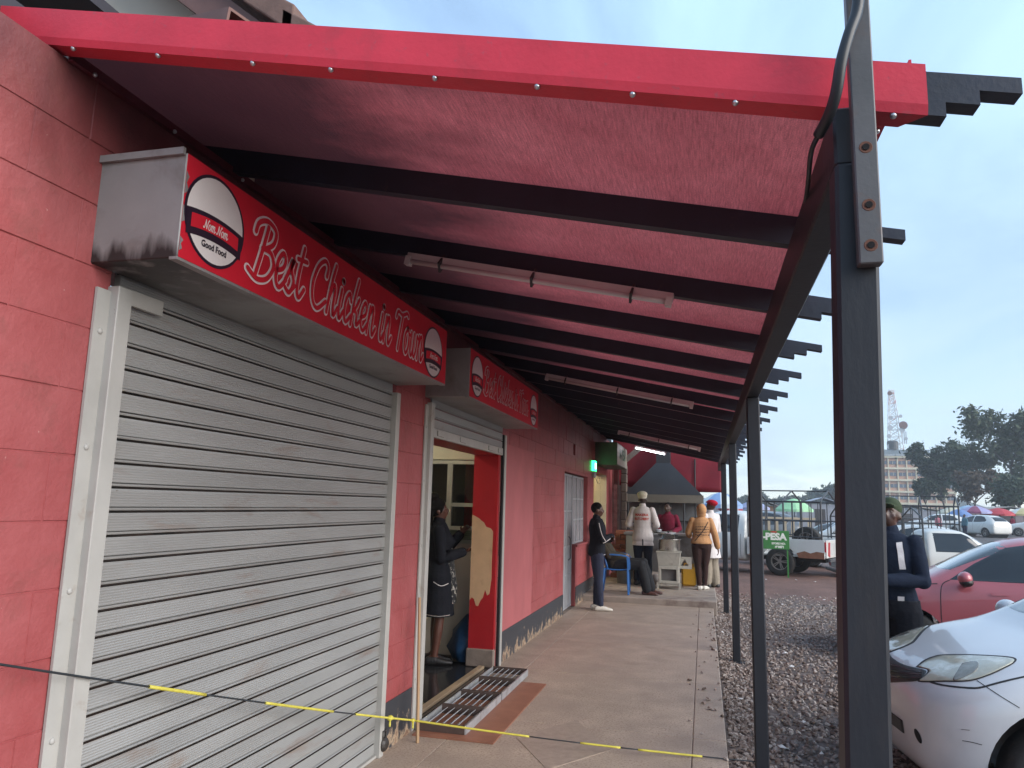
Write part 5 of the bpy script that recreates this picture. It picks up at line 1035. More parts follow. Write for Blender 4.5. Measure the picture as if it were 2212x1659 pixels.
stripe(b_, [(-.14, .53), (.0, .515), (.14, .52)], .007, pb, pm('trim_fleck', (0.3, 0.28, 0.26), 0.8, 0.5, 60, space='O'), 'hem_trim', pw)
ph = MB(); ph.box(-.036, .036, -.004, .004, -.072, .072, .004); pho = tag(ph.build('phone', pm('phone_black', (0.01, 0.01, 0.012), 0.3)), 'phone with a pale case held by the woman in the doorway', 'phone')
m = MB(); m.box(-.033, .033, -.0052, -.004, -.068, .068); m.build('screen', pm('phone_back', (0.5, 0.52, 0.47), 0.35), pho)
pho.matrix_world = pw.matrix_basis @ Matrix.Translation((.085, .40, 1.235)) @ Matrix.Rotation(math.radians(-35), 4, 'X') @ Matrix.Rotation(math.radians(-50), 4, 'Z')
# man in black jacket with folded arms by the wall
pk, wk, mu, mh = person('man in black tracksuit jacket standing with folded arms by the wall', (-1.63, 11.86, 0), face_dir(.97, .25), 1.64, head=(0.0, 0.02),
    J={'el': (-.245, .06, 1.13), 'er': (.245, .06, 1.13), 'wl': (.05, .215, 1.14), 'wr': (-.05, .245, 1.17), 'kl': (-.085, .03, .49), 'kr': (.085, .02, .49), 'al': (-.10, .0, .085), 'ar': (.09, .05, .085)}, hands=(.5, .5),
    wear=[{'kind': 'top', 'name': 'jacket', 'mat': K_BLACK, 'hem': .86, 'th': .03, 'sleeve': .95}, {'kind': 'trousers', 'mat': K_DENIM, 'th': .012}, {'kind': 'shoes', 'mat': K_SHOEW}, HAIR], vox=0.009)
b_ = bvh_of(wk['jacket']); pr_ = lambda u, v: (Vector((2, u, v)), Vector((-1, 0, 0)))
stripe(b_, [(.0, 1.40), (.02, 1.3), (.05, 1.2), (.10, 1.12)], .01, pr_, K_WHITE, 'sleeve_piping', pk); stripe(b_, [(.06, 1.08), (.14, 1.12), (.2, 1.15)], .012, pr_, K_WHITE, 'cuff_piping', pk); stripe(b_, [(-.02, .89), (.06, .885), (.13, .89)], .009, pr_, K_WHITE, 'hem_piping', pk)
# seated man
ps, _, mu, mh = person('man in brown jacket slouched in the blue plastic chair', (-1.50, 13.45, 0.1), face_dir(1, 0), 1.70, lean=-0.62, pelvis=(0, -.02, .50), head=(0, .25),
    J={'hl': (-.09, .0, .49), 'hr': (.09, .0, .49), 'kl': (-.12, .46, .53), 'kr': (.14, .44, .51), 'al': (-.10, .60, .085), 'ar': (.12, .54, .085), 'el': (-.25, -.12, .66), 'er': (.25, -.12, .66), 'wl': (-.05, .12, .62), 'wr': (.05, .14, .64)}, hands=(.8, .8),
    wear=[{'kind': 'top', 'name': 'jacket', 'mat': K_TWEED, 'hem': .84, 'th': .03}, {'kind': 'trousers', 'mat': fab('charcoal', (0.022, 0.023, 0.026)), 'th': .022, 'flare': .02}, {'kind': 'shoes', 'mat': K_SHOEB, 'high': True}, HAIR], vox=0.011)
b_ = bvh_of(_['jacket']); 
# cook with the printed coat, back to the camera
pc, wc, mu, mh = person('cook in long white coat with red lettering and white cap, back turned', (-1.16, 14.95, 0.1), face_dir(.12, 1), 1.76, head=(0, -.1),
    J={'el': (-.27, -.02, 1.13), 'er': (.27, -.02, 1.13), 'wl': (-.17, .20, 1.05), 'wr': (.17, .22, 1.07), 'al': (-.12, 0, .085), 'ar': (.12, 0, .085)},
    wear=[{'kind': 'top', 'name': 'coat', 'mat': K_WHITE, 'hem': .74, 'th': .026, 'flare': .03}, {'kind': 'trousers', 'mat': K_NAVY, 'th': .014}, {'kind': 'shoes', 'mat': K_SHOEK}, {'kind': 'cap', 'style': 'chef', 'mat': K_CREAM}], facing=False, skin=(0.03, 0.016, 0.012))
b_ = bvh_of(wc['coat']); pbk = lambda u, v: (Vector((u, -2, v)), Vector((0, 1, 0))); M_RL = pm('red_print', (0.5, 0.07, 0.05), 0.7)
wrap_text(b_, 'MAKERA', .062, pbk, M_RL, 'back_lettering', pc, 0, 1.31, .003, sx=1.05); wrap_text(b_, 'BUTCHERY', .062, pbk, M_RL, 'back_lettering', pc, 0, 1.235, .003, sx=.86)
stripe(b_, [(.03, .74), (.03, .8), (.028, .86)], .022, pbk, K_NAVY, 'coat_slit', pc)
# man in maroon behind the counter
person('man in maroon shirt working behind the stall counter', (-.74, 16.45, 0.1), face_dir(-.1, -1), 1.60, lean=.10, head=(-.25, -.15), J={'el': (-.26, .05, 1.14), 'er': (.26, .05, 1.14), 'wl': (-.14, .3, 1.06), 'wr': (.15, .3, 1.06)},
    wear=[{'kind': 'top', 'name': 'shirt', 'mat': K_MAROON, 'hem': .8, 'th': .022}, {'kind': 'trousers', 'mat': K_BLACK}, {'kind': 'shoes', 'mat': K_SHOEK}, HAIR], skin=(0.07, 0.04, 0.03))
# woman in hoodie
pg, wg, mu, mh = person('woman in tan hoodie with the hood up and dark brown leggings', (-.05, 14.66, 0.1), face_dir(-.12, 1), 1.56, head=(.1, -.1), hips=1.14,
    J={'el': (-.26, .05, 1.15), 'wl': (-.22, .24, 1.08), 'er': (.27, -.03, 1.12), 'wr': (.33, .03, .86), 'al': (-.05, .0, .085), 'ar': (.06, .06, .085), 'kl': (-.075, .03, .49), 'kr': (.075, .04, .49), 'fl': (.1, 1), 'fr': (.5, 1)},
    wear=[{'kind': 'top', 'name': 'hoodie', 'mat': K_TAN, 'hem': .93, 'th': .03, 'hood': True}, {'kind': 'trousers', 'mat': K_BROWN, 'th': .008}, {'kind': 'shoes', 'mat': K_SHOEW}], facing=False, skin=(0.11, 0.05, 0.035))
b_ = bvh_of(wg['hoodie']); M_DK = pm('dark_print', (0.05, 0.03, 0.025), 0.8)
stripe(b_, [(-.15, .98), (0, 1.17), (.13, 1.38)], .016, pbk, K_BLACK, 'bag_strap', pg)
rw = random.Random(9)
for r, z in enumerate((1.275, 1.225, 1.165, 1.11)):     # illegible rows of dark print on the back
    u = -.13
    while u < .13: 
        wd = rw.uniform(.018, .04); stripe(b_, [(u, z + rw.uniform(-.008, .008)), (u + wd * .5, z + rw.uniform(-.012, .012)), (u + wd, z + rw.uniform(-.006, .006))], rw.uniform(.012, .022), pbk, M_DK, 'back_print', pg, n=3); u += wd + rw.uniform(.006, .016)
# man in white coat with red cap
person('man in white coat, red flat cap and khaki trousers at the stall edge', (.12, 15.2, 0.1), face_dir(-.75, .65), 1.66, head=(.1, -.2), J={'el': (-.25, .05, 1.13), 'wl': (-.12, .24, 1.12), 'er': (.25, .02, 1.12), 'wr': (.14, .22, 1.05), 'al': (-.09, .04, .085), 'ar': (.1, -.02, .085)},
    wear=[{'kind': 'top', 'name': 'coat', 'mat': K_WHITE, 'hem': .58, 'th': .03, 'flare': .05}, {'kind': 'trousers', 'mat': K_BEIGE, 'th': .03, 'flare': .025}, {'kind': 'shoes', 'mat': K_SHOEK}, {'kind': 'cap', 'style': 'flat', 'mat': K_REDCAP}], skin=(0.08, 0.04, 0.03))
# man in the striped jacket between the parked cars
pj, wj, mu, mh = person('man in navy jacket with white chest stripes and green cap beside the parked cars', (1.49, 6.85, gz(1.6, 6.9)), face_dir(-.55, -.83), 1.83, head=(.1, -.25),
    J={'el': (-.235, .03, 1.12), 'wl': (-.04, .25, 1.12), 'er': (.235, .03, 1.12), 'wr': (.06, .26, 1.07)},
    wear=[{'kind': 'top', 'name': 'jacket', 'mat': K_NAVY, 'hem': .84, 'th': .02}, {'kind': 'trousers', 'mat': K_BLACK, 'th': .03}, {'kind': 'shoes', 'mat': K_SHOEK}, {'kind': 'cap', 'style': 'peaked', 'mat': K_OLIVE}], skin=(0.06, 0.026, 0.017))
b_ = bvh_of(wj['jacket']); pft = lambda u, v: (Vector((u, 2, v)), Vector((0, -1, 0)))
for sx in (-1, 1): stripe(b_, [(sx * .10, 1.40), (sx * .115, 1.32), (sx * .12, 1.2)], .036, pft, K_WHITE, 'chest_stripe', pj, .006); stripe(b_, [(sx * .10, 1.0), (sx * .10, .9)], .04, pft, K_WHITE, 'hem_stripe', pj, .006)
# ================================================================== VEHICLES (local frame: nose at x = 0, tail at +x, ground z = 0)
def eval_mesh(o):
    dg = bpy.context.evaluated_depsgraph_get(); dg.update(); return bpy.data.meshes.new_from_object(o.evaluated_get(dg))
def body_loft(st, arches, ar, name):
    """st: rows (x, zb, hw, zs, zt, tw). One closed skin, subdivided, with wheel arches cut out"""
    half = []
    for x, zb, hw, z_s, zt, tw in st:
        h = z_s - zb
        half.append([(x, 0, zb), (x, hw * .8, zb), (x, hw * .965, zb + .10 * h), (x, hw, zb + .45 * h), (x, hw * .992, zb + .8 * h), (x, hw * .955, z_s), (x, tw + (hw * .93 - tw) * .08, z_s + (zt - z_s) * .80), (x, tw * .72, z_s + (zt - z_s) * .975), (x, 0, zt)])
    vs = []; n = 16
    for r in half:
        vs += r + [(p[0], -p[1], p[2]) for p in r[-2:0:-1]]
    fs = [(i * n + k, (i + 1) * n + k, (i + 1) * n + (k + 1) % n, i * n + (k + 1) % n) for i in range(len(half) - 1) for k in range(n)]
    fs += [tuple(range(n)), tuple((len(half) - 1) * n + k for k in range(n))[::-1]]
    m = MB(); m.add(vs, fs); o = link('tmp', m.mesh('tmp'), None); s = o.modifiers.new('s', 'SUBSURF'); s.levels = 2
    cutters = []
    for ax in arches:
        c = MB(); c.lathe([(0.0001, -2), (ar, -2), (ar, 2), (0.0001, 2)], 40, (ax, 0, ar * 0.86), 'Y'); co = link('cut', c.mesh('cut'), None); cutters.append(co)
        b = o.modifiers.new('b', 'BOOLEAN'); b.operation = 'DIFFERENCE'; b.object = co; b.solver = 'EXACT'
    full = eval_mesh(o)
    for mm in list(o.modifiers):
        if mm.type == 'BOOLEAN': o.modifiers.remove(mm)
    solid = eval_mesh(o); bpy.data.objects.remove(o)
    for c in cutters: bpy.data.objects.remove(c)
    bm = bmesh.new(); bm.from_mesh(full); bmesh.ops.remove_doubles(bm, verts=bm.verts, dist=1e-5)
    for e_ in bm.edges: e_.smooth = not (len(e_.link_faces) == 2 and e_.calc_face_angle(0) > math.radians(38))
    bm.to_mesh(full); bm.free(); full.polygons.foreach_set('use_smooth', [True] * len(full.polygons))
    bv = BVHTree.FromPolygons([v.co.copy() for v in solid.vertices], [tuple(p.vertices) for p in solid.polygons]); bpy.data.meshes.remove(solid)
    return full, bv
def patch(bv, outline, proj, mat, name, par, off=.006, rings=None, mirror=False, smooth=True, n=3, curve=True):
    """star-shaped outline projected on the body as a thin skin"""
    rings = (1, .97, .9, .82, .74, .66, .58, .5, .42, .34, .26, .18, .1)
    if curve: P = catmull([(p[0], p[1], 0) for p in outline + outline[:1]], n + 2)[:-1]
    else: P = [Vector((a[0], a[1], 0)).lerp(Vector((b[0], b[1], 0)), k / 8) for a, b in zip(outline, outline[1:] + outline[:1]) for k in range(8)]
    c = sum((Vector((p[0], p[1], 0)) for p in outline), Vector()) / len(outline); N_ = len(P); vs = []; ok = []
    for r in rings:
        for q in P:
            p = c + (q - c) * r; o, d = proj(p.x, p.y); h = on_surface(bv, o, d, off if r < .99 else off * .2); vs.append(h if h is not None else Vector((0, 0, 0))); ok.append(h is not None)
    o, d = proj(c.x, c.y); h = on_surface(bv, o, d, off); vs.append(h or Vector((0, 0, 0))); ok.append(h is not None)
    fs = [(i * N_ + k, i * N_ + (k + 1) % N_, (i + 1) * N_ + (k + 1) % N_, (i + 1) * N_ + k) for i in range(len(rings) - 1) for k in range(N_)] + [((len(rings) - 1) * N_ + k, (len(rings) - 1) * N_ + (k + 1) % N_, len(vs) - 1) for k in range(N_)]
    fs = [f for f in fs if all(ok[i] for i in f)]; m = MB(); m.add(vs, fs); out = [m.build(name, mat, par, smooth=smooth)]
    if mirror: m2 = MB(); m2.add([(v[0], -v[1], v[2]) for v in vs], [f[::-1] for f in fs]); out.append(m2.build(name, mat, par, smooth=smooth))
    return out
M_TYRE = pm('tyre_rubber', (0.02, 0.019, 0.018), 0.75, 0.25, 12, 0.3, 60, second=(0.07, 0.05, 0.04), sec_scale=7, sec_lo=0.55, sec_hi=0.75, space='O')
M_RIM = pm('alloy_rim', (0.32, 0.30, 0.28), 0.4, 0.15, 12, metal=0.6, space='O')
M_BLKP = pm('black_trim', (0.012, 0.012, 0.013), 0.45, 0.2, 20, space='O')
M_CGLS = pm('car_glass', (0.012, 0.014, 0.017), 0.06, 0.05, 3, spec=0.8, space='O')
M_HEADL = pm('headlamp_lens', (0.42, 0.41, 0.33), 0.18, 0.2, 7, spec=0.6, coat=0.6, second=(0.62, 0.62, 0.55), sec_scale=9, sec_lo=0.5, sec_hi=0.65, space='O')
M_SEAM = pm('panel_gap', (0.02, 0.02, 0.022), 0.7)
_wh = {}
def wheel(par, x, y, R, w=.2, spokes=5, rim=.62):
    k = (round(R, 3), spokes)
    if k not in _wh:
        t = MB(); t.lathe([(R * rim, -w / 2), (R * .9, -w / 2 - .005), (R * .985, -w / 2 + .02), (R, 0), (R * .985, w / 2 - .02), (R * .9, w / 2 + .005), (R * rim, w / 2)], 36, axis='Y'); tm = t.mesh('tyre'); tm.materials.append(M_TYRE); tm.polygons.foreach_set('use_smooth', [True] * len(tm.polygons))
        r = MB(); rr = R * rim; r.lathe([(rr + .004, -w / 2 + .005), (rr - .012, -w / 2 + .002), (rr - .02, -w / 2 + .03), (rr - .02, w / 2)], 30, axis='Y'); r.lathe([(.001, -w / 2 + .02), (.045, -w / 2 + .02), (.05, -w / 2 + .04)], 14, axis='Y')
        for i in range(spokes):
            for dl in (-.13, .13):
                a = 2 * math.pi * i / spokes; p0 = Vector((math.cos(a + dl * 2) * .045, -w / 2 + .035, math.sin(a + dl * 2) * .045)); p1 = Vector((math.cos(a + dl) * (rr - .015), -w / 2 + .025, math.sin(a + dl) * (rr - .015))); r.bar(p0, p1, .010, .014, (0, 1, 0))
        rm = r.mesh('rim'); rm.materials.append(M_RIM); d = MB(); d.lathe([(.001, -w / 2 + .07), (rr, -w / 2 + .07)], 24, axis='Y'); dm = d.mesh('brake_disc'); dm.materials.append(M_BLKP); _wh[k] = (tm, rm, dm)
    e = empty('wheel', (x, y, R)); e.parent = par
    if y > 0: e.rotation_euler = (0, 0, math.pi)
    for nm, me in zip(('tyre', 'rim', 'brake_disc'), _wh[k]): link(nm, me, None, e)
    return e
def liners(par, arches, ar, hw):
    for ax in arches:
        m = MB(); m.lathe([(ar - .004, -hw + .02), (ar - .004, hw - .02)], 36, (ax, 0, ar * .86), 'Y'); m.build('wheel_well', M_BLKP, par)
HATCH = [(0.0, .34, .42, .56, .62, .32), (.03, .26, .53, .62, .70, .38), (.10, .21, .645, .675, .755, .45), (.22, .185, .74, .725, .815, .52), (.42, .18, .81, .785, .88, .59), (.70, .18, .846, .85, .945, .64), (1.0, .18, .85, .90, .995, .66), (1.18, .18, .85, .92, 1.02, .66), (1.5, .18, .85, .94, 1.22, .61), (1.88, .18, .85, .95, 1.43, .57), (2.3, .18, .85, .96, 1.51, .56), (3.1, .18, .85, .98, 1.50, .54), (3.65, .19, .845, .99, 1.42, .51), (3.9, .21, .83, .98, 1.2, .53), (4.05, .24, .79, .93, 1.0, .54), (4.1, .34, .70, .86, .92, .5)]
side = lambda u, v: (Vector((u, -3, v)), Vector((0, 1, 0)))
front = lambda u, v: (Vector((-3, u, v)), Vector((1, 0, 0)))
top_ = lambda u, v: (Vector((u, v, 4)), Vector((0, 0, -1)))
def hatchback(label, loc, rz, paint, group='parked cars', details=True, scale=1.0, lamps=True, nose=0.0, arch=.355):
    ST = [(x * (1 - nose / 1.18) + nose if x < 1.18 else x, *r) for x, *r in HATCH]; fwx = .86 * (1 - nose / 1.18) + nose
    full, bv = body_loft(ST, (fwx, 3.42), arch, 'hatch')
    c = tag(empty('parked_car', loc, rz), label, 'car', group); c.scale = (scale,) * 3
    body = link('body', full, paint, c)
    liners(c, (fwx, 3.42), arch, .80)
    for x in (fwx, 3.42):
        for y in (-.74, .74): wheel(c, x, y, .305)
    patch(bv, [(1.36, .985), (1.62, 1.17), (1.95, 1.36), (2.2, 1.41), (2.42, 1.42), (2.42, 1.0), (1.9, .99)], side, M_CGLS, 'side_window', c, .005, mirror=True, curve=False)
    patch(bv, [(2.49, 1.0), (2.49, 1.42), (2.9, 1.42), (3.2, 1.36), (3.48, 1.14), (3.42, 1.05), (3.0, 1.01)], side, M_CGLS, 'side_window', c, .005, mirror=True, curve=False)
    patch(bv, [(-.62, 1.09), (-.55, 1.36), (-.3, 1.41), (.3, 1.41), (.55, 1.36), (.62, 1.09), (.3, 1.08), (-.3, 1.08)], front, pm('windscreen', (0.03, 0.035, 0.04), 0.05, 0.05, 2, spec=1.0, coat=1.0, space='O'), 'windscreen', c, .005, curve=False)
    bk = lambda u, v: (Vector((8, u, v)), Vector((-1, 0, 0)))
    patch(bv, [(-.5, 1.08), (-.45, 1.36), (.45, 1.36), (.5, 1.08)], bk, M_CGLS, 'rear_window', c, .005, curve=False)
    patch(bv, [(-.30, .40), (-.28, .47), (.28, .47), (.30, .40)], front, M_BLKP, 'lower_intake', c, .008, curve=False)
    for s_, pts in (('s', [(1.26, .25), (1.25, .6), (1.27, .9), (1.36, .98)]), ('s', [(2.45, .25), (2.45, .98)]), ('s', [(3.2, .62), (3.42, .98)]), ('s', [(1.26, .25), (1.8, .235), (2.45, .235)])):
        stripe(bv, pts, .008, side, M_SEAM, 'panel_seam', c, .003)
    sq = lambda x: x * (1 - nose / 1.18) + nose
    stripe(bv, [(sq(x), y) for x, y in [(1.25, -.78), (.9, -.765), (.5, -.735), (.3, -.68), (.14, -.5), (.1, -.2), (.095, 0), (.1, .2), (.14, .5), (.3, .68), (.5, .735), (.9, .765), (1.25, .78)]], .009, top_, M_SEAM, 'bonnet_seam', c, .002)
    for x in (1.75, 2.7): stripe(bv, [(x, .86), (x + .17, .87)], .03, side, paint, 'door_handle', c, .022)
    if lamps:
        dg_ = lambda u, v: (Vector((u * .7071 - 3 * .7071, -u * .7071 - 3 * .7071 - .35, v)), Vector((.7071, .7071, 0)))
        patch(bv, [(-.02, .60), (.1, .68), (.3, .745), (.52, .79), (.6, .785), (.5, .70), (.32, .62), (.12, .575)], lambda u, v: (Vector((u * .75 - 2, -u * .66 - 2.55, v)), Vector((.66, .75, 0))), M_HEADL, 'headlight', c, .006, mirror=True)
        patch(bv, [(-.48, .56), (-.3, .66), (0, .675), (.3, .66), (.48, .56), (.3, .535), (0, .53), (-.3, .535)], front, M_BLKP, 'grille', c, .005)
    for sy in (-1, 1):
        mi = empty('door_mirror', (1.5, sy * .93, 1.0)); mi.parent = c
        m = MB(); m.sphere((0, 0, 0.02), 1, 14, 10, (.075, .11, .075)); m.build('shell', paint, mi, smooth=True); m = MB(); m.sphere((.01, 0, -.02), 1, 14, 10, (.072, .105, .055)); m.tube([(0.02, -.05 * sy, -.05), (.0, -.12 * sy, -.06)], .03, 8); m.build('base', M_BLKP, mi, smooth=True)
    return c, bv
def paint(n, col, metal=.2, r=.3): return pm('paint_' + n, col, r, .05, 2, metal=metal, coat=.7, second=tuple(v * .75 for v in col), sec_scale=1.5, sec_lo=.55, sec_hi=.85, space='O')
P_SILV, P_RED, P_WHITE, P_GREY = paint('silver', (.60, .61, .63), .08, .33), paint('red', (.42, .10, .115), .05, .32), paint('white', (.62, .61, .58), 0, .35), paint('grey', (.1, .11, .12), .3)
# --- silver hatchback, nose towards the shop
XS0, YS0, AS0 = 0.83, 5.5, math.radians(6)
car1, bv1 = hatchback('silver hatchback parked nose in, behind the nearest veranda post', (XS0, YS0, G0), AS0, P_SILV, lamps=False, nose=.30, arch=.385)
MI1 = (Matrix.Translation((XS0, YS0, G0)) @ Matrix.Rotation(AS0, 4, 'Z')).inverted()
def pix(px, py): d = pray(px, py).normalized(); return (MI1 @ Vector((0, 0, EYE)), MI1.to_3x3() @ d)
zz = lambda pts: [(1897.5 + .232 * x, 1274 + .232 * y) for x, y in pts]
patch(bv1, zz([(345, 718), (420, 655), (510, 617), (600, 600), (800, 598), (1000, 605), (1200, 618), (1285, 640), (1265, 682), (1180, 730), (1050, 790), (910, 838), (800, 855), (600, 857), (370, 857), (420, 805), (455, 765), (440, 738)]), pix, M_SEAM, 'headlight_seal', car1, .007, mirror=True, rings=(1, .9, .7, .4, .2), n=2)
patch(bv1, zz([(362, 715), (430, 662), (515, 626), (605, 608), (800, 607), (1000, 613), (1190, 626), (1270, 645), (1250, 680), (1170, 722), (1045, 781), (905, 829), (800, 846), (600, 848), (385, 848), (430, 805), (468, 765), (455, 738)]), pix, M_HEADL, 'headlight', car1, .012, mirror=True, rings=(1, .9, .7, .4, .2), n=2)
patch(bv1, zz([(780, 680), (900, 660), (935, 690), (900, 760), (760, 830), (690, 835)]), pix, pm('lamp_bulb', (.25, .23, .2), .2, .3, 30, space='O', metal=.5), 'lamp_unit', car1, .015, mirror=True, rings=(1, .7, .4))
patch(bv1, zz([(70, 640), (100, 642), (140, 652), (250, 700), (340, 722), (435, 748), (445, 768), (400, 828), (340, 850), (160, 862), (100, 866), (70, 868)]), pix, M_BLKP, 'grille', car1, .008, mirror=True, rings=(1, .9, .7, .4, .2), n=2)
for k in (0, 1, 2): stripe(bv1, zz([(75, 690 + 55 * k), (150, 703 + 52 * k), (260, 735 + 38 * k), (400, 760 + 26 * k)]), 3.2, pix, pm('grille_bar', (.06, .06, .065), .25, metal=.5), 'grille_bar', car1, .012)
stripe(bv1, zz([(915, 842), (1030, 920), (1160, 1005), (1315, 1100)]), 1.6, pix, M_SEAM, 'bumper_seam', car1, .002)
stripe(bv1, zz([(780, 1405), (870, 1420), (965, 1445)]), 1.5, pix, M_SEAM, 'scratch', car1, .002); stripe(bv1, zz([(770, 1300), (850, 1308)]), 1.0, pix, M_SEAM, 'scratch', car1, .002)
ell = [(368 + 26 * math.cos(a) - 34 * math.sin(a) * .75, 1362 + 72 * math.sin(a) + 8 * math.cos(a)) for a in [i * math.pi / 6 for i in range(12)]]
ell = [(368 + 24 * math.cos(a) + 28 * math.sin(a), 1362 + 70 * math.sin(a)) for a in [i * math.pi / 6 for i in range(12)]]
patch(bv1, zz(ell), pix, pm('fog_recess', (.004, .004, .005), .8), 'fog_lamp_hole', car1, .006, mirror=True, rings=(1, .7, .3))
# --- red hatchback behind it
car2, bv2 = hatchback('pinkish red hatchback with dark windows parked behind the silver car', (1.55, 10.75, gz(2, 10)), math.radians(-12), P_RED, nose=.28)
# --- pickups with cattle cages
CAB = [(0.0, .45, .62, .68, .78, .5), (.05, .36, .74, .74, .86, .56), (.2, .32, .80, .84, .94, .64), (.6, .30, .83, .95, 1.03, .68), (1.1, .30, .84, 1.0, 1.09, .70), (1.25, .30, .84, 1.02, 1.14, .70), (1.55, .30, .84, 1.04, 1.4, .66), (1.85, .30, .84, 1.05, 1.62, .62), (2.1, .30, .84, 1.06, 1.69, .61), (2.75, .30, .84, 1.06, 1.69, .61), (2.9, .31, .84, 1.06, 1.60, .63), (2.93, .36, .82, 1.04, 1.3, .64)]
M_CAGE = pm('cage_paint', (.045, .047, .052), .5, .3, 9, space='O')
def pickup(label, loc, rz, body_paint, cage_h=1.0, ridge=True, bed_dirt=None):
    c = tag(empty('pickup_truck', loc, rz), label, 'pickup', 'pickups with cage sides')
    full, bv = body_loft(CAB, (.82,), .44, 'cab'); link('cab', full, body_paint, c); liners(c, (.82,), .44, .8)
    for x in (.82, 3.85):
        for y in (-.74, .74): wheel(c, x, y, .375, .24, 5, .6)
    patch(bv, [(1.5, 1.09), (1.62, 1.25), (1.85, 1.5), (2.0, 1.57), (2.72, 1.57), (2.72, 1.09)], side, M_CGLS, 'side_window', c, .005, mirror=True, curve=False)
    patch(bv, [(-.62, 1.22), (-.57, 1.54), (0, 1.58), (.57, 1.54), (.62, 1.22), (0, 1.21)], front, MATS['windscreen'], 'windscreen', c, .005, curve=False)
    bk = lambda u, v: (Vector((6, u, v)), Vector((-1, 0, 0))); patch(bv, [(-.55, 1.15), (-.5, 1.5), (.5, 1.5), (.55, 1.15)], bk, M_CGLS, 'rear_window', c, .005, curve=False)
    patch(bv, [(-.7, .6), (-.6, .8), (.6, .8), (.7, .6)], front, M_BLKP, 'grille', c, .005, curve=False)
    stripe(bv, [(2.8, .4), (2.8, 1.05)], .01, side, M_SEAM, 'door_seam', c, .002); stripe(bv, [(1.4, .4), (1.4, 1.05)], .01, side, M_SEAM, 'door_seam', c, .002)
    for sy in (-1, 1): m = MB(); m.sphere((1.6, sy * .98, 1.15), 1, 10, 8, (.05, .1, .09)); m.build('door_mirror', body_paint, c, smooth=True)
    # bed with arch
    m = MB(); x0, x1, zt, zb = 2.98, 5.0, .98, .5; arc = [(3.85 + .46 * math.cos(t), .36 + .46 * math.sin(t)) for t in [math.pi * i / 12 for i in range(13)] if .36 + .46 * math.sin(t) > zb - .02]
    poly = [(x0, zb), (x0, zt), (x1, zt), (x1, zb)] + arc
    for y0, y1 in ((-.84, -.80), (.80, .84)): m.prism(poly, y0, y1, 'Y')
    bed = m.build('bed_side', body_paint, c, bevel=.008)
    m = MB(); m.box(x0 + .01, x0 + .05, -.795, .795, zb, zt); m.box(x0 + .01, x1 - .05, -.795, .795, zb + .02, zb + .06); m.build('bed_floor', body_paint, c)
    tg = empty('tailgate', (x1 + .003, 0, .5)); tg.parent = c
    m = MB(); m.box(0, .045, -.80, .80, .02, .48, .008); m.build('panel', body_paint, tg)
    m = MB(); m.box(.046, .05, -.5, .5, .1, .4); m.build('pressing', pm('tailgate_grey', (.42, .42, .41), .5, .15, 6, space='O'), tg)
    for sy in (-1, 1):
        m = MB(); m.prism([(sy * .5, .04), (sy * .7, .08), (sy * .62, .42), (sy * .46, .42)], .046, .053, 'X'); m.build('reflector_stripe', pm('reflector_red', (.4, .02, .03), .3), tg)
        m = MB(); m.box(x1 + .002, x1 + .04, sy * .84 - (.12 if sy > 0 else 0), sy * .84 + (.12 if sy < 0 else 0), .68, .93); m.build('tail_lamp', MATS['reflector_red'], c)
    m = MB(); m.box(x1 + .05, x1 + .14, -.8, .8, .42, .5, .015); m.build('rear_bumper', M_CAGE, c)
    m = MB(); m.box(1.0, 4.9, -.35, .35, .38, .5); m.build('chassis', M_BLKP, c)
    if bed_dirt:
        m = MB(); m.prism([(4.35, .5), (4.3, .62), (4.5, .68), (4.65, .63), (4.8, .68), (4.99, .66), (4.99, .5)], -.846, -.841, 'Y'); m.build('rust_patch', pm('murram_rust', (.22, .09, .05), .85, .25, 8, space='O'), c)
    cg = empty('cage', (0, 0, zt)); cg.parent = c; hh = cage_h; xs_ = [x0 + .04 + (x1 - x0 - .1) * i / 8 for i in range(9)]
    for sy in (-.82, .82):
        for z, nm in ((.06, 'rail'), (hh * .48, 'rail'), (hh, 'rail')): m = MB(); m.tube([(xs_[0], sy, z), (xs_[-1], sy, z)], .02, 6); m.build(nm, M_CAGE, cg)
        for i, x in enumerate(xs_): m = MB(); m.tube([(x, sy, 0), (x, sy, hh)], .024 if i in (0, 4, 8) else .014, 6); m.build('upright', M_CAGE, cg)
    if ridge:
        for i in (0, 4, 8): m = MB(); m.tube([(xs_[i], -.82, hh), (xs_[i], -.66, hh + .08), (xs_[i], 0, hh + .3), (xs_[i], .66, hh + .08), (xs_[i], .82, hh)], .022, 6); m.build('hoop', M_CAGE, cg)
        m = MB(); m.tube([(xs_[0], 0, hh + .3), (xs_[-1], 0, hh + .3)], .02, 6); m.build('ridge_rail', M_CAGE, cg)
    for z in (hh * .48, hh): m = MB(); m.tube([(xs_[0], -.82, z), (xs_[0], .82, z)], .018, 6); m.build('rail', M_CAGE, cg)
    return c
th = math.radians(-22); rw_ = Vector((1.93, 21.35)); lw = Vector((3.85 * math.cos(th) + .86 * math.sin(th), 3.85 * math.sin(th) - .86 * math.cos(th)))
p1 = pickup('white pickup with a dark pipe cage and rusty sill behind the green sign', (rw_.x - lw.x, rw_.y - lw.y, gz(1.5, 22)), th, P_WHITE, .98, bed_dirt=True)
sp_ = empty('spare_wheel', (4.45, -.45, 0.62 + .36)); sp_.name = 'spare_wheel'; tag(sp_, 'spare wheel standing in the bed of the pickup behind the green sign', 'wheel')
for nm, me in zip(('tyre', 'rim', 'brake_disc'), _wh[(.375, 5)]): link(nm, me, None, sp_)
sp_.matrix_world = p1.matrix_basis @ Matrix.Translation((4.5, -.55, .56 + .375))
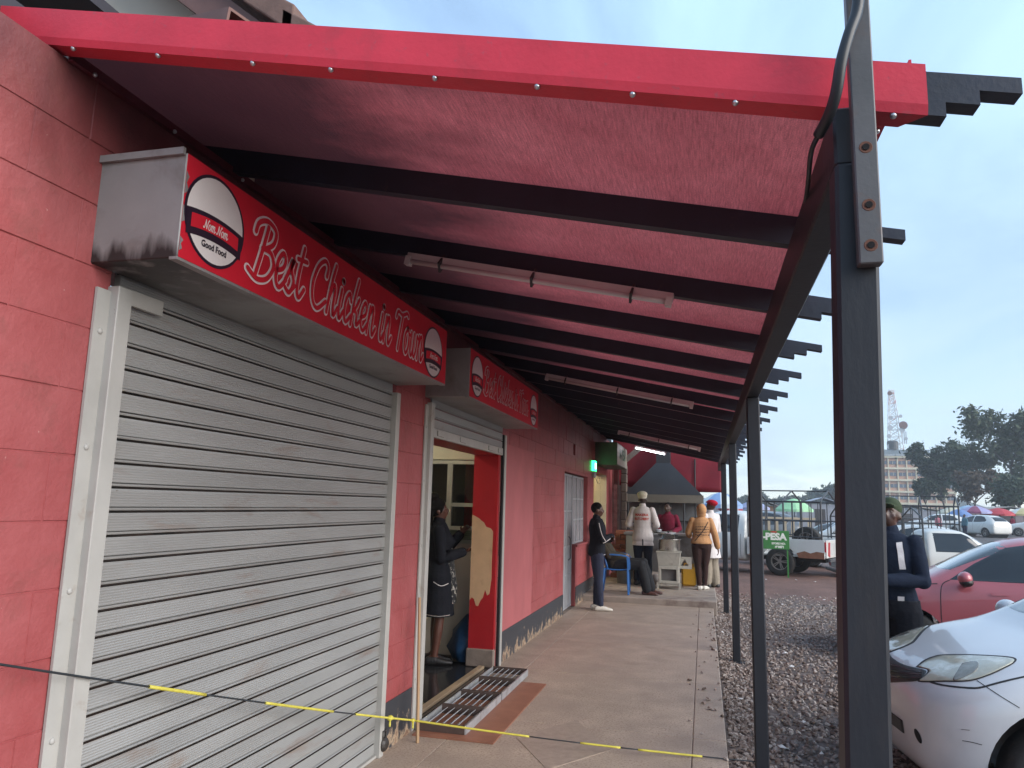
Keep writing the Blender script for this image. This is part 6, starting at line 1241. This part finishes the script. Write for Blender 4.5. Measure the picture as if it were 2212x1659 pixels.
pickup('white pickup seen past the red car, its cab facing right', (8.55, 23.0, gz(7, 23)), math.radians(184), paint('white2', (.60, .58, .53), 0, .35), .95, ridge=True)
pickup('white pickup with a pale cage parked behind the caged pickup', (2.6, 26.5, gz(3.5, 26)), math.radians(-12), P_WHITE, 1.0)
hatchback('white hatchback roof beyond the red car at the right edge', (9.8, 26.6, gz(9, 26)), math.radians(172), P_WHITE, scale=1.14)
# far car park
for (x, y, a, pt, lb) in ((19.6, 68, -62, P_WHITE, 'white car facing the camera in the far car park'), (24.6, 72, -20, P_WHITE, 'distant white car at the right edge of the far car park'), (16.4, 70, -8, P_WHITE, 'long white car in the far car park left of the orange vest'), (7.0, 52, -30, P_GREY, 'distant dark car beyond the caged pickup'), (-0.6, 33, 10, P_GREY, 'dark grey car parked beyond the stall platform')):
    hatchback(lb, (x, y, gz(x, y)), math.radians(a), pt, 'cars in the far car park', scale=1.12)
# cream slatted cargo box of a truck behind the first pickup
bx_ = tag(empty('cargo_box', (2.2, 25.0, gz(2, 25))), 'cream slatted wooden cargo box behind the caged pickup', 'cargo box')
for i in range(9): m = MB(); m.box(-1.0 + .24 * i, -.9 + .24 * i, -.05, 0, .95, 1.45); m.build('slat', pm('cream_slat', (.45, .36, .25), .7, .15, 9, space='O'), bx_)
for z in (.9, 1.46): m = MB(); m.box(-1.05, 1.15, -.07, .02, z - .05, z + .05); m.build('rail', MATS['cream_slat'], bx_)
m = MB(); m.box(-1.05, 1.15, 0.02, 1.4, .4, .9); m.build('floor_box', MATS['cream_slat'], bx_)
# ================================================================== BACKGROUND
# green mobile money sign on a post
gsn = tag(empty('street_sign', atZ(1703, 1248, G0)), 'green M-PESA board on a thin green post in front of the caged pickup', 'sign')
M_GRN = pm('board_green', (.035, .17, .035), .5, .12, 5, space='O'); M_LETW = pm('board_letter', (.68, .68, .6), .5)
Yg = gsn.location.y; zt_, zb_ = at(1700, 1147, Yg).z - G0, at(1700, 1187, Yg).z - G0; wl = at(1628, 1165, Yg).x - gsn.location.x
for x in (0.0, wl): m = MB(); m.box(x - .018, x + .018, -.015, .015, 0, zt_); m.build('post', M_GRN, gsn)
m = MB(); m.box(wl - .03, .05, -.035, -.017, zb_, zt_, .004); m.build('board', M_GRN, gsn)
hgt = zt_ - zb_; mid = (wl + .0) / 2
def put(s, size, x, z, nm, b=.006, sx=1.0):
    o = link(nm, text_mesh(s, size, b), M_LETW, gsn); o.rotation_euler = (math.pi / 2, 0, 0); o.location = (x, -.038, z); o.scale = (sx, 1, 1)
put('M-PESA', hgt * .50, mid, zb_ + hgt * .66, 'lettering', .012, 1.02); put('STORE NO-', hgt * .14, mid + .2, zb_ + hgt * .30, 'small_lettering', .004); put('490071', hgt * .16, mid + .22, zb_ + hgt * .12, 'number'); put('NO-', hgt * .14, mid - .3, zb_ + hgt * .30, 'small_lettering', .004); put('70', hgt * .16, mid - .28, zb_ + hgt * .12, 'number')
m = MB(); m.sphere((-.33, -.038, zb_ + hgt * .93), 1, 12, 6, (.09, .003, .022)); m.build('red_mark', pm('red_mark', (.4, .03, .02), .5), gsn)
# market umbrellas and tents
def umbrella(label, x, y, r, top, col, alt=None, h=.55, tent=False):
    z0 = gz(x, y); u = tag(empty('market_umbrella', (x, y, z0)), label, 'umbrella', 'market umbrellas'); nm = 'umb_%d_%d' % (int(col[0] * 999), int(col[1] * 999)); A = pm(nm, col, .6, .12, 2, space='O'); B_ = pm(nm + 'b', alt, .6, .1, 2, space='O') if alt else A
    n = 8; zt = top - z0
    for k in range(n):
        a0, a1 = 2 * math.pi * k / n, 2 * math.pi * (k + 1) / n; m = MB(); vs = []
        for q, hz in ((1, -h), (.7, -h * .55), (.35, -h * .16), (.02, 0)):
            for a in (a0, (a0 + a1) / 2, a1): f = q * (.96 if a not in (a0, a1) else 1); vs.append((r * f * math.cos(a), r * f * math.sin(a), zt + hz))
        for a in (a0, (a0 + a1) / 2, a1): vs.append((r * math.cos(a), r * math.sin(a), zt - h - .18))
        m.add(vs, [(i * 3 + j, i * 3 + j + 1, (i + 1) * 3 + j + 1, (i + 1) * 3 + j) for i in range(3) for j in range(2)] + [(12, 13, 1, 0), (13, 14, 2, 1)]); m.build('canopy_panel', A if k % 2 else B_, u)
    m = MB(); m.tube([(0, 0, 0), (0, 0, zt)], .03, 6); m.build('pole', M_CAGE, u); return u
for a in (('large pale green umbrella seen through the pickup cage', 6.6, 60, 1.35, 2.5, (.30, .55, .30), None, .8),
          ('red umbrella left of the caged pickup', 1.9, 62, 1.1, 2.2, (.32, .04, .06), (.4, .25, .25)), ('lilac grey umbrella between the veranda posts', 3.9, 64, 1.3, 2.3, (.26, .28, .42), None),
          ('bright red umbrella in the far market, right side', 26.9, 80, 1.5, 2.35, (.42, .03, .04), (.42, .03, .04)), ('maroon and lilac umbrella in the far market', 25.0, 80, 1.5, 2.5, (.22, .05, .1), (.3, .28, .45)), ('small blue umbrella above the orange vest', 23.0, 78, 1.1, 2.15, (.12, .2, .4), None),
          ('yellow and white umbrella at the right edge of the market', 29.0, 80, 1.5, 2.4, (.5, .42, .2), (.6, .6, .55)), ('pale blue umbrella behind the maroon one', 26.2, 86, 1.3, 2.6, (.3, .42, .55), None), ('cream umbrella in the far market beside the blue one', 24.2, 84, 1.5, 2.35, (.55, .5, .35), (.5, .47, .36)),
          ('second red umbrella at the far right of the market', 31.0, 84, 1.5, 2.5, (.4, .05, .06), None), ('blue and white umbrella beyond the tarpaulin', 0.75, 36, 1.0, 2.35, (.2, .3, .5), (.55, .58, .6))):
    umbrella(*a)
# low market sheds
def shed(label, x0, x1, y0, y1, h0, h1, wallc, roofc):
    z = gz(x0, y0); s = tag(empty('market_shed', (x0, y0, z)), label, 'shed', 'market sheds'); wm = pm('shedw_%d' % int(wallc[0] * 999), wallc, .8, .2, 2, space='O'); rm = pm('shedr_%d' % int(roofc[0] * 999), roofc, .6, .15, 2, space='O')
    m = MB(); m.box(0, x1 - x0, 0, y1 - y0, 0, h0); m.build('wall', wm, s); W_ = x1 - x0
    m = MB(); m.prism([(-.3, h0), (W_ / 2, h1), (W_ + .3, h0), (W_ + .3, h0 - .06), (W_ / 2, h1 - .06), (-.3, h0 - .06)], -.3, y1 - y0 + .3, 'Y'); m.build('roof', rm, s)
    m = MB(); m.box(W_ * .3, W_ * .55, -.02, 0, 0, h0 * .8); m.build('door', pm('shed_door', (.06, .05, .05), .8), s)
shed('brown timber market shed seen through the pickup cage', 4.0, 6.2, 70, 73, 2.0, 2.5, (.22, .13, .08), (.3, .28, .28))
shed('grey roofed market shed near the far trees, left', 9.5, 13.5, 80, 84, 2.3, 3.0, (.3, .3, .33), (.32, .34, .4)); shed('pale roofed market shed behind the umbrellas', 19, 27, 96, 100, 2.0, 2.6, (.3, .27, .22), (.5, .46, .38))
shed('long low market shed at the right edge', 29, 38, 96, 100, 2.2, 2.7, (.25, .2, .2), (.4, .38, .36)); shed('blue grey market shed beyond the platform', -3, 1.4, 75, 79, 2.2, 2.8, (.28, .28, .3), (.33, .36, .42))
# distant shoppers: small figures
def far_person(label, x, y, top, leg, h=1.68, a=0.0, vest=None):
    person(label, (x, y, gz(x, y)), a, h, wear=[{'kind': 'top', 'name': 'shirt', 'mat': top, 'hem': .84, 'th': .03}, {'kind': 'trousers', 'mat': leg, 'th': .03}, HAIR], vox=.03, facing=False)
K_OR = pm('vest_orange', (.75, .13, .02), .6, .1, 9, space='O'); K_TEAL = fab('teal', (.08, .16, .2)); K_PINK = fab('pink', (.4, .15, .18))
for a in (('person in an orange vest under the blue umbrella', 22.2, 70, K_OR, K_NAVY, 1.7, 3.0), ('person in black walking past the far white car', 23.6, 70, K_BLACK, K_DENIM, 1.7, 1.2), ('person in white shirt under the maroon umbrella', 24.6, 73, K_WHITE, K_NAVY, 1.65, 2.5), ('person in maroon near the bright red umbrella', 25.9, 74, K_MAROON, K_BLACK, 1.66, .5), ('person in teal at the far market edge', 18.6, 62, K_TEAL, K_DENIM, 1.7, 2.0), ('person in pink top at the far market edge', 17.4, 64, K_PINK, K_BLACK, 1.6, 3.4), ('dark jacketed person sitting between the far pickups', 7.9, 27, K_NAVY, K_BLACK, 1.5, 2.8)):
    far_person(*a)
# ---- hotel block with mast
YB = 230.0
def bpt(px, py): return at(px, py, YB)
L0, R0 = bpt(1880, 1000).x, bpt(2060, 1000).x; zr = bpt(1950, 977).z
hb_ = tag(empty('apartment_block', (L0, YB, 0)), 'cream and orange multi storey block with a rooftop mast behind the trees', 'building')
Wd = R0 - L0; FH = (zr + 2.0) / 6.35; M_ORG = pm('block_orange', (.50, .28, .19), .8, .1, .3, space='O'); M_CRM = pm('block_cream', (.58, .52, .38), .8, .06, .3, space='O'); M_WIN = pm('block_window', (.10, .12, .15), .25, .3, .6, space='O')
m = MB(); m.box(0, Wd, 0.6, 14, -2, zr - .6); m.build('wall', M_ORG, hb_)
ztop = zr - 1.0
for f in range(6):
    z1 = ztop - FH * f
    m = MB(); m.box(-.3, Wd + .3, -.1, .62, z1 - .55, z1); m.build('floor_band', M_CRM, hb_)
    nwin = 9
    for i in range(nwin):
        x = Wd * (i + .5) / nwin; wn_ = MB(); wn_.box(x - .85, x + .85, .45, .6, z1 - FH * .5 - .75, z1 - FH * .5 + .2); wo2 = wn_.build('window', M_WIN, hb_)
        m = MB(); m.box(x - .04, x + .04, .40, .45, z1 - FH * .5 - .75, z1 - FH * .5 + .2); m.build('mullion', M_CRM, wo2)
    for i in range(nwin + 1):
        if f < 6: x = Wd * i / nwin; m = MB(); m.box(x - .14, x + .14, .2, .62, z1 - FH + .02, z1 - .56); m.build('pier', M_CRM, hb_)
m = MB(); m.box(Wd * .12, Wd * .75, 2, 10, zr - .6, zr + .9); m.build('penthouse', pm('block_grey', (.2, .24, .27), .7, .2, .4, space='O'), hb_)
m = MB(); m.box(-.4, Wd + .4, -.3, 14, zr - 1.0, zr - .6); m.build('roof_slab', pm('block_slab', (.33, .36, .38), .7, .1, .4, space='O'), hb_)
bx0 = bpt(1936, 970).x; m = MB(); m.lathe([(.001, 0), (1.5, 0), (1.5, 2.2), (1.2, 2.6), (.001, 2.7)], 16, (bx0 - L0 - .2, 3, zr + .9)); m.build('water_tank', pm('tank_black', (.02, .022, .025), .5), hb_)
mt_ = tag(empty('radio_mast', (bpt(1943, 975).x, YB + 4, zr + .9)), 'white lattice radio mast with dishes on the tall block', 'mast')
M_MAST = pm('mast_white', (.62, .62, .62), .5, .25, .2, second=(.5, .18, .14), sec_scale=.25, sec_lo=.55, sec_hi=.6, space='O')
HM = bpt(1938, 838).z - zr - .9; segs = 9
def mw(t): return 1.75 * (1 - t) + .55 * t
for sx in (-1, 1):
    for sy in (-1, 1): m = MB(); m.tube([(sx * mw(0), sy * mw(0), 0), (sx * mw(1) - .4, sy * mw(1), HM)], .13, 6); m.build('leg', M_MAST, mt_)
for i in range(segs):
    z0, z1 = HM * i / segs, HM * (i + 1) / segs; a, b_2 = mw(i / segs), mw((i + 1) / segs); dx0, dx1 = -.4 * i / segs, -.4 * (i + 1) / segs; m = MB()
    for sy in (-1, 1): m.tube([(-a + dx0, sy * a, z0), (b_2 + dx1, sy * b_2, z1)], .075, 5); m.tube([(a + dx0, sy * a, z0), (-b_2 + dx1, sy * b_2, z1)], .075, 5); m.tube([(-b_2 + dx1, sy * b_2, z1), (b_2 + dx1, sy * b_2, z1)], .085, 5)
    m.build('bracing', M_MAST, mt_)
for i, (x, z, r, dk) in enumerate(((1.9, HM * .40, 1.15, 1), (1.6, HM * .32, .7, 0), (-1.6, HM * .36, .75, 0), (-2.0, HM * .22, .6, 0), (-1.3, HM * .52, .6, 0), (-1.2, HM * .93, .65, 1), (1.3, HM * .55, .5, 0), (-1.9, HM * .05, .8, 0), (2.4, HM * .18, .5, 0))):
    m = MB(); m.lathe([(.001, .1), (r * .6, .02), (r, -.25), (r, -.3), (.001, -.3)], 16, (x, -1.6, z), 'Y'); m.build('dish', pm('dish_dark', (.14, .07, .06), .6) if dk else pm('dish_grey', (.4, .42, .45), .6), mt_)
for x in (-.5, .1): m = MB(); m.box(x - .25, x + .25, -.9, -.7, HM * .93, HM * 1.0); m.build('panel_antenna', M_MAST, mt_)
for i in range(3): m = MB(); m.box(1.5 + .5 * i, 1.75 + .5 * i, -1.2, -1.0, HM * .1, HM * .3); m.build('panel_antenna', pm('dish_grey', (.4, .42, .45), .6), mt_)

# ---- trees
def leaf_mat(n, c0, c1):
    m = bpy.data.materials.new(n); m.use_nodes = True; t = m.node_tree; b = t.nodes['Principled BSDF']; b.inputs['Roughness'].default_value = .7; b.inputs['Specular IOR Level'].default_value = .2
    g = t.nodes.new('ShaderNodeNewGeometry'); cr = t.nodes.new('ShaderNodeValToRGB'); cr.color_ramp.elements[0].color = (*c0, 1); cr.color_ramp.elements[1].color = (*c1, 1)
    t.links.new(g.outputs['Random Per Island'], cr.inputs[0]); t.links.new(cr.outputs[0], b.inputs['Base Color']); return m
LEAF_A, LEAF_B = leaf_mat('leaf_dark', (.025, .042, .028), (.075, .10, .06)), leaf_mat('leaf_olive', (.04, .06, .035), (.10, .12, .07))
LEAF_C = leaf_mat('leaf_rust', (.07, .045, .03), (.12, .09, .06))
M_BARK = pm('bark', (.06, .05, .045), .9, .3, 1.5, space='O')
def tree(label, x, y, H, W, seed, leaf=LEAF_A, nl=7000, ls=.42, z0=None, sparse=1.0, group='far trees', trunk=.28):
    r = random.Random(seed); rn = np.random.default_rng(seed); zb = gz(x, y) if z0 is None else z0
    T = tag(empty('tree', (x, y, zb)), label, 'tree', group); tips = []; m = MB()
    def grow(p, d, L, rad, dep):
        pts = [p]; q = p
        for i in range(4):
            d = (d + Vector((r.uniform(-.25, .25), r.uniform(-.25, .25), r.uniform(-.05, .18)))).normalized(); q = q + d * L / 4; pts.append(q)
        m.tube(pts, [rad * (1 - .13 * i) for i in range(5)], 6)
        if dep >= 1: tips.extend(pts[2:])
        if dep < 3:
            for k in range(r.choice((2, 3, 3)) if dep else 5):
                a = r.uniform(0, 6.28); t = r.uniform(.35, 1.0); b = pts[min(int(t * 4) + 1, 4)]
                nd = (d * r.uniform(.3, .8) + Vector((math.cos(a), math.sin(a), r.uniform(.0, .7))) * (W / H + .35)).normalized(); grow(b, nd, L * r.uniform(.55, .75), rad * .55, dep + 1)
    grow(Vector((0, 0, 0)), Vector((0, 0, 1)), H * .48, H * trunk / 14, 0); m.build('trunk', M_BARK, T, smooth=True)
    tp = np.array([tuple(t) for t in tips]); rad_ = np.percentile(np.hypot(tp[:, 0], tp[:, 1]), 92); fx = W * .86 / rad_; fz = H * .95 / tp[:, 2].max()
    for ob in T.children:
        for vv in ob.data.vertices: vv.co = (vv.co.x * fx, vv.co.y * fx, vv.co.z * fz)
    tp = tp * np.array([fx, fx, fz])
    nc = max(30, nl // 75); cl = tp[rn.choice(len(tp), min(nc, len(tp)), replace=False)]; cs = W * (.07 + .09 * rn.random(len(cl)))
    idx = rn.integers(0, len(cl), nl); C = cl[idx] + rn.normal(0, 1, (nl, 3)) * cs[idx][:, None] * np.array([1, 1, .7]) * sparse
    u = rn.normal(0, 1, (nl, 3)); u /= np.linalg.norm(u, axis=1)[:, None]; v = np.cross(u, rn.normal(0, 1, (nl, 3))); v /= np.linalg.norm(v, axis=1)[:, None]
    s = ls * (.5 + rn.random(nl))[:, None]; P = np.stack([C - u * s, C + v * s * .45, C + u * s, C - v * s * .45], 1).reshape(-1, 3)
    me = bpy.data.meshes.new('crown'); me.from_pydata(P.tolist(), [], np.arange(nl * 4).reshape(-1, 4).tolist()); link('crown', me, leaf, T); return T
def tp_(px, Y): return at(px, 1100, Y).x
tree('tall dark tree in front of the orange block', tp_(2043, 125), 125, 13.2, 3.7, 3, LEAF_A, 8000, .3)
tree('broad dark tree right of the orange block', tp_(2088, 120), 120, 12.2, 3.8, 5, LEAF_A, 8000, .3)
tree('rusty leaved tree between the two dark trees', tp_(2108, 112), 112, 8.2, 3.0, 8, LEAF_C, 4500, .28)
tree('tallest open crowned tree at the right edge', tp_(2205, 112), 112, 16.6, 5.2, 12, LEAF_B, 9000, .3)
tree('low spreading tree under the tallest tree', tp_(2160, 105), 105, 6.2, 3.6, 15, LEAF_A, 4500, .27)
tree('dark tree leaning over the block, lower left', tp_(2010, 118), 118, 7.2, 2.0, 18, LEAF_A, 3000, .26)
tree('dark low tree at the right market edge', tp_(2215, 100), 100, 7.0, 3.2, 25, LEAF_A, 4000, .27)
for i, (px, Y, H, W, lb) in enumerate(((1735, 230, 5.6, 5, 'hazy low tree behind the pickup cage'), (1775, 240, 8.0, 7, 'hazy tree just left of the nearest post'), (1815, 235, 9.5, 8, 'hazy tree hidden by the nearest post'), (1645, 260, 7.0, 5, 'hazy small tree far behind the second post'), (1700, 270, 5.5, 6, 'hazy low bush far behind the green umbrella'), (1600, 280, 6, 7, 'hazy far tree left of the second post'), (1860, 240, 8, 8, 'hazy far tree right of the nearest post'))):
    tree(lb, tp_(px, Y), Y, H, W, 40 + i, LEAF_A, 2600, .7, group='hazy distant trees')
# far wooded skyline
m = MB(); rn = random.Random(4); pts = []; 
for i in range(160):
    a = -330 + i * 5; h = 6 + 5 * math.sin(i * .23) + 3 * math.sin(i * .71 + 1) + rn.uniform(-1.2, 1.2); pts.append((a, max(h, 2)))
for j, (yo, k) in enumerate(((400, .7), (425, .55))):
    b0 = len(m.v); vs = [(x, yo + 12 * math.sin(i * .4), -1) for i, (x, h) in enumerate(pts)] + [(x, yo + 14 + 12 * math.sin(i * .4), h * k) for i, (x, h) in enumerate(pts)] + [(x, yo + 40, h * k * .6) for i, (x, h) in enumerate(pts)]; n = len(pts)
    m.add(vs, [(r * n + i, r * n + i + 1, (r + 1) * n + i + 1, (r + 1) * n + i) for r in range(2) for i in range(n - 1)])
tag(m.build('hills', pm('far_woods', (.05, .065, .06), .9, .3, .05), smooth=True), kind='structure')

# morning haze: one closed box of thin air round the whole scene
hz_ = MB(); hz_.box(-360, 500, -40, 520, -1.6, 48); hm = bpy.data.materials.new('haze_air'); hm.use_nodes = True; t = hm.node_tree; t.nodes.clear()
pv_ = t.nodes.new('ShaderNodeVolumePrincipled'); pv_.inputs['Color'].default_value = (.86, .93, 1.0, 1); pv_.inputs['Density'].default_value = .0008; pv_.inputs['Anisotropy'].default_value = 0.2
ou = t.nodes.new('ShaderNodeOutputMaterial'); t.links.new(pv_.outputs[0], ou.inputs['Volume']); tag(hz_.build('haze', hm), 'thin pale blue morning haze over the market', 'haze', kind='stuff')
